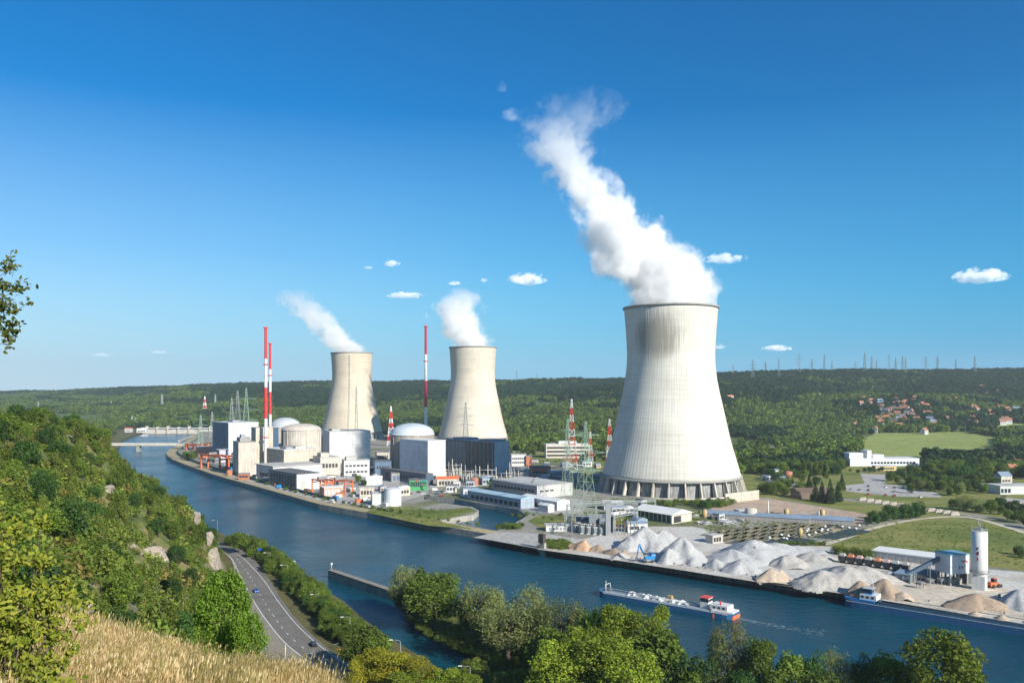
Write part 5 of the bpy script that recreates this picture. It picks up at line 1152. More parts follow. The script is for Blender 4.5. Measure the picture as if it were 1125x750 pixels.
for i in range(26):
    px = 250 + i * 10.5; q = P(px, float(np.interp(px, [230, 294, 350, 447, 530], [519, 538, 553, 570, 584.5])), 0); tree('gshrub', (q.x + 6, q.y + 12, 0), RND.uniform(2, 4), 'low bush beside the embankment path', 'bushes along the embankment path')
# left bank trees beyond the hill and above the river
for i in range(36):
    px = RND.uniform(52, 150); d = RND.uniform(1450, 2050); X = at(px, d).x
    if px > 128 and d < 1700: continue
    tree(RND.choice(['broad', 'oak', 'willow']), (X, d, 0), RND.uniform(9, 15), 'riverside tree on the left bank below the dam', 'trees on the far left bank')

# ================= foreground ==============================================================================
# dry grass
def tuft(seed, n=26, h=.45):
    rs = np.random.RandomState(seed); V = []; F = []
    for i in range(n):
        a = rs.uniform(0, 6.28); o = rs.normal(size=2) * .09; L = h * rs.uniform(.5, 1.25); bend = rs.uniform(.1, .5) * L; w = .006
        dx, dy = math.cos(a) * .4 + .55, math.sin(a) * .4; k = len(V); sx, sy = -dy * w, dx * w
        for j, (f, ww) in enumerate(((0, 1.), (.5, .85), (1., .35))):
            x = o[0] + dx * bend * f * f; y = o[1] + dy * bend * f * f; z = L * f * (1 - .1 * f)
            V += [(x - sx * ww, y - sy * ww, z), (x + sx * ww, y + sy * ww, z)]
        F += [(k, k + 1, k + 3, k + 2), (k + 2, k + 3, k + 5, k + 4)]
        if i % 3 == 0:   # seed head
            k = len(V); x, y, z = V[-1]; r = .012; V += [(x - r, y, z), (x, y - r, z + .03), (x + r, y, z + .09), (x, y + r, z + .03)]; F += [(k, k + 1, k + 2, k + 3)]
    return V, F
gm = [leaf_mat('straw', (.62, .44, .22), (.82, .64, .38), .35, .2), leaf_mat('pale_straw', (.70, .53, .30), (.88, .72, .48), .35, .2), leaf_mat('green_straw', (.24, .22, .06), (.42, .36, .14), .3, .2)]
tm = []
for i in range(6):
    V, F = tuft(i, 30, .30 if i < 4 else .42); tm.append(mesh_np('grass_tuft', V, np.array(F), gm[[0, 1, 0, 1, 0, 2][i]]))
X = NP.uniform(-17, 1.5, 30000); Y = NP.uniform(4, 24.5, 30000); px_ = 562.5 + FP * X / Y; k = (px_ > -80) & (px_ < 480) & (vnoise(X, Y, 2.2, 3) < .82)
X, Y = X[k], Y[k]; stuff('dry_grass', np.stack([X, Y, hill(X, Y) - .02], -1), NP.uniform(.5, 1.25, len(X)) * (.5 + .85 * vnoise(X, Y, 2.4, 9)), NP.uniform(-.7, .7, len(X)), tm, 'golden dry grass on the knoll in the foreground')
V, F = leaves([(0, 0, .25, .3, .3, .25)], 90, .035, seed=31); wm = [mesh_np('weed', V, F, LM['olive']), mesh_np('weed', V, F, MATS['rusty_bracken']), mesh_np('weed', V, F, LM['mid'])]
X = NP.uniform(-16, -2, 700); Y = NP.uniform(6, 24, 700); k = vnoise(X, Y, 2.5, 88) > .58; X, Y = X[k], Y[k]; stuff('knoll_weeds', np.stack([X, Y, hill(X, Y)], -1), NP.uniform(.4, 1.1, len(X)), NP.uniform(0, 6, len(X)), wm, 'low green and rusty weeds among the dry grass on the knoll')
# rocks
ROCK = ground_mat('pale_limestone', [(.3, (.20, .16, .12)), (.5, (.38, .33, .27)), (.62, (.30, .24, .18)), (.72, (.10, .10, .05))], scale=.5, fine=1.6, bump=1., bscale=1.2)
def rock(label, loc, size, seed, rz=0, sub=5, group='rock outcrops'):
    import bmesh
    bm = bmesh.new(); bmesh.ops.create_icosphere(bm, subdivisions=sub, radius=1.); co_ = np.array([v.co[:] for v in bm.verts])
    rs = np.random.RandomState(seed); N_ = rs.normal(size=(14, 3)); N_ /= np.linalg.norm(N_, axis=1)[:, None]; D_ = rs.uniform(.45, .9, 14)
    for n_, d_ in zip(N_, D_):
        q = co_ @ n_; co_ -= np.clip(q - d_, 0, 9)[:, None] * n_ * .9
    co_ *= (1 + .24 * fbm(co_[:, 0] * 3 + co_[:, 2], co_[:, 1] * 3 - co_[:, 2] * 1.5, 1.4, seed, 4))[:, None]
    crack = fbm(co_[:, 0] * 2 + seed, co_[:, 2] * 5, 1., seed + 3, 3); co_ -= co_ * (np.clip(crack - .2, 0, 1) * .25)[:, None]
    for v, c in zip(bm.verts, co_): v.co = Vector((c[0] * size[0], c[1] * size[1], c[2] * size[2]))
    me = bpy.data.meshes.new('rock_outcrop'); bm.to_mesh(me); bm.free(); me.materials.append(ROCK)
    return props(put('rock_outcrop', me, None, loc, rz), label, 'rock', group)
def ray_hill(px, py):
    u = (px - 562.5) / FP; v = (py - 430) / FP
    d = np.arange(20, 560, .5); k = np.nonzero(hill(u * d, d) >= CAMZ - v * d)[0]
    dd = d[k[0]] if len(k) else 200.; return Vector((u * dd, dd, CAMZ - v * dd))
for lab, px, py, w_, h_, sd in [('tall pale cliff face right above the road', 233, 622, 15, 32, 1), ('narrow pale rock left of the cliff face above the road', 224, 640, 8, 20, 2), ('broad pale cliff outcrop in the middle of the slope', 166, 616, 15, 20, 3), ('pinkish outcrop left of the broad one', 140, 602, 12, 16, 4),
                            ('grey slab on the upper slope', 112, 538, 12, 9, 5), ('low rock on the right skyline of the hill', 212, 566, 4, 8, 7), ('lower boulder on the right skyline of the hill', 227, 590, 4, 9, 8)]:
    p = ray_hill(px, py); s = p.y / FP
    rock(lab, p + Vector((-w_ * s * .6, 4, -h_ * s * .5)), (w_ * s * 1.9, w_ * s * 1.1, h_ * s * 1.1), sd, .6 + sd * .1)
for lab, px, py, w_, h_, d, sd in [('jagged grey rock on the rim of the knoll behind the dry grass', 118, 694, 26, 13, 21, 11), ('long low rock on the knoll rim, right of the jagged one', 152, 702, 24, 8, 20.5, 12), ('small rock half buried at the left of the rim', 70, 686, 16, 9, 22, 13), ('flat stone beside the left bush', 92, 668, 14, 9, 25, 14)]:
    p = at(px, d); p.z = zt(py, d); s = d / FP; rock(lab, p, (w_ * s, w_ * s * .8, h_ * s), sd, sd, 4, 'rocks on the knoll rim')
# near bush with real leaf shapes
def big_leaves(pts, size, seed):
    rs = np.random.RandomState(seed); n = len(pts); p = np.array(pts); nrm = rs.normal(size=(n, 3)) * .55 + np.array([.35, -.5, .55]); nrm /= np.linalg.norm(nrm, axis=1)[:, None]
    t = np.cross(nrm, rs.normal(size=(n, 3))); t /= np.linalg.norm(t, axis=1)[:, None]; b = np.cross(nrm, t); s = (size * (.6 + .7 * rs.rand(n)))[:, None]
    # six-point leaf folded along the midrib
    a = [p - t * s, p - t * s * .3 + b * s * .5 + nrm * s * .14, p + t * s * .45 + b * s * .42 + nrm * s * .12, p + t * s * 1.15 - nrm * s * .12, p + t * s * .45 - b * s * .42 + nrm * s * .12, p - t * s * .3 - b * s * .5 + nrm * s * .14]
    V = np.stack(a, 1).reshape(-1, 3); i = np.arange(n)[:, None] * 6; F = np.concatenate([i + np.array([[0, 3, 2, 1]]), i + np.array([[0, 5, 4, 3]])]); return V, F
def near_bush(name, label, cat, base, tips, nleaf, size, mat, spread, seed, twig_n=4, stem_r=.02):
    rs = random.Random(seed); e = empty(name, base, 0, label, cat); st = MB(); L = []
    for (tx, ty, tz) in tips:
        p0 = Vector((rs.uniform(-.1, .1), rs.uniform(-.1, .1), 0)); p3 = Vector((tx, ty, tz)); mid = p0.lerp(p3, .5) + Vector((rs.uniform(-.1, .1), rs.uniform(-.1, .1), .15 * p3.length)); 
        c = [p0.lerp(mid, k / 5).lerp(mid.lerp(p3, k / 5), k / 5) for k in range(6)]; st.tube(c, [stem_r * (1 - .15 * k) for k in range(6)], 5)
        for k in range(2, 6):
            for _ in range(twig_n):
                b = c[k]; q = b + Vector((rs.gauss(0, spread), rs.gauss(0, spread), rs.gauss(.05, spread * .8))); st.tube([b, q], [stem_r * .35, stem_r * .15], 4)
                for _ in range(nleaf): f = rs.uniform(.25, 1.15); w = b.lerp(q, f); L.append((w.x + rs.gauss(0, spread * .35), w.y + rs.gauss(0, spread * .35), w.z + rs.gauss(0, spread * .35)))
    st.build('stems', BARK, e); put('foliage', mesh_np('foliage', *big_leaves(L, size, seed), mat), e); print(name, len(L)); return e
LB = leaf_mat('big_yellow_green_leaves', (.11, .19, .014), (.46, .47, .06), .4)  # yellow-green leaf tones, varied leaf by leaf
d = 9.; g = at(-10, d); g.z = 81.3
tips = []
rs = random.Random(3)
for i in range(46):
    px = rs.uniform(-90, 62); top = np.interp(px, [-90, 0, 20, 40, 62], [545, 545, 550, 590, 650]); py = rs.uniform(top, 760); dd = d + rs.uniform(-.8, .8)
    w = at(px, dd); w.z = zt(py, dd); tips.append(tuple(w - g))
for px, py in [(75, 642), (84, 668), (70, 660), (88, 690), (60, 700), (66, 735), (50, 620), (46, 575)]:
    w = at(px, d); w.z = zt(py, d); tips.append(tuple(w - g))
near_bush('hazel_bush', 'big leafy bush with yellow-green leaves at the left edge', 'bush', g, tips, 13, .031, LB, .09, 5, 5, .014)
g = at(-150, 6.5); g.z = zt(470, 6.5); tips = []
for px, py in [(8, 300), (14, 322), (4, 340), (18, 345), (8, 362), (0, 315), (-8, 330), (10, 376), (-6, 360), (-15, 300)]:
    w = at(px, 6.5 + rs.uniform(-.3, .3)); w.z = zt(py, 6.5); tips.append(tuple(w - g))
near_bush('overhanging_branch', 'leafy branch tip reaching in at the left edge against the sky', 'branch', g, tips, 12, .019, leaf_mat('dark_olive_leaves', (.03, .06, .012), (.16, .17, .03), .4), .055, 9, 6, .008)  # leaf tones run from dark green to olive
# ================= gravel heaps =================================================================================
def gmat(name, rgb): return ground_mat(name, [(.3, [c * .85 for c in rgb]), (.5, rgb), (.7, [c * .9 for c in rgb])], scale=.12, fine=1.2, bump=.4, bscale=1.5)
H_GREY, H_DARK, H_BEIGE, H_BROWN, H_PALE = gmat('grey_gravel_heap', (.42, .42, .415)), gmat('dark_gravel_heap', (.20, .205, .21)), gmat('beige_sand_heap', (.46, .37, .28)), gmat('brown_sand_heap', (.36, .275, .2)), gmat('pale_sand_heap', (.42, .40, .365))
def heap(label, cones, mat, seed=0, sharp=1., step=.7):
    """cones: (px, front base py, peak py, half width px[, stretch])"""
    C_ = []
    for c in cones:
        px, pf, pk, hw = c[:4]; st = c[4] if len(c) > 4 else 1.; d0 = P(px, pf).y; r = hw * d0 / FP; cy_ = d0 + r * .8; r = hw * cy_ / FP
        C_.append((at(px, cy_).x, cy_, zt(pk, cy_), r, st))
    x0 = min(c[0] - c[3] * 1.1 for c in C_); x1 = max(c[0] + c[3] * 1.1 for c in C_); y0 = min(c[1] - c[3] * 1.1 for c in C_); y1 = max(c[1] + c[3] * 1.1 for c in C_)
    X, Y = np.meshgrid(np.arange(x0, x1, step), np.arange(y0, y1, step)); Z = np.full(X.shape, -3.); X0, Y0 = X, Y; wp = fbm(X, Y, 16, seed + 31, 4) * 4.5; wq = fbm(X, Y, 16, seed + 57, 4) * 4.5; X = X + wp; Y = Y + wq
    for (cx, cy2, h, r, st) in C_:
        an = np.arctan2(Y - cy2, X - cx); rr = r * (1 + .10 * np.sin(an * 3 + seed + cx) + .05 * np.sin(an * 7 + cx)); rho = np.hypot(X - cx, (Y - cy2)) / rr
        z = h * (1 - np.power(np.clip(rho, 0, 2), sharp)) + h * .018 * np.sin(an * 23 + fbm(X, Y, 5, seed) * 4) * np.clip(rho, 0, 1) * np.clip(1.1 - rho, 0, 1) * 2
        z = np.where(rho < .22, np.minimum(z, h * (.87 + .13 * (1 - (rho / .22) ** 2) * .6)), z) * 1.0; z = h * (1 - np.sqrt(rho ** 2 + .012)) * 1.02 if sharp <= 1 else z; Z = np.log(np.exp(np.clip(Z, -5, 40) * 1.6) + np.exp(np.clip(z, -5, 40) * 1.6)) / 1.6
    X, Y = X0, Y0; Z = Z - .5; Z = Z + fbm(X, Y, 7, seed + 1, 4) * .8 * np.clip(Z, 0, 1); ox, oy = C_[0][0], C_[0][1]; n = X.shape[1]
    V = np.stack([X - ox, Y - oy, Z], -1).reshape(-1, 3); i = (np.arange(X.shape[0] - 1)[:, None] * n + np.arange(n - 1)[None]).ravel(); F = np.stack([i, i + 1, i + 1 + n, i + n], -1)
    F = F[V[F][:, :, 2].max(1) > -.2]
    return props(put('gravel_heap', mesh_np('gravel_heap', V, F, mat, True), None, (ox, oy, .1)), label, 'heap', 'heaps in the gravel yard')
heap('reddish sand heap at the left end of the gravel yard', [(637, 605, 591, 14), (626, 603, 596, 9)], gmat('reddish_sand_heap', (.52, .34, .22)), 1, .9)
heap('rough brown rubble heap between the reddish heap and the blue crane', [(657, 607, 596, 12), (672, 610, 598, 12), (684, 612, 601, 9)], H_BROWN, 2, .8)
heap('small pale heap just left of the blue crane', [(681, 614, 604.5, 12)], H_PALE, 3)
heap('broad rounded grey gravel heap behind the blue crane', [(712, 606, 577, 34), (733, 603, 579.5, 27), (692, 605, 587, 20)], H_GREY, 4, 1.15)
heap('sharp grey gravel heap right of the blue crane', [(751, 620, 587, 33), (735, 620, 601, 17)], H_GREY, 5)
heap('largest grey gravel heap with several crests, mid yard', [(828, 618, 589, 46), (850, 614, 594, 40), (803, 622, 600, 36), (786, 625, 611, 15), (812, 630, 611, 26), (875, 612, 598, 34)], H_GREY, 6)
heap('small dark gravel cone on the flank of the largest grey heap', [(827, 617, 597, 12)], H_DARK, 7)
heap('long low grey heap running down behind the largest one', [(890, 618, 603, 28), (865, 624, 606, 24), (909, 616, 607, 18)], H_PALE, 8)
heap('beige sand heap at the quay edge left of the pale slope', [(849, 639, 620, 20), (862, 638, 622, 12)], H_BEIGE, 9, .9)
heap('broad pale sand slope in front of the wagons', [(900, 647, 624, 30), (926, 647, 620, 42), (950, 645, 621, 36), (975, 641, 625, 26)], H_PALE, 10, 1.2)
heap('brown sand heap with two crests above the moored barge', [(951, 657, 634, 22), (976, 659, 632.5, 24)], H_BROWN, 11, .95)
heap('small pinkish heap right of the two-crested brown one', [(993, 660, 646, 15)], H_BEIGE, 12)
heap('lone brown sand cone near the right end of the yard', [(1070, 672, 648, 33)], H_BROWN, 13, .95)
heap('grey gravel heap cut off by the right frame edge', [(1128, 672, 646, 26)], H_GREY, 14)

# ---- wagons, walls -----------------------------------------------------------------------------------------
A, Bv = P(921, 617, 0), P(1000, 629, 0); dirv = (Bv - A); Lw = dirv.length; an = math.atan2(dirv.y, dirv.x); u = dirv.normalized()
props(strip('rail_track', [tuple(A - u * 4)[:2], tuple(Bv + u * 30)[:2]], 3.4, .16, pm('track_ballast', (.18, .15, .12), .95, .3, .8)), kind='structure')
cols = [('pale sand', H_PALE), ('orange gravel', pm('orange_gravel', (.6, .22, .1), .9, .2, 1)), ('pinkish gravel', pm('pink_gravel', (.55, .38, .34), .9, .2, 1)), ('cream sand', H_PALE), ('red gravel', MATS['orange_gravel']), ('rosy gravel', MATS['pink_gravel']), ('grey gravel', H_GREY), ('white gravel', H_PALE)]
pos_words = ['far left wagon', 'second wagon from the left', 'third wagon from the left', 'fourth wagon from the left', 'fifth wagon from the left', 'third wagon from the right', 'second wagon from the right', 'rightmost wagon']
for i in range(8):
    c = A + u * (Lw * (i + .5) / 8); l = Lw / 8 - .6; e = empty('hopper_wagon', c, an, '%s of the goods row, heaped with %s' % (pos_words[i], cols[i][0]), 'wagon', 'goods wagons beside the long shed')
    MB().prism([(-l / 2 + .4, -1.3), (l / 2 - .4, -1.3), (l / 2 - .4, 1.3), (-l / 2 + .4, 1.3)], 1.0, 3.6, [(-l / 2, -1.6), (l / 2, -1.6), (l / 2, 1.6), (-l / 2, 1.6)]).build('body', pm('wagon_brown', (.11, .10, .09), .8, .3, .5), e)
    MB().prism([(-l / 2 + .2, -1.4), (l / 2 - .2, -1.4), (l / 2 - .2, 1.4), (-l / 2 + .2, 1.4)], 3.5, 4.9, [(-l / 4, -.3), (l / 4, -.3), (l / 4, .3), (-l / 4, .3)]).build('load', cols[i][1], e)
    for x in (-l / 2 + 1.3, l / 2 - 1.3): MB().cyl((x, -1.1, .55), (x, -.95, .55), .48, n=14).cyl((x, .95, .55), (x, 1.1, .55), .48, n=14).cyl((x, -1, .55), (x, 1, .55), .1, n=6).build('wheelset', BLACK, e)
for i, (a, b_, h, lab) in enumerate([((1098, 660), (1122, 655), 3, 'dark block wall behind the lone brown cone'), ((862, 612), (876, 609), 1.6, 'low block wall between the largest heap and pale slope')]):
    A2, B2_ = P(*a), P(*b_); props(MB().box(0, (B2_ - A2).length, -.6, .6, 0, h).build('block_wall', GREYC, None, A2, math.atan2(B2_.y - A2.y, B2_.x - A2.x)), lab, 'wall')
# small quay bollards
for i in range(34):
    f = i / 33; p = Vector(quay[3]).lerp(Vector(quay[7]), f * 1.0) if f < 1 else Vector(quay[7])
for i in range(40):
    j = i / 40 * 4; k = int(j); a_, b_ = Vector(quay[2 + k]), Vector(quay[3 + k]); p = a_.lerp(b_, j - k); dn = (b_ - a_).normalized(); n_ = Vector((dn.y, -dn.x))
    q = p + n_ * .9; o = MB().lathe([(.22, 0), (.22, .5), (.36, .6), (.36, .75), (0, .8)], 10).build('mooring_bollard', DROOF, None, (q.x, q.y, .1)); props(o, 'squat dark mooring bollard on the edge of the long quay', 'bollard', 'mooring bollards on the quay')
for i in range(24):
    j = i / 24 * 6; k = int(j); a_, b_ = Vector(quay[2 + k]), Vector(quay[3 + k]); p = a_.lerp(b_, j - k); dn = (b_ - a_).normalized(); n_ = Vector((-dn.y, dn.x)); q = p + n_ * .16
    props(MB().box(-.3, .3, -.18, .18, -3.8, -.1).build('fender_pile', pm('fender_timber', (.12, .11, .09), .9, .3, .5), None, (q.x, q.y, 0), math.atan2(dn.y, dn.x)), 'dark vertical fender pile on the face of the long quay', 'fender', 'fender piles on the quay face')

# ---- silo, batching plant -----------------------------------------------------------------------------------
c = P(1076, 647); d = c.y; e = empty('cement_silo', c, R(50), 'tall white silo with a red and black emblem, standing on a white block', 'silo'); s = d / FP
z1 = zt(629, d); z2 = zt(583.5, d); r = 8.1 * s
MB().box(-r * .8, r * .8, -r * .8, r * .8, 0, z1 - 1).build('base_block', WHITE2, e)
MB().lathe([(.2, z1 - 3.5), (r * .75, z1 - 1), (r, z1 + 1), (r, z2), (r - .4, z2 + .2), (0.01, z2 + .5)], 40).build('silo_body', WHITE2, e)
q = MB(); q.lathe([(r + .15, z1 + .4), (r + .7, z1 + .4), (r + .7, z1 + .6), (r + .15, z1 + .6)], 32, smooth=False)
for i in range(16):
    t = i * math.pi / 8; q.bar(((r + .6) * math.cos(t), (r + .6) * math.sin(t), z1 + .5), ((r + .6) * math.cos(t), (r + .6) * math.sin(t), z1 + 1.6), .1)
q.lathe([(r + .55, z1 + 1.5), (r + .65, z1 + 1.5), (r + .65, z1 + 1.6), (r + .55, z1 + 1.6)], 32, smooth=False); q.build('service_ring', GREY, e)
q = MB()
for i in range(18):
    t = i * math.pi / 9; q.bar((r * .97 * math.cos(t), r * .97 * math.sin(t), z2), (r * .97 * math.cos(t), r * .97 * math.sin(t), z2 + 1.5), .12)
q.lathe([(r * .95, z2 + 1.4), (r * .99, z2 + 1.4), (r * .99, z2 + 1.55), (r * .95, z2 + 1.55)], 32, smooth=False); q.box(-1, 1, -1, 1, z2, z2 + 1.6); q.cyl((-r * .6, -.6, z2), (-r * .6, -.6, z2 + 4), .12, n=6).cyl((r * .5, .6, z2), (r * .5, .6, z2 + 5), .12, n=6); q.build('roof_railing', GREY, e)
# emblem: bent ribbon marks curved onto the shell, facing the river left-hand side
def curved_mark(a0, a1, z0, z1, rr, skew=0.):
    q = MB(); n = 6
    for k in range(n):
        b0 = a0 + (a1 - a0) * k / n; b1 = a0 + (a1 - a0) * (k + 1) / n; s0 = skew * k / n; s1 = skew * (k + 1) / n
        q.add([(rr * math.cos(b0), rr * math.sin(b0), z0 + s0), (rr * math.cos(b1), rr * math.sin(b1), z0 + s1), (rr * math.cos(b1), rr * math.sin(b1), z1 + s1), (rr * math.cos(b0), rr * math.sin(b0), z1 + s0)], [(0, 1, 2, 3)])
    return q
def loc_ang(deg): return R(deg) - R(50)
zm = zt(606, d)
q = curved_mark(loc_ang(-142), loc_ang(-126), zm + 1., zm + 2., r + .05, .7); w2 = curved_mark(loc_ang(-136), loc_ang(-124), zm - 1.2, zm + .6, r + .05, .3); q.add(w2.v, w2.f); q.build('emblem_black', DARK, e)
q = curved_mark(loc_ang(-144), loc_ang(-132), zm - .6, zm + .4, r + .08, -.5); w2 = curved_mark(loc_ang(-138), loc_ang(-126), zm - 3.0, zm - 1.6, r + .08, -.6); q.add(w2.v, w2.f); q.build('emblem_red', REDP, e)
c = P(1057, 643); d = c.y; e = empty('batching_plant', c, R(14), 'white box batching plant on legs with a red and black emblem, left of the silo', 'plant'); s = d / FP; z0, z1 = zt(630, d), zt(609.5, d); w0, w1 = -15.5 * s, 9.5 * s
MB().box(w0, w1, 0, 9, z0, z1).build('cabin', MATS['shaded_white_cladding'], e); MB().box(w0 - .2, w1 + .2, -.2, 9.2, z1, z1 + .5).build('roof', pm('teal_roof', (.16, .34, .42), .5, .1, .2), e)  # white cabin with the blue of its shaded face put into the colour
for x in (w0 + .6, (w0 + w1) / 2, w1 - .6):
    for y in (.6, 8.4): MB().box(x - .3, x + .3, y - .3, y + .3, 0, z0).build('leg', GREY, e)
MB().box(w0 + 1, w1 - 2, 2, 7, 0, z0 * .5).build('lower_store', GREYC, e)
zc = z0 + (z1 - z0) * .66; xc = (w0 + w1) / 2
q = MB(); y = -.04
def EM(pts): return [(xc + 1. + a * .62, y, zc + b_ * .62) for a, b_ in pts]
for pts in ([(-.3, .2), (.5, -.2), (.5, .8), (-.3, 1.7)], [(.6, -.7), (2.4, -.2), (2.4, .5), (.6, .2)], [(-2.2, -5), (-1.3, -5), (-1.3, -3.4), (-2.2, -3.4)], [(0, -5), (.8, -5), (.8, -3.4), (0, -3.4)]): q.add(EM(pts), [(0, 1, 2, 3)])
q.build('emblem_black', DARK, e)
MB().add(EM([(2.6, 0), (5.4, -1.4), (5.4, -.5), (3.8, .9), (2.6, .8)]), [(0, 1, 2, 3, 4)]).build('emblem_red', REDP, e)
q = MB().tube([(w1, 3, z1 - 3), (w1 + 2.2, 3, z1 - 4.5), (w1 + 3.8, 3, z1 - 3.4)], .5, 8).box(w1 + .2, w1 + 2.4, 1, 8, 0, z1 - .5); q.build('side_tower', DROOF, e)
# conveyor
A2 = P(990, 640); B2_ = P(1041, 640); zA, zB = 1.5, z1 - 1.5; e = empty('conveyor', A2, math.atan2(B2_.y - A2.y, B2_.x - A2.x), 'dark inclined conveyor climbing to the white batching plant', 'conveyor'); L = (B2_ - A2).length
MB().add([(0, -1, zA), (L, -1, zB), (L, 1, zB), (0, 1, zA), (0, -1, zA + 1.8), (L, -1, zB + 1.8), (L, 1, zB + 1.8), (0, 1, zA + 1.8)], [(0, 3, 2, 1), (4, 5, 6, 7), (0, 1, 5, 4), (1, 2, 6, 5), (2, 3, 7, 6), (3, 0, 4, 7)]).build('belt_housing', pm('dark_blue_steel', (.06, .10, .15), .6, .2, .2), e)
for f in (.3, .6, .85):
    for y in (-1, 1): MB().bar((L * f, y, 0), (L * f, y, zA + (zB - zA) * f), .35).build('leg', GREY, e)
B('feed_bunker', 'blue grey feed bunker at the low end of the conveyor', 983, (1000, 641.5), 1006, 632, 50, MATS['slate_cladding'], BROOF, win=[W('L', .1, .9, .1, .5, 3)])
B('yard_store', 'dark low store under the conveyor beside the batching plant', 1012, (1024, 640), 1034, 634, 50, GREYC, DROOF, tl=8, win=[W('L', .1, .9, .1, .6, 3)])
# small plant items under the conveyor
for i, (px, py) in enumerate([(1011, 646), (1022, 643), (1034, 642), (1006, 637)]):
    c = P(px, py); e = empty('feed_hopper', c, RND.uniform(0, 1), 'small grey hopper frame among the machinery below the conveyor', 'hopper', 'hopper frames below the conveyor')
    MB().prism([(-.6, -.6), (.6, -.6), (.6, .6), (-.6, .6)], 1.5, 3., [(-1.5, -1.3), (1.5, -1.3), (1.5, 1.3), (-1.5, 1.3)]).build('hopper', GREY, e)
    for x in (-1, 1):
        for y in (-1, 1): MB().box(x - .12, x + .12, y - .12, y + .12, 0, 2.2).build('leg', GREY, e)

# ---- machines -----------------------------------------------------------------------------------------------
def wheels(e, xs, ys, r, w, mat=BLACK):
    for x in xs:
        for y in ys: MB().cyl((x, y - w / 2, r), (x, y + w / 2, r), r, n=16).cyl((x, y - w / 2 - .02, r), (x, y + w / 2 + .02, r), r * .5, n=10).build('wheel', mat, e)
c = P(712, 617.5); d = c.y; s = d / FP; e = empty('material_handler', c, R(8), 'blue material handling crane on wheels at the quay edge', 'crane')
MB().box(-2.6, 2.6, -1.4, 1.4, .9, 1.6).build('chassis', GREY, e); wheels(e, (-1.8, 1.8), (-1.3, 1.3), .75, .5)
MB().box(-1.8, 3.2, -1.5, 1.5, 1.7, 3.4).prism([(1.2, -1.5), (3.6, -1.5), (3.6, 1.5), (1.2, 1.5)], 3.4, 4.3, [(1.6, -1.3), (3.4, -1.3), (3.4, 1.3), (1.6, 1.3)]).build('upper_body', BLUEP, e)
cb = MB().box(-2.6, -1., -1.5, -.2, 3.4, 5.4).build('cab', GREY, e); MB().box(-2.65, -1.1, -1.54, -.3, 4.1, 5.2).build('cab_window', GLASS, cb)
p1, p2, p3 = (-1.2, .4, 3.2), (-(710.5 - 701) * s, .4, zt(597, d)), (-(712 - 699.5) * s, .4, zt(611, d))
pm1 = (p1[0] - 2.2, .4, zt(603, d))
MB().tube([p1, pm1, p2], [.55, .5, .35], 6).build('boom', BLUEP, e); MB().tube([p2, p3], [.35, .2], 6).build('stick', BLUEP, e)
q = MB()
for t in range(5): a = t * 1.257; q.tube([(p3[0], p3[1], p3[2] - .2), (p3[0] + .8 * math.cos(a), p3[1] + .8 * math.sin(a), p3[2] - .9), (p3[0] + .35 * math.cos(a), p3[1] + .35 * math.sin(a), p3[2] - 1.9)], .14, 5)
q.build('grab', DROOF, e)
c = P(1092, 645); e = empty('wheel_loader', c, R(20), 'orange wheel loader parked right of the silo', 'loader')
wheels(e, (-1.7, 1.7), (-1.2, 1.2), .85, .6); MB().box(-3., .2, -1.1, 1.1, 1., 2.5).box(.2, 2.2, -.8, .8, .9, 1.8).build('body', ORANGE, e); cb = MB().box(-.8, .8, -.9, .9, 2.5, 4.).build('cab', DARK, e); MB().box(-.9, .9, -1, 1, 4., 4.15).build('cab_roof', ORANGE, cb)
MB().tube([(1., -.7, 2.), (2.6, -.7, 1.5), (3.4, -.7, .6)], .16, 5).tube([(1., .7, 2.), (2.6, .7, 1.5), (3.4, .7, .6)], .16, 5).build('lift_arm', ORANGE, e); MB().prism([(3.2, -1.5), (4.6, -1.5), (4.6, 1.5), (3.2, 1.5)], .15, 1.3, [(3.2, -1.5), (3.7, -1.5), (3.7, 1.5), (3.2, 1.5)]).build('bucket', GREY, e)

# ---- cars ---------------------------------------------------------------------------------------------------
CARM = {}
def car_meshes(col, key):
    if key in CARM: return CARM[key]
    body = MB(); prof = [(-2.15, .35), (-2.2, .75), (-1.5, .92), (-1.35, .95), (1.0, 1.0), (2.1, .85), (2.2, .4)]
    # side profile extruded, slightly pinched at the top
    n = len(prof)
    for (w, sgn) in ((.85, 1),):
        vs = [(x, -.85, z) for x, z in prof] + [(x, .85, z) for x, z in prof]
        body.add(vs, [tuple(range(n)), tuple(range(2 * n - 1, n - 1, -1))] + [(i, i + n, (i + 1) % n + n, (i + 1) % n) for i in range(n)])
    cab = [(-1.55, .9), (-1.2, 1.42), (.35, 1.46), (1.05, .98)]; m_ = len(cab); cb = MB(); vs = [(x, -.78 if z < 1.1 else -.62, z) for x, z in cab] + [(x, .78 if z < 1.1 else .62, z) for x, z in cab]
    cb.add(vs, [tuple(range(m_)), tuple(range(2 * m_ - 1, m_ - 1, -1))] + [(i, i + m_, (i + 1) % m_ + m_, (i + 1) % m_) for i in range(m_)])
    rf = MB().box(-1.15, .3, -.6, .6, 1.42, 1.5)
    wh = MB().cyl((0, -.1, 0), (0, .1, 0), .32, n=14)
    hl = MB().box(-.04, .06, -.18, .18, -.08, .08)
    cp = pm('car_paint_' + key, col, .25, .05, .5)
    CARM[key] = (body.mesh('body', cp), cb.mesh('windows', GLASS), rf.mesh('roof', cp), wh.mesh('wheel', BLACK), hl.mesh('headlight', WHITE2)); return CARM[key]
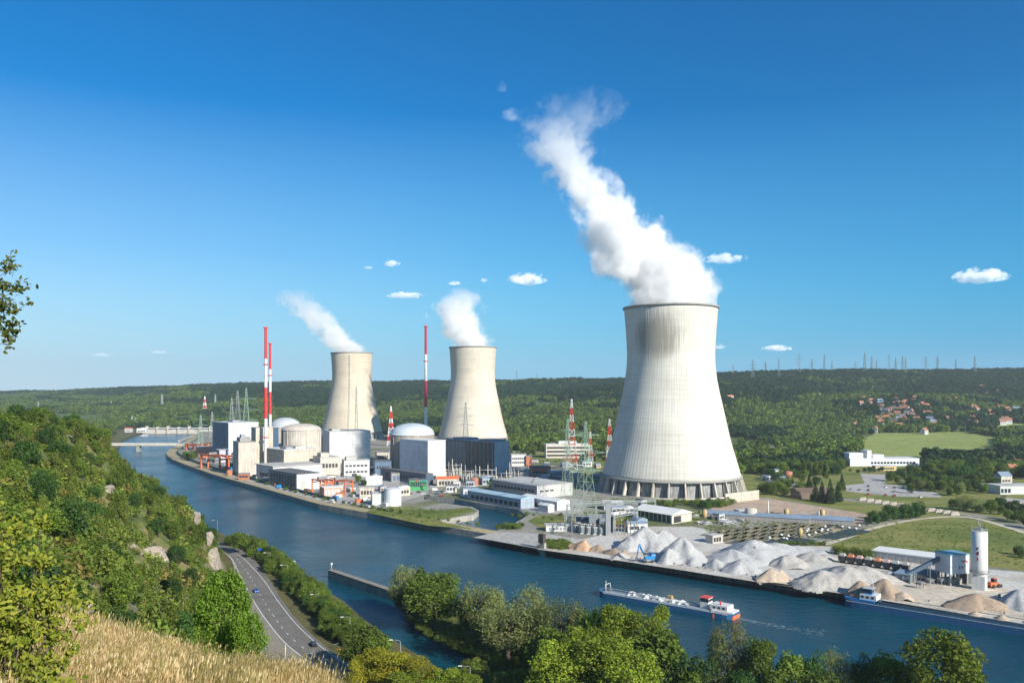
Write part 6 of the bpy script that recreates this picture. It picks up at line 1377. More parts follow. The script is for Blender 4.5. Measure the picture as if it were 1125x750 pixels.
def car(loc, rz, col, key, label, group=None, sc=1.):
    ms = car_meshes(col, key); e = empty('parked_car' if group else 'car', loc, rz, label, 'car', group)
    if sc != 1.: e.scale = (sc, sc, sc)
    put('body', ms[0], e); put('windows', ms[1], e); put('roof', ms[2], e)
    for x in (-1.35, 1.35):
        for y in (-.8, .8): put('wheel', ms[3], e, (x, y, .32))
    if not group:
        for y in (-.55, .55): put('headlight', ms[4], e, (2.18, y, .68))
p = P(281.5, 650, RZ); p2 = P(300, 687, RZ); car((p.x, p.y, RZ + .09), math.atan2(p2.y - p.y, p2.x - p.x), (.02, .12, .42), 'blue', 'blue car driving on the left lane of the road')
p = P(344.5, 709, RZ); p2 = P(322, 680, RZ); car((p.x, p.y, RZ + .09), math.atan2(p2.y - p.y, p2.x - p.x), (.03, .03, .032), 'black', 'dark grey car driving away on the right lane of the road')
cc = [((.75, .75, .75), 'white'), ((.3, .31, .32), 'silver'), ((.04, .04, .045), 'dark'), ((.45, .03, .03), 'red'), ((.05, .1, .3), 'navy')]
lots = [([(935 + (i % 9) * 9.5, 533.5 + (i // 9) * 4.5 + (i % 9) * .5) for i in range(27)], 'in the grey parking lot at right', 0., .55), ([(300 + i * 6.5, 535.5 + i * 1.35) for i in range(20)], 'in the strip behind the embankment path', .8, .75),
        ([(445 + i * 5, 541 + (i % 3) * 2) for i in range(10)], 'near the harbour basin inlet', .3, .9), ([(1100 + i * 5, 551 + i * .8) for i in range(5)], 'on the road at the right frame edge', .3, 1.), ([(952 + i * 6, 515.3 + (i % 2) * .8) for i in range(9)], 'in front of the white factory', 0., 1.), ([(588 + i * 4.5, 505.5 + (i % 3) * .8) for i in range(14)], 'before the distant long office block', 0., 1.),
        ([(545 + i * 6, 563 + (i % 2) * 5) for i in range(0)], '', 0, 1)]
for pts, where, rz, prob in lots:
    for (px, py) in pts:
        if RND.random() > prob: continue
        col, key = RND.choice(cc); car(P(px, py, 0) + Vector((0, 0, .12)), R(-45) if rz == .8 else RND.choice([0, math.pi]) + R(80) * (rz == 0), col, key, '%s car parked %s' % (key if key != 'dark' else 'dark', where), 'cars parked ' + where)
# white vans / lorries in the plant
for i, (px, py) in enumerate([(365, 552), (402, 549), (478, 539), (530, 548), (694, 562), (900, 566)]):
    c = P(px, py); e = empty('delivery_van', c, R(-40 + i * 25), ['white van near the embankment left of the tank', 'white van beside the tank annex', 'white van by the basin head', 'white van next to the gatehouse', 'white van near the bungalow under the tower', 'white van on the edge of the tan lot'][i], 'van')
    MB().box(-2.6, 1.2, -1, 1, .5, 2.6).build('cargo_body', WHITE2, e); cb = MB().prism([(1.2, -1), (2.7, -1), (2.7, 1), (1.2, 1)], .5, 2.3, [(1.2, -.9), (1.9, -.9), (1.9, .9), (1.2, .9)]).build('cab', WHITE2, e); MB().add([(2.45, -.8, 1.3), (2.45, .8, 1.3), (2.05, .75, 2.15), (2.05, -.75, 2.15)], [(0, 1, 2, 3)]).build('windscreen', GLASS, cb)
    wheels(e, (-1.7, 1.8), (-.9, .9), .38, .25)
# containers and clutter in the plant
cols2 = [(WHITE, 'white'), (BLUEP, 'blue'), (ORANGE, 'orange'), (GREYC, 'grey'), (GREENP, 'green'), (RUST, 'rusty')]
spots = [(RND.uniform(300, 360), 0, 'between the slatted warehouse and the embankment') for _ in range(12)] + [(RND.uniform(365, 440), 0, 'in the yard around the storage tank') for _ in range(12)] + [(RND.uniform(245, 292), 0, 'in the yard beside the reactor annex') for _ in range(9)]
for px, _, where in spots:
    y0 = np.interp(px, [245, 300, 360, 440], [522, 538, 552, 562]) - 3; py = y0 - RND.uniform(0, 7 if px < 400 else 18); m_, cn = RND.choice(cols2); c = P(px, py); e = empty('shipping_container', c, R(-45 + RND.choice([0, 90])), cn + ' container ' + where, 'container', 'containers ' + where)
    MB().box(-3, 3, -1.2, 1.2, .1, 2.6).build('body', m_, e); MB().box(3, 3.08, -1.1, -.05, .2, 2.5).build('door', m_, e); MB().box(3, 3.08, .05, 1.1, .2, 2.5).build('door', m_, e)
# small service buildings and tanks filling the plant
svc = [(372, 533), (384, 541), (418, 540), (428, 545), (440, 545), (455, 533), (366, 541), (448, 521), (490, 541), (498, 536), (512, 536), (521, 533), (530, 533), (552, 537), (566, 533), (574, 530), (590, 530), (600, 529), (612, 531), (635, 524), (652, 527), (640, 513), (655, 514), (665, 520), (585, 509), (598, 512), (618, 513), (560, 519), (572, 520), (548, 516), (410, 528), (360, 531), (400, 520), (418, 519), (262, 527), (252, 522), (268, 522), (246, 515), (236, 508), (228, 505), (290, 530), (345, 532), (672, 566), (690, 563), (705, 557), (790, 572), (812, 568), (825, 570), (850, 536), (860, 531), (842, 528), (866, 525), (852, 522), (690, 600 - 15), (700, 582)]
for i, (px, py) in enumerate(svc):
    wl, wn_ = RND.choice([(WHITE, 'white'), (CONC, 'beige'), (GREYC, 'grey'), (STEELB, 'pale blue'), (BRICK, 'brick'), (CONC2, 'cream'), (WHITE, 'white')]); rf, rn = RND.choice([(LGREY, 'grey'), (DROOF, 'dark'), (WROOF, 'white'), (BROOF, 'blue grey'), (BROOF, 'blue grey')])
    wd = RND.uniform(5, 13); where = 'near the river bend' if px < 275 else 'in the reactor yard' if px < 360 else 'in the middle yard' if px < 480 else 'between basin and glazed hall' if px < 555 else 'behind the grey warehouse' if px < 660 and py < 535 else 'by the largest tower'
    if i % 4 == 3:
        c = P(px, py); r = RND.uniform(2, 4.); h = RND.uniform(4, 8); e = empty('service_tank', c, 0, 'small round %s tank %s' % (wn_, where), 'tank', 'service tanks'); MB().lathe([(r, 0), (r, h), (r * .6, h + .7), (.01, h + 1)], 20).build('tank_body', wl, e); MB().cyl((r + .3, 0, 0), (r + .3, 0, h + 1), .1, n=6).build('ladder', GREY, e)
    else: B('service_building', 'small %s service building with a %s roof %s' % (wn_, rn, where), px, (px, py), px + 5, 0, RND.choice([41, 41, 10, 25]), wl, rf, group='small service buildings', tr=wd, tl=RND.uniform(4, 8), h=RND.uniform(3, 6.5), gable=RND.choice([0, 0, 1.4]), win=[W('R', .08, .92, .35, .7, 3, GLASS), W('L', .3, .6, 0, .6, 1, DARK, 'door')])
for i, (a_, b_) in enumerate([((360, 527), (412, 531)), ((440, 536), (482, 541)), ((560, 524), (628, 530)), ((640, 518), (668, 526)), ((500, 541), (540, 539)), ((300, 531), (290, 524)), ((585, 513), (640, 516)), ((668, 572), (706, 566))]):
    A2, B2_ = P(*a_), P(*b_); dv_ = B2_ - A2; e = empty('pipe_bridge', A2, math.atan2(dv_.y, dv_.x), ['silver pipe bridge left of the storage tank', 'silver pipe bridge at the basin inlet', 'silver pipe bridge before the red brick hall', 'silver pipe bridge by the short mast', 'silver pipe bridge at the gatehouse', 'short pipe bridge at the service block', 'silver pipe bridge behind the brick hall', 'silver pipe bridge under the tower bushes'][i], 'pipe bridge', 'pipe bridges'); L_ = dv_.length
    for y in (-.5, .5): MB().cyl((0, y, 5), (L_, y, 5), .35, n=8).build('pipe', PIPE, e)
    for k in range(max(2, int(L_ / 9))): x = L_ * k / max(1, int(L_ / 9) - 1) if int(L_ / 9) > 1 else L_ * k; MB().box(x - .2, x + .2, -.9, .9, 4.3, 4.6).box(x - .15, x + .15, -.8, -.5, 0, 4.3).box(x - .15, x + .15, .5, .8, 0, 4.3).build('trestle', GREY, e)
# security fence following the embankment
fc = offs(emb[5:], 15); fm = MB(); e = empty('security_fence', (0, 0, 0), 0, 'long green mesh fence following the embankment path', 'fence')
acc = 0
for i in range(len(fc) - 1):
    a_, b_ = fc[i], fc[i + 1]; fm.box(0, 0, 0, 0, 0, 0) if False else None
    dn = (b_ - a_).normalized(); n_ = Vector((-dn.y, dn.x)) * .06
    fm.add([(a_.x - n_.x, a_.y - n_.y, .1), (b_.x - n_.x, b_.y - n_.y, .1), (b_.x + n_.x, b_.y + n_.y, .1), (a_.x + n_.x, a_.y + n_.y, .1), (a_.x - n_.x, a_.y - n_.y, 2.8), (b_.x - n_.x, b_.y - n_.y, 2.8), (b_.x + n_.x, b_.y + n_.y, 2.8), (a_.x + n_.x, a_.y + n_.y, 2.8)], [(0, 3, 2, 1), (4, 5, 6, 7), (0, 1, 5, 4), (1, 2, 6, 5), (2, 3, 7, 6), (3, 0, 4, 7)])
fm.build('mesh_panel', pm('dark_green_mesh', (.04, .12, .08), .7, .3, .3), e)
tot = 0
for i in range(len(fc) - 1):
    L_ = (fc[i + 1] - fc[i]).length; n_ = max(1, int(L_ / 11))
    for k in range(n_):
        if tot >= 95: break
        p = fc[i].lerp(fc[i + 1], k / n_); MB().box(-.12, .12, -.12, .12, 0, 3.3).build('fence_post', PYL, e, (p.x, p.y, 0)); tot += 1
# settling beds: kerbed rectangles and floats, yellow feed tanks
bw = MB()
for i in range(11):
    for j in range(4):
        px = 783 + i * 10.5 + j * 9; py = 586.5 - i * 1.25 + j * 2.9 - (i % 2) * .2
        c = P(px, py); a = R(48); l, w_ = 17, 6.4; x = lambda u_, v_: (c.x + u_ * math.cos(a) - v_ * math.sin(a), c.y + u_ * math.sin(a) + v_ * math.cos(a))
        fill = (i + j) % 3; e = empty('settling_bed', c, a, ['dark water filled settling bed framed by pale kerbs', 'dry straw coloured settling bed framed by pale kerbs', 'brown settling bed framed by pale kerbs'][fill], 'basin', 'settling beds behind the gravel heaps')
        MB().box(-l / 2, l / 2, -w_ / 2, w_ / 2, .18, .34).build('bed_surface', [MATS['dark_basin'], pm('dry_bed', (.40, .33, .20), .95, .3, .3), pm('brown_bed', (.20, .15, .10), .95, .3, .3)][fill], e)
        kb = MB()
        for s_ in (-1, 1): kb.box(-l / 2 - .3, l / 2 + .3, s_ * w_ / 2 - .2, s_ * w_ / 2 + .2, .1, .5); kb.box(s_ * l / 2 - .15, s_ * l / 2 + .15, -w_ / 2 + .15, w_ / 2 - .15, .1, .7)
        kb.build('kerb', pm('bed_kerb', (.24, .22, .15), .9, .3, .3), e)
for i in range(18):
    px = RND.uniform(845, 945); py = np.interp(px, [845, 945], [590, 577]) + RND.uniform(-3, 5); c = P(px, py); e = empty('aerator_float', c, 0, 'small white aerator float in the dark settling beds', 'float', 'white floats in the settling beds')
    MB().lathe([(0.01, .35), (.9, .35), (1.1, .7), (.6, 1.), (.3, 1.4), (0.01, 1.5)], 12).build('hull', WHITE2, e)
for px, py, yt in [(774, 571.5, 560.5), (864, 570.5, 559.5), (903.5, 572, 560.5), (879, 592.5, 581)]:
    c = P(px, py); h = zt(yt, c.y); e = empty('feed_tank', c, 0, {774: 'yellow tank left of the settling beds near the open shed', 864: 'yellow tank at the barn just right of the white flagpole', 903: 'yellow tank between the two blue grey barns', 879: 'yellow tank in the hedge below the beds'}[int(px)], 'tank', 'yellow feed tanks by the settling beds'); r = 2.7 * c.y / FP
    MB().lathe([(.4, 1.2), (r, 2.8), (r, h), (.01, h + 1)], 20).build('tank_body', YELL, e)
    for k in range(4): t = k * 1.57 + .5; MB().bar((r * math.cos(t), r * math.sin(t), 0), (r * math.cos(t), r * math.sin(t), 3.2), .15).build('leg', GREY, e)
# low pipes, pallets, walls behind the open shed
for i in range(22):
    px = RND.uniform(760, 815); py = RND.uniform(566, 576); c = P(px, py); e = empty('pipe_rack', c, RND.uniform(0, 3.1), 'low steel pipe frame in the clutter between open shed and beds', 'pipe frame', 'pipe frames beside the open shed')
    MB().box(-3, 3, -1, 1, 0, .8).build('plinth', GREYC, e); MB().cyl((-3, -.6, 1.4), (3, -.6, 1.4), .3, n=8).cyl((-3, .6, 1.4), (3, .6, 1.4), .3, n=8).build('pipe', PIPE, e)
# retaining wall by tower
A2, B2_ = P(797, 553), P(834, 548.5); props(MB().box(0, (B2_ - A2).length, 0, 1, 0, 7.5).build('retaining_wall', CONC2, None, A2, math.atan2(B2_.y - A2.y, B2_.x - A2.x)), 'straight beige concrete wall right of the tower foot', 'wall')
# cars/containers row beside firs
for i in range(13):
    px = 948 + i * 8.4; py = 549.5 + i * 1.35; c = P(px, py); e = empty('stone_stack', c, R(-10), 'pale stack of cut stone below the grey parking lot', 'stack', 'stone stacks below the parking lot'); MB().box(-2.8, 2.8, -1.5, 1.5, 0, 1.6).build('lower_course', CONC, e); MB().box(-2., 2.2, -1.2, 1.1, 1.6, 2.5).build('upper_course', CONC2, e)

# ---- village houses ------------------------------------------------------------------------------------------
hw_, hr = WHITE, MATS['orange_tiles']
house_v = []
for (wall, roof, lab) in [(WHITE, MATS['orange_tiles'], 'small white house with an orange roof'), (BRICK, MATS['orange_tiles'], 'brick house with an orange roof'), (WHITE, DROOF, 'white house with a dark slate roof'), (MATS['yellow_wall'], pm('brown_tiles', (.28, .13, .08), .85, .2, .2), 'ochre house with a brown roof'), (BRICK, BROOF, 'brick house with a grey roof')]:
    w = MB().box(-5.5, 5.5, -4, 4, -2, 5.5); w.add([(-5.5, -4, 5.5), (-5.5, 4, 5.5), (-5.5, 0, 9)], [(0, 2, 1)]).add([(5.5, -4, 5.5), (5.5, 4, 5.5), (5.5, 0, 9)], [(0, 1, 2)])
    r_ = MB().add([(-6, -4.6, 5.2), (6, -4.6, 5.2), (6, 0, 9.4), (-6, 0, 9.4), (-6, 4.6, 5.2), (6, 4.6, 5.2)], [(0, 1, 2, 3), (3, 2, 5, 4)]); ch = MB().box(2, 2.9, -.5, .4, 8, 10.6)
    wn = MB()
    house_v.append((w.mesh('wall', wall), r_.mesh('roof', roof), ch.mesh('chimney', BRICK), MB().box(-.6, .6, -.1, .02, -.7, .7).mesh('window', GLASS), lab))
for i in range(96):
    if i < 62: px = RND.gauss(988, 20); d = RND.gauss(1800, 110)
    elif i < 84: px = RND.uniform(1050, 1128); d = RND.uniform(1640, 1900)
    else: px = RND.uniform(925, 1128); d = RND.uniform(1900, 2300)
    p = at(px, d); z = fz(p.x, d); v = house_v[RND.choice([0, 0, 0, 1, 2, 2, 3, 4])]; e = empty('village_house', (p.x, d, z + 2.), RND.uniform(-.9, .9), v[4] + (' in the village on the wooded slope' if px < 1045 else ' in the hamlet by the right frame edge'), 'house', 'houses of the village'); e.scale = (1.15, 1.15, 1.15)
    put('wall', v[0], e); ro = put('roof', v[1], e); put('chimney', v[2], ro)
    for x in (-3.4, 0, 3.4): put('window', v[3], e, (x, -4.05, 3.))
p = at(1078, 2350); B('hill_chapel', 'white house alone high on the wooded slope at right', 1076, (1078, 500), 1083, 0, 20, WHITE, MATS['red_tiles'], tl=9, tr=12, h=7, gable=4, d=2350, z0=fz(p.x, 2350) + 5)
p = at(798, 2200); B('pink_house', 'pinkish roofed house in the wood right of the largest tower', 799, (800, 500), 806, 0, 20, WHITE, MATS['salmon'], tl=9, tr=16, h=7, gable=4, d=2000, z0=fz(at(800, 2000).x, 2000) + 6)

# ================= boats ==========================================================================================
def hull_mb(L, Bm, D, bow=.09, stern=.05, n=30, sheer=.8, z0=-1.0):
    mb = MB(); rings = []
    for i in range(n + 1):
        f = i / n; x = L * f; w = Bm / 2
        if f > 1 - bow: w *= math.sqrt(max(0., 1 - ((f - 1 + bow) / bow) ** 2)) * .97 + .03
        if f < stern: w *= .72 + .28 * math.sin(f / stern * math.pi / 2)
        zt_ = D + sheer * max(0, (f - 1 + bow * 1.6) / (bow * 1.6)) ** 2 + sheer * .5 * max(0, (stern * 2 - f) / (stern * 2)) ** 2
        rings.append([(x - (.0 if f < 1 else 0), -w * .86, z0), (x, -w, z0 + .6), (x, -w, zt_), (x, w, zt_), (x, w, z0 + .6), (x, w * .86, z0)])
    m_ = 6; vs = [p for r_ in rings for p in r_]; fs = []
    for i in range(n):
        for k in range(m_): fs.append((i * m_ + k, (i + 1) * m_ + k, (i + 1) * m_ + (k + 1) % m_, i * m_ + (k + 1) % m_))
    fs += [tuple(range(m_ - 1, -1, -1)), tuple(n * m_ + k for k in range(m_))]
    return mb.add(vs, fs)
A2, B2_ = P(809, 679, WZ), P(659, 652, WZ); dv = B2_ - A2; L = dv.length; e = empty('tanker_barge', A2, math.atan2(dv.y, dv.x), 'long blue tanker barge with white deck gear and an orange-red stern, under way', 'barge')
print('barge', L)
BM, D = 9.0, 1.9
hu = hull_mb(L, BM, D).build('hull', BLUEH, e)
MB().box(1.2, L * .94, -BM / 2 + .7, BM / 2 - .7, D - .05, D + .35).build('deck', pm('deck_grey_blue', (.30, .36, .40), .7, .25, .5), e)
q = MB()
for s_ in (-1, 1): q.box(2, L * .93, s_ * (BM / 2 - .12) - .1, s_ * (BM / 2 - .12) + .1, D - .1, D + .18)
q.build('gunwale', WHITE2, e)
MB().prism([(.2, -3.2), (9, -3.9), (9, 3.9), (.2, 3.2)], D - .6, D + .9).build('stern_bulwark', WHITE2, e); MB().prism([(-.15, -3.3), (8, -4.55), (8, 4.6), (-.15, 3.35)], D - 1.9, D - .5).build('stern_band', ORANGE, e)
dk = MB().box(2.5, 10, -3., 3., D + .9, D + 2.8).build('deckhouse', WHITE2, e)
for x in (3.5, 5.5, 7.5): MB().box(x, x + 1, 3., 3.05, D + 1.5, D + 2.3).build('window', GLASS, dk); MB().box(x, x + 1, -3.05, -3., D + 1.5, D + 2.3).build('window', GLASS, dk)
wh_ = MB().box(11, 14.5, -2.1, 2.1, D + .3, D + 4.6).build('wheelhouse', WHITE2, e); MB().box(10.95, 14.55, -2.15, 2.15, D + 3.1, D + 4.2).build('window', GLASS, wh_); MB().box(10.7, 14.8, -2.4, 2.4, D + 4.6, D + 4.8).build('roof', REDP, wh_)
MB().cyl((6, 1.5, D + 2.8), (6, 1.5, D + 4.4), .35, n=8).build('funnel', REDP, e)
for i in range(11): x = 18 + i * (L - 30) / 11; MB().lathe([(.9, 0), (.9, .5), (.5, .9), (.01, 1.)], 12, (x, 1.2 if i % 2 else -1.2, D + .3)).build('tank_hatch', WHITE2, e)
for y in (-.9, -.3, .4, 1.): MB().cyl((15, y, D + .9), (L * .9, y, D + .9), .13, n=6).build('cargo_pipe', WHITE2 if y != .4 else GREY, e)
for i in range(8): x = 20 + i * (L - 32) / 8; q = MB().box(x - .2, x + .2, -3.4, 3.4, D + .3, D + .7).tube([(x, -2.4, D + .3), (x, -1.8, D + 1.3), (x, 0, D + 1.4), (x, 1.8, D + 1.3), (x, 2.4, D + .3)], .12, 5); q.build('pipe_bridge', WHITE2 if i % 2 else GREY, e)
MB().box(L * .45, L * .45 + 2, -2, -.4, D + .3, D + 2.4).build('pump_locker', YELL, e)
q = MB().tube([(L * .93, -2, D + .3), (L * .935, -1.9, D + 3.2), (L * .935, 1.9, D + 3.2), (L * .93, 2, D + .3)], .14, 5).cyl((L * .95, 0, D), (L * .95, 0, D + 4.5), .1, n=6); q.build('bow_arch', WHITE2, e); MB().box(L * .91, L * .96, -1, 1, D, D + 1.1).build('winch', DROOF, e)
# wake: foam strips behind the stern
wk = MB(); dn = -dv.normalized(); rs = random.Random(4)
foam = pm('white_foam', (.30, .38, .40), .7, .3, 1.5)
for i in range(210):
    t = rs.random() ** 1.3 * 34; w_ = .5 + t * .05; p = dn * (t + .5); o = rs.gauss(0, w_); x = p.x - dn.y * o; y = p.y + dn.x * o; l = rs.uniform(.3, 1.5) * (1 - t / 50); ww = rs.uniform(.08, .22)
    wk.add([(x - dn.x * l + dn.y * ww, y - dn.y * l - dn.x * ww, 0), (x + dn.x * l, y + dn.y * l, 0), (x - dn.x * l - dn.y * ww, y - dn.y * l + dn.x * ww, 0)], [(0, 1, 2)])
o = wk.build('boat_wake', foam, None, Vector((A2.x, A2.y, WZ + .06))); o['kind'] = 'stuff'; o['label'] = 'thin white foam wake trailing the tanker barge'
# moored barge
A2, B2_ = P(931, 663.5, WZ), P(1125, 695, WZ); dv = (B2_ - A2).normalized(); e = empty('cargo_barge', A2, math.atan2(dv.y, dv.x), 'blue open cargo barge moored at the sand quay, white wheelhouse at its left end', 'barge'); L = 86.; BM = 9.2; D = 3.1
MB2 = hull_mb(L, BM, D, .07, .05, 30, .9); MB2.build('hull', BLUEH, e)
MB().prism([(-.1, -3.1), (12, -4.3), (12, 4.3), (-.1, 3.1)], D, D + .8).build('stern_deck', pm('bright_blue_hull', (.03, .22, .50), .4, .2, .4), e)
MB().box(13.5, L * .92, -BM / 2 + .7, BM / 2 - .7, D - .02, D + .06).build('hold_floor', DARK, e)
for s_ in (-1, 1): MB().box(13.5, L * .92, s_ * (BM / 2 - .6) - .12, s_ * (BM / 2 - .6) + .12, D, D + 1.2).build('hold_coaming', pm('coaming_blue', (.05, .10, .14), .6, .25, .4), e); MB().box(1, L * .95, s_ * (BM / 2 + .01) - .05, s_ * (BM / 2 + .01) + .05, D - .5, D - .3).build('rub_rail', WHITE2, e)
for x in (13.5, L * .92): MB().box(x - .12, x + .12, -BM / 2 + .72, BM / 2 - .72, D, D + 1.2).build('hold_end', MATS['coaming_blue'], e)
dk = MB().box(6, 12.5, -3.2, 3.2, D + .8, D + 2.9).build('deckhouse', WHITE2, e)
for x in (6.6, 8.6, 10.6): MB().box(x, x + 1, -3.25, -3.2, D + 1.5, D + 2.4).build('window', GLASS, dk)
wh_ = MB().box(7, 10.5, -2.3, 2.3, D + 2.9, D + 5.2).build('wheelhouse', BLUEP, e); MB().box(6.95, 10.55, -2.35, 2.35, D + 3.6, D + 4.8).build('window', GLASS, wh_); MB().box(6.7, 10.8, -2.6, 2.6, D + 5.2, D + 5.4).build('roof', LGREY, wh_)
MB().box(1.8, 5.4, -1.8, 1.8, D + .8, D + 1.8).build('hatch_cover', pm('salmon_deck', (.6, .22, .14), .7, .2, .4), e); MB().tube([(11.5, 0, D + .8), (9.5, 0, D + 11)], .12, 6).build('mast', WHITE2, e); MB().cyl((.8, 0, D + .6), (.8, 0, D + 3), .08, n=6).box(.3, 1.4, -.4, .4, D + 2, D + 2.6).build('stern_light', YELL, e)
for x, h in ((48, 2.1), (57, 2.4), (66, 2.1)): MB().lathe([(3.7, 0), (2.2, h * .55), (.3, h)], 16, (x, 0, D + .06)).build('sand_load', H_BEIGE, e)
MB().box(L * .94, L * .97, -1.2, 1.2, D, D + 1.2).build('winch', WHITE2, e)
# small boats
def small_boat(label, loc, rz, L_, col=WHITE2):
    e = empty('motor_boat', loc, rz, label, 'boat'); hull_mb(L_, L_ * .3, 1.0, .4, .05, 14, .5, -.3).build('hull', col, e); cb = MB().box(L_ * .3, L_ * .62, -L_ * .1, L_ * .1, .9, 2.1).build('cabin', WHITE2, e); MB().box(L_ * .4, L_ * .63, -L_ * .105, L_ * .105, 1.4, 1.9).build('window', GLASS, cb)
small_boat('white motor boat moored behind the road hedge', tuple(P(313, 614.5, WZ)), R(-60), 11); small_boat('second small white boat moored by the road hedge', tuple(P(321, 619, WZ)), R(-62), 7)
small_boat('tiny white boat on the upper river below the dam', tuple(P(154, 478.5, WZ)), .3, 14)
# ================= steam, clouds, haze ================================================================================
def vol_mat(name, stops, z0, z1, rmax, cmax, dens, nscale, amp, cy_drift=0., step=.12, edge=.42):
    """density inside a leaning column: stops (z fraction, centre x, radius, thinning)"""
    m = bpy.data.materials.new(name); m.use_nodes = True; nt = m.node_tree
    nt.nodes.remove(nt.nodes['Principled BSDF']); out = nt.nodes['Material Output']
    tc = nd(nt, 'ShaderNodeTexCoord').outputs['Object']
    # billowing: warp the position
    w = nd(nt, 'ShaderNodeTexNoise'); w.inputs['Scale'].default_value = nscale; w.inputs['Detail'].default_value = 5; w.inputs['Roughness'].default_value = .58; lk(nt, tc, w.inputs[0])
    wv_ = nd(nt, 'ShaderNodeVectorMath', operation='MULTIPLY_ADD'); lk(nt, w.outputs['Color'], wv_.inputs[0]); wv_.inputs[1].default_value = (amp, amp, amp); wv_.inputs[2].default_value = (-amp / 2,) * 3
    ad = nd(nt, 'ShaderNodeVectorMath', operation='ADD'); lk(nt, tc, ad.inputs[0]); lk(nt, wv_.outputs[0], ad.inputs[1])
    sp = nd(nt, 'ShaderNodeSeparateXYZ'); lk(nt, ad.outputs[0], sp.inputs[0])
    f = math_n(nt, 'DIVIDE', math_n(nt, 'SUBTRACT', sp.outputs[2], z0), z1 - z0, clamp=True)
    r = nd(nt, 'ShaderNodeValToRGB'); el = r.color_ramp.elements
    while len(el) < len(stops): el.new(.5)
    for e_, (p, cx, rr, th) in zip(el, stops): e_.position = p; e_.color = ((cx + cmax) / (2 * cmax), rr / rmax, th, 1)
    lk(nt, f, r.inputs[0]); s2 = nd(nt, 'ShaderNodeSeparateColor'); lk(nt, r.outputs[0], s2.inputs[0])
    cx = math_n(nt, 'MULTIPLY_ADD', s2.outputs[0], 2 * cmax, -cmax); rr = math_n(nt, 'MULTIPLY', s2.outputs[1], rmax)
    dx = math_n(nt, 'SUBTRACT', sp.outputs[0], cx); dy = math_n(nt, 'SUBTRACT', sp.outputs[1], math_n(nt, 'MULTIPLY', f, cy_drift))
    rad = math_n(nt, 'DIVIDE', math_n(nt, 'SQRT', math_n(nt, 'ADD', math_n(nt, 'MULTIPLY', dx, dx), math_n(nt, 'MULTIPLY', dy, dy))), rr)
    fine = noise(nt, tc, nscale * 2.4, 7, .64)
    q = math_n(nt, 'ADD', rad, math_n(nt, 'MULTIPLY', math_n(nt, 'SUBTRACT', fine, .5), math_n(nt, 'MULTIPLY_ADD', f, 2.6, 1.5)))
    dn_ = math_n(nt, 'MULTIPLY', math_n(nt, 'SUBTRACT', .97, q), 1 / edge, clamp=True)
    dn_ = math_n(nt, 'MULTIPLY', math_n(nt, 'MULTIPLY', dn_, dn_), math_n(nt, 'MULTIPLY', s2.outputs[2], dens))
    pv = nd(nt, 'ShaderNodeVolumePrincipled'); pv.inputs['Color'].default_value = (1, 1, 1, 1); pv.inputs['Anisotropy'].default_value = .0; lk(nt, dn_, pv.inputs['Density']); lk(nt, pv.outputs[0], out.inputs['Volume'])
    try: m.cycles.volume_step_rate = step
    except Exception: pass
    try: m.volume_step_rate = step
    except Exception: pass
    return m
def plume(label, tower, rows, dens, nscale, amp, step, thin, top_extra=0, drift=0.):
    px0, d = tower; o = at(px0, d, 0); z = [zt(r_[0], d) for r_ in rows]; zb = 150.; z1 = z[-1]
    o.z = 0; cs = [((r_[1] + r_[2]) / 2 - px0) * d / FP for r_ in rows]; rr = [(r_[2] - r_[1]) / 2 * d / FP for r_ in rows]
    cmax = max(abs(c_) for c_ in cs) + 1; rmax = max(rr) + 1
    stops = [((zz_ - zb) / (z1 - zb), c_, r_, t_) for zz_, c_, r_, t_ in zip(z, cs, rr, thin)]
    m = vol_mat('steam_' + label.split()[0], stops, zb, z1, rmax, cmax, dens, nscale, amp, drift, step)
    # closed hull following the column
    mb = MB(); n = 28; V = []; K = 26; zs = np.linspace(min(z[0], zb + 4), z1, K); cx = np.interp(zs, z, cs); rd = np.interp(zs, z, rr)
    fr = (zs - zb) / (z1 - zb); 
    for k in range(K):
        g = (1.2 + .15 * k / K) if k > 2 else .98; g = g if k < K - 1 else .6
        for i in range(n):
            a = 2 * math.pi * i / n; q = rd[k] * g * (1 + .05 * math.sin(a * 3 + k * .8) + .04 * math.sin(a * 5 - k * 1.3)) if k > 2 else rd[k] * g
            V.append((cx[k] + q * math.cos(a), drift * fr[k] + q * math.sin(a), zs[k] if k else zs[0]))
    F = [(k * n + i, k * n + (i + 1) % n, (k + 1) * n + (i + 1) % n, (k + 1) * n + i) for k in range(K - 1) for i in range(n)] + [tuple(range(n - 1, -1, -1)), tuple((K - 1) * n + i for i in range(n))]
    mb.add(V, F, False); ob = mb.build('steam_plume', m, None, o); props(ob, label, 'steam'); return ob
plume('tall dense white steam plume leaning left from the largest cooling tower', TOWERS[0],
      [(333, 687, 788), (318, 676, 790), (305, 656, 784), (288, 650, 772), (270, 643, 752), (252, 634, 728), (229, 624, 700), (205, 604, 680), (184, 590, 668), (163, 574, 654), (144, 572, 658), (124, 584, 676), (104, 602, 690)], .15, .021, 46, .10,
      [1, 1, 1, 1, 1, .95, .8, .5, .3, .17, .1, .05, .0], drift=0)
plume('thin plume drifting left from the tan left cooling tower', TOWERS[2], [(389, 366, 408), (381, 356, 402), (370, 346, 388), (358, 334, 374), (347, 318, 362), (336, 305, 350), (325, 294, 338), (313, 292, 330)], .06, .018, 32, .12, [1, 1, .9, .8, .55, .4, .2, 0], drift=60)
plume('short wide plume above the cream middle cooling tower', TOWERS[1], [(381, 496, 543), (370, 488, 538), (358, 478, 532), (346, 470, 530), (334, 478, 528), (324, 484, 524), (312, 492, 516)], .09, .018, 32, .12, [1, 1, .9, .75, .55, .3, .0], drift=40)

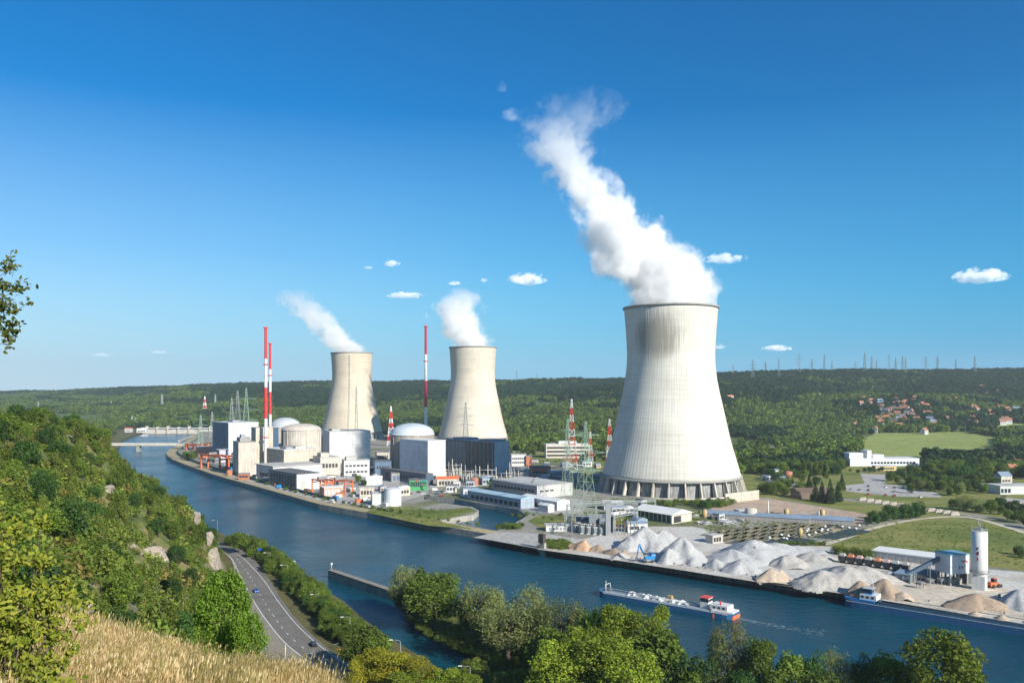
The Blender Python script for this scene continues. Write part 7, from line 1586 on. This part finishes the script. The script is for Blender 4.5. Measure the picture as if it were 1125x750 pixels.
def cloud(label, px, py, wpx, hpx, d, dens, seed):
    c = at(px, d); c.z = zt(py, d); s = d / FP; rx, rz_ = wpx / 2 * s, hpx / 2 * s; ry = rx * .7
    import bmesh
    bm = bmesh.new(); bmesh.ops.create_icosphere(bm, subdivisions=4, radius=1.)
    for v in bm.verts:
        f = 1 + .12 * math.sin(v.co.x * 5 + seed) * math.sin(v.co.y * 4 + seed); v.co = Vector((v.co.x * rx * f, v.co.y * ry * f, v.co.z * rz_ * f * (1. if v.co.z > 0 else .55)))
    me = bpy.data.meshes.new('small_cloud'); bm.to_mesh(me); bm.free()
    m = bpy.data.materials.new('cloud_vapour'); m.use_nodes = True; nt = m.node_tree; nt.nodes.remove(nt.nodes['Principled BSDF']); tc = nd(nt, 'ShaderNodeTexCoord').outputs['Object']
    mp = nd(nt, 'ShaderNodeMapping'); mp.inputs['Scale'].default_value = (1 / rx, 1 / ry, 1 / rz_); lk(nt, tc, mp.inputs[0]); ln = nd(nt, 'ShaderNodeVectorMath', operation='LENGTH'); lk(nt, mp.outputs[0], ln.inputs[0])
    ad = nd(nt, 'ShaderNodeVectorMath', operation='ADD'); lk(nt, mp.outputs[0], ad.inputs[0]); ad.inputs[1].default_value = (seed * 3.1, seed * 1.7, 0)
    mp2 = nd(nt, 'ShaderNodeMapping'); mp2.inputs['Scale'].default_value = (2.6 * rx / rz_ / 3, 2.4, 1.3); lk(nt, ad.outputs[0], mp2.inputs[0])
    nz = noise(nt, mp2.outputs[0], 1.0, 5, .6); q = math_n(nt, 'ADD', ln.outputs['Value'], math_n(nt, 'MULTIPLY', math_n(nt, 'SUBTRACT', nz, .5), 3.8)); dn_ = math_n(nt, 'MULTIPLY', math_n(nt, 'SUBTRACT', .72, q), 2.2, clamp=True)
    pv = nd(nt, 'ShaderNodeVolumePrincipled'); pv.inputs['Color'].default_value = (1, 1, 1, 1); lk(nt, math_n(nt, 'MULTIPLY', dn_, dens / (rz_ * 2)), pv.inputs['Density']); lk(nt, pv.outputs[0], nt.nodes['Material Output'].inputs['Volume'])
    try: m.cycles.volume_step_rate = .25
    except Exception: pass
    me.materials.append(m); props(put('small_cloud', me, None, c), label, 'cloud', 'small clouds in the blue sky')
D_ = 11000
for a in [('puffy white cloud between the main plume and middle plume', 580, 308, 46, 18, 9, 1), ('brightest cloud at the far right of the sky', 1077, 305, 62, 22, 9, 2), ('flat bright cloud above the ridge right of the tower', 853, 383, 34, 9, 8, 3), ('streaky cloud right of the main plume', 796, 285, 50, 14, 3.5, 4),
          ('small cloud above the left plume', 430, 290, 20, 10, 5, 5), ('thin flat cloud between the two left plumes', 445, 325, 42, 9, 5, 6), ('tiny pale cloud right of the middle plume', 499, 311.5, 16, 6, 4, 7), ('smallest pale cloud left of the puffy one', 532, 308, 9, 6, 3, 8),
          ('torn wisp above the top of the main plume', 562, 128, 26, 22, .8, 9), ('upper tiny wisp high above the main plume', 552, 97, 13, 18, .6, 10), ('faint tiny cloud beside the tower right shoulder', 790, 381, 14, 7, 3, 11), ('faint wisp left of the small left cloud', 405, 294, 12, 4, 2, 12), ('ghostly streak low on the far left sky', 112, 390, 26, 7, 1.2, 13), ('second ghostly streak low on the left sky', 174, 387, 24, 6, .9, 14)]:
    cloud(a[0], a[1], a[2], a[3], a[4], D_, a[5], a[6])
# haze box
m = bpy.data.materials.new('valley_haze'); m.use_nodes = True; nt = m.node_tree; nt.nodes.remove(nt.nodes['Principled BSDF'])
pv = nd(nt, 'ShaderNodeVolumePrincipled'); pv.inputs['Color'].default_value = (.80, .90, 1., 1); pv.inputs['Density'].default_value = 6e-5; pv.inputs['Anisotropy'].default_value = 0.2; lk(nt, pv.outputs[0], nt.nodes['Material Output'].inputs['Volume'])
HAZE = MB().box(-9300, 9300, -1000, 9300, -110, 420).build('haze', m); HAZE['kind'] = 'stuff'; HAZE['label'] = 'pale blue summer haze filling the valley'
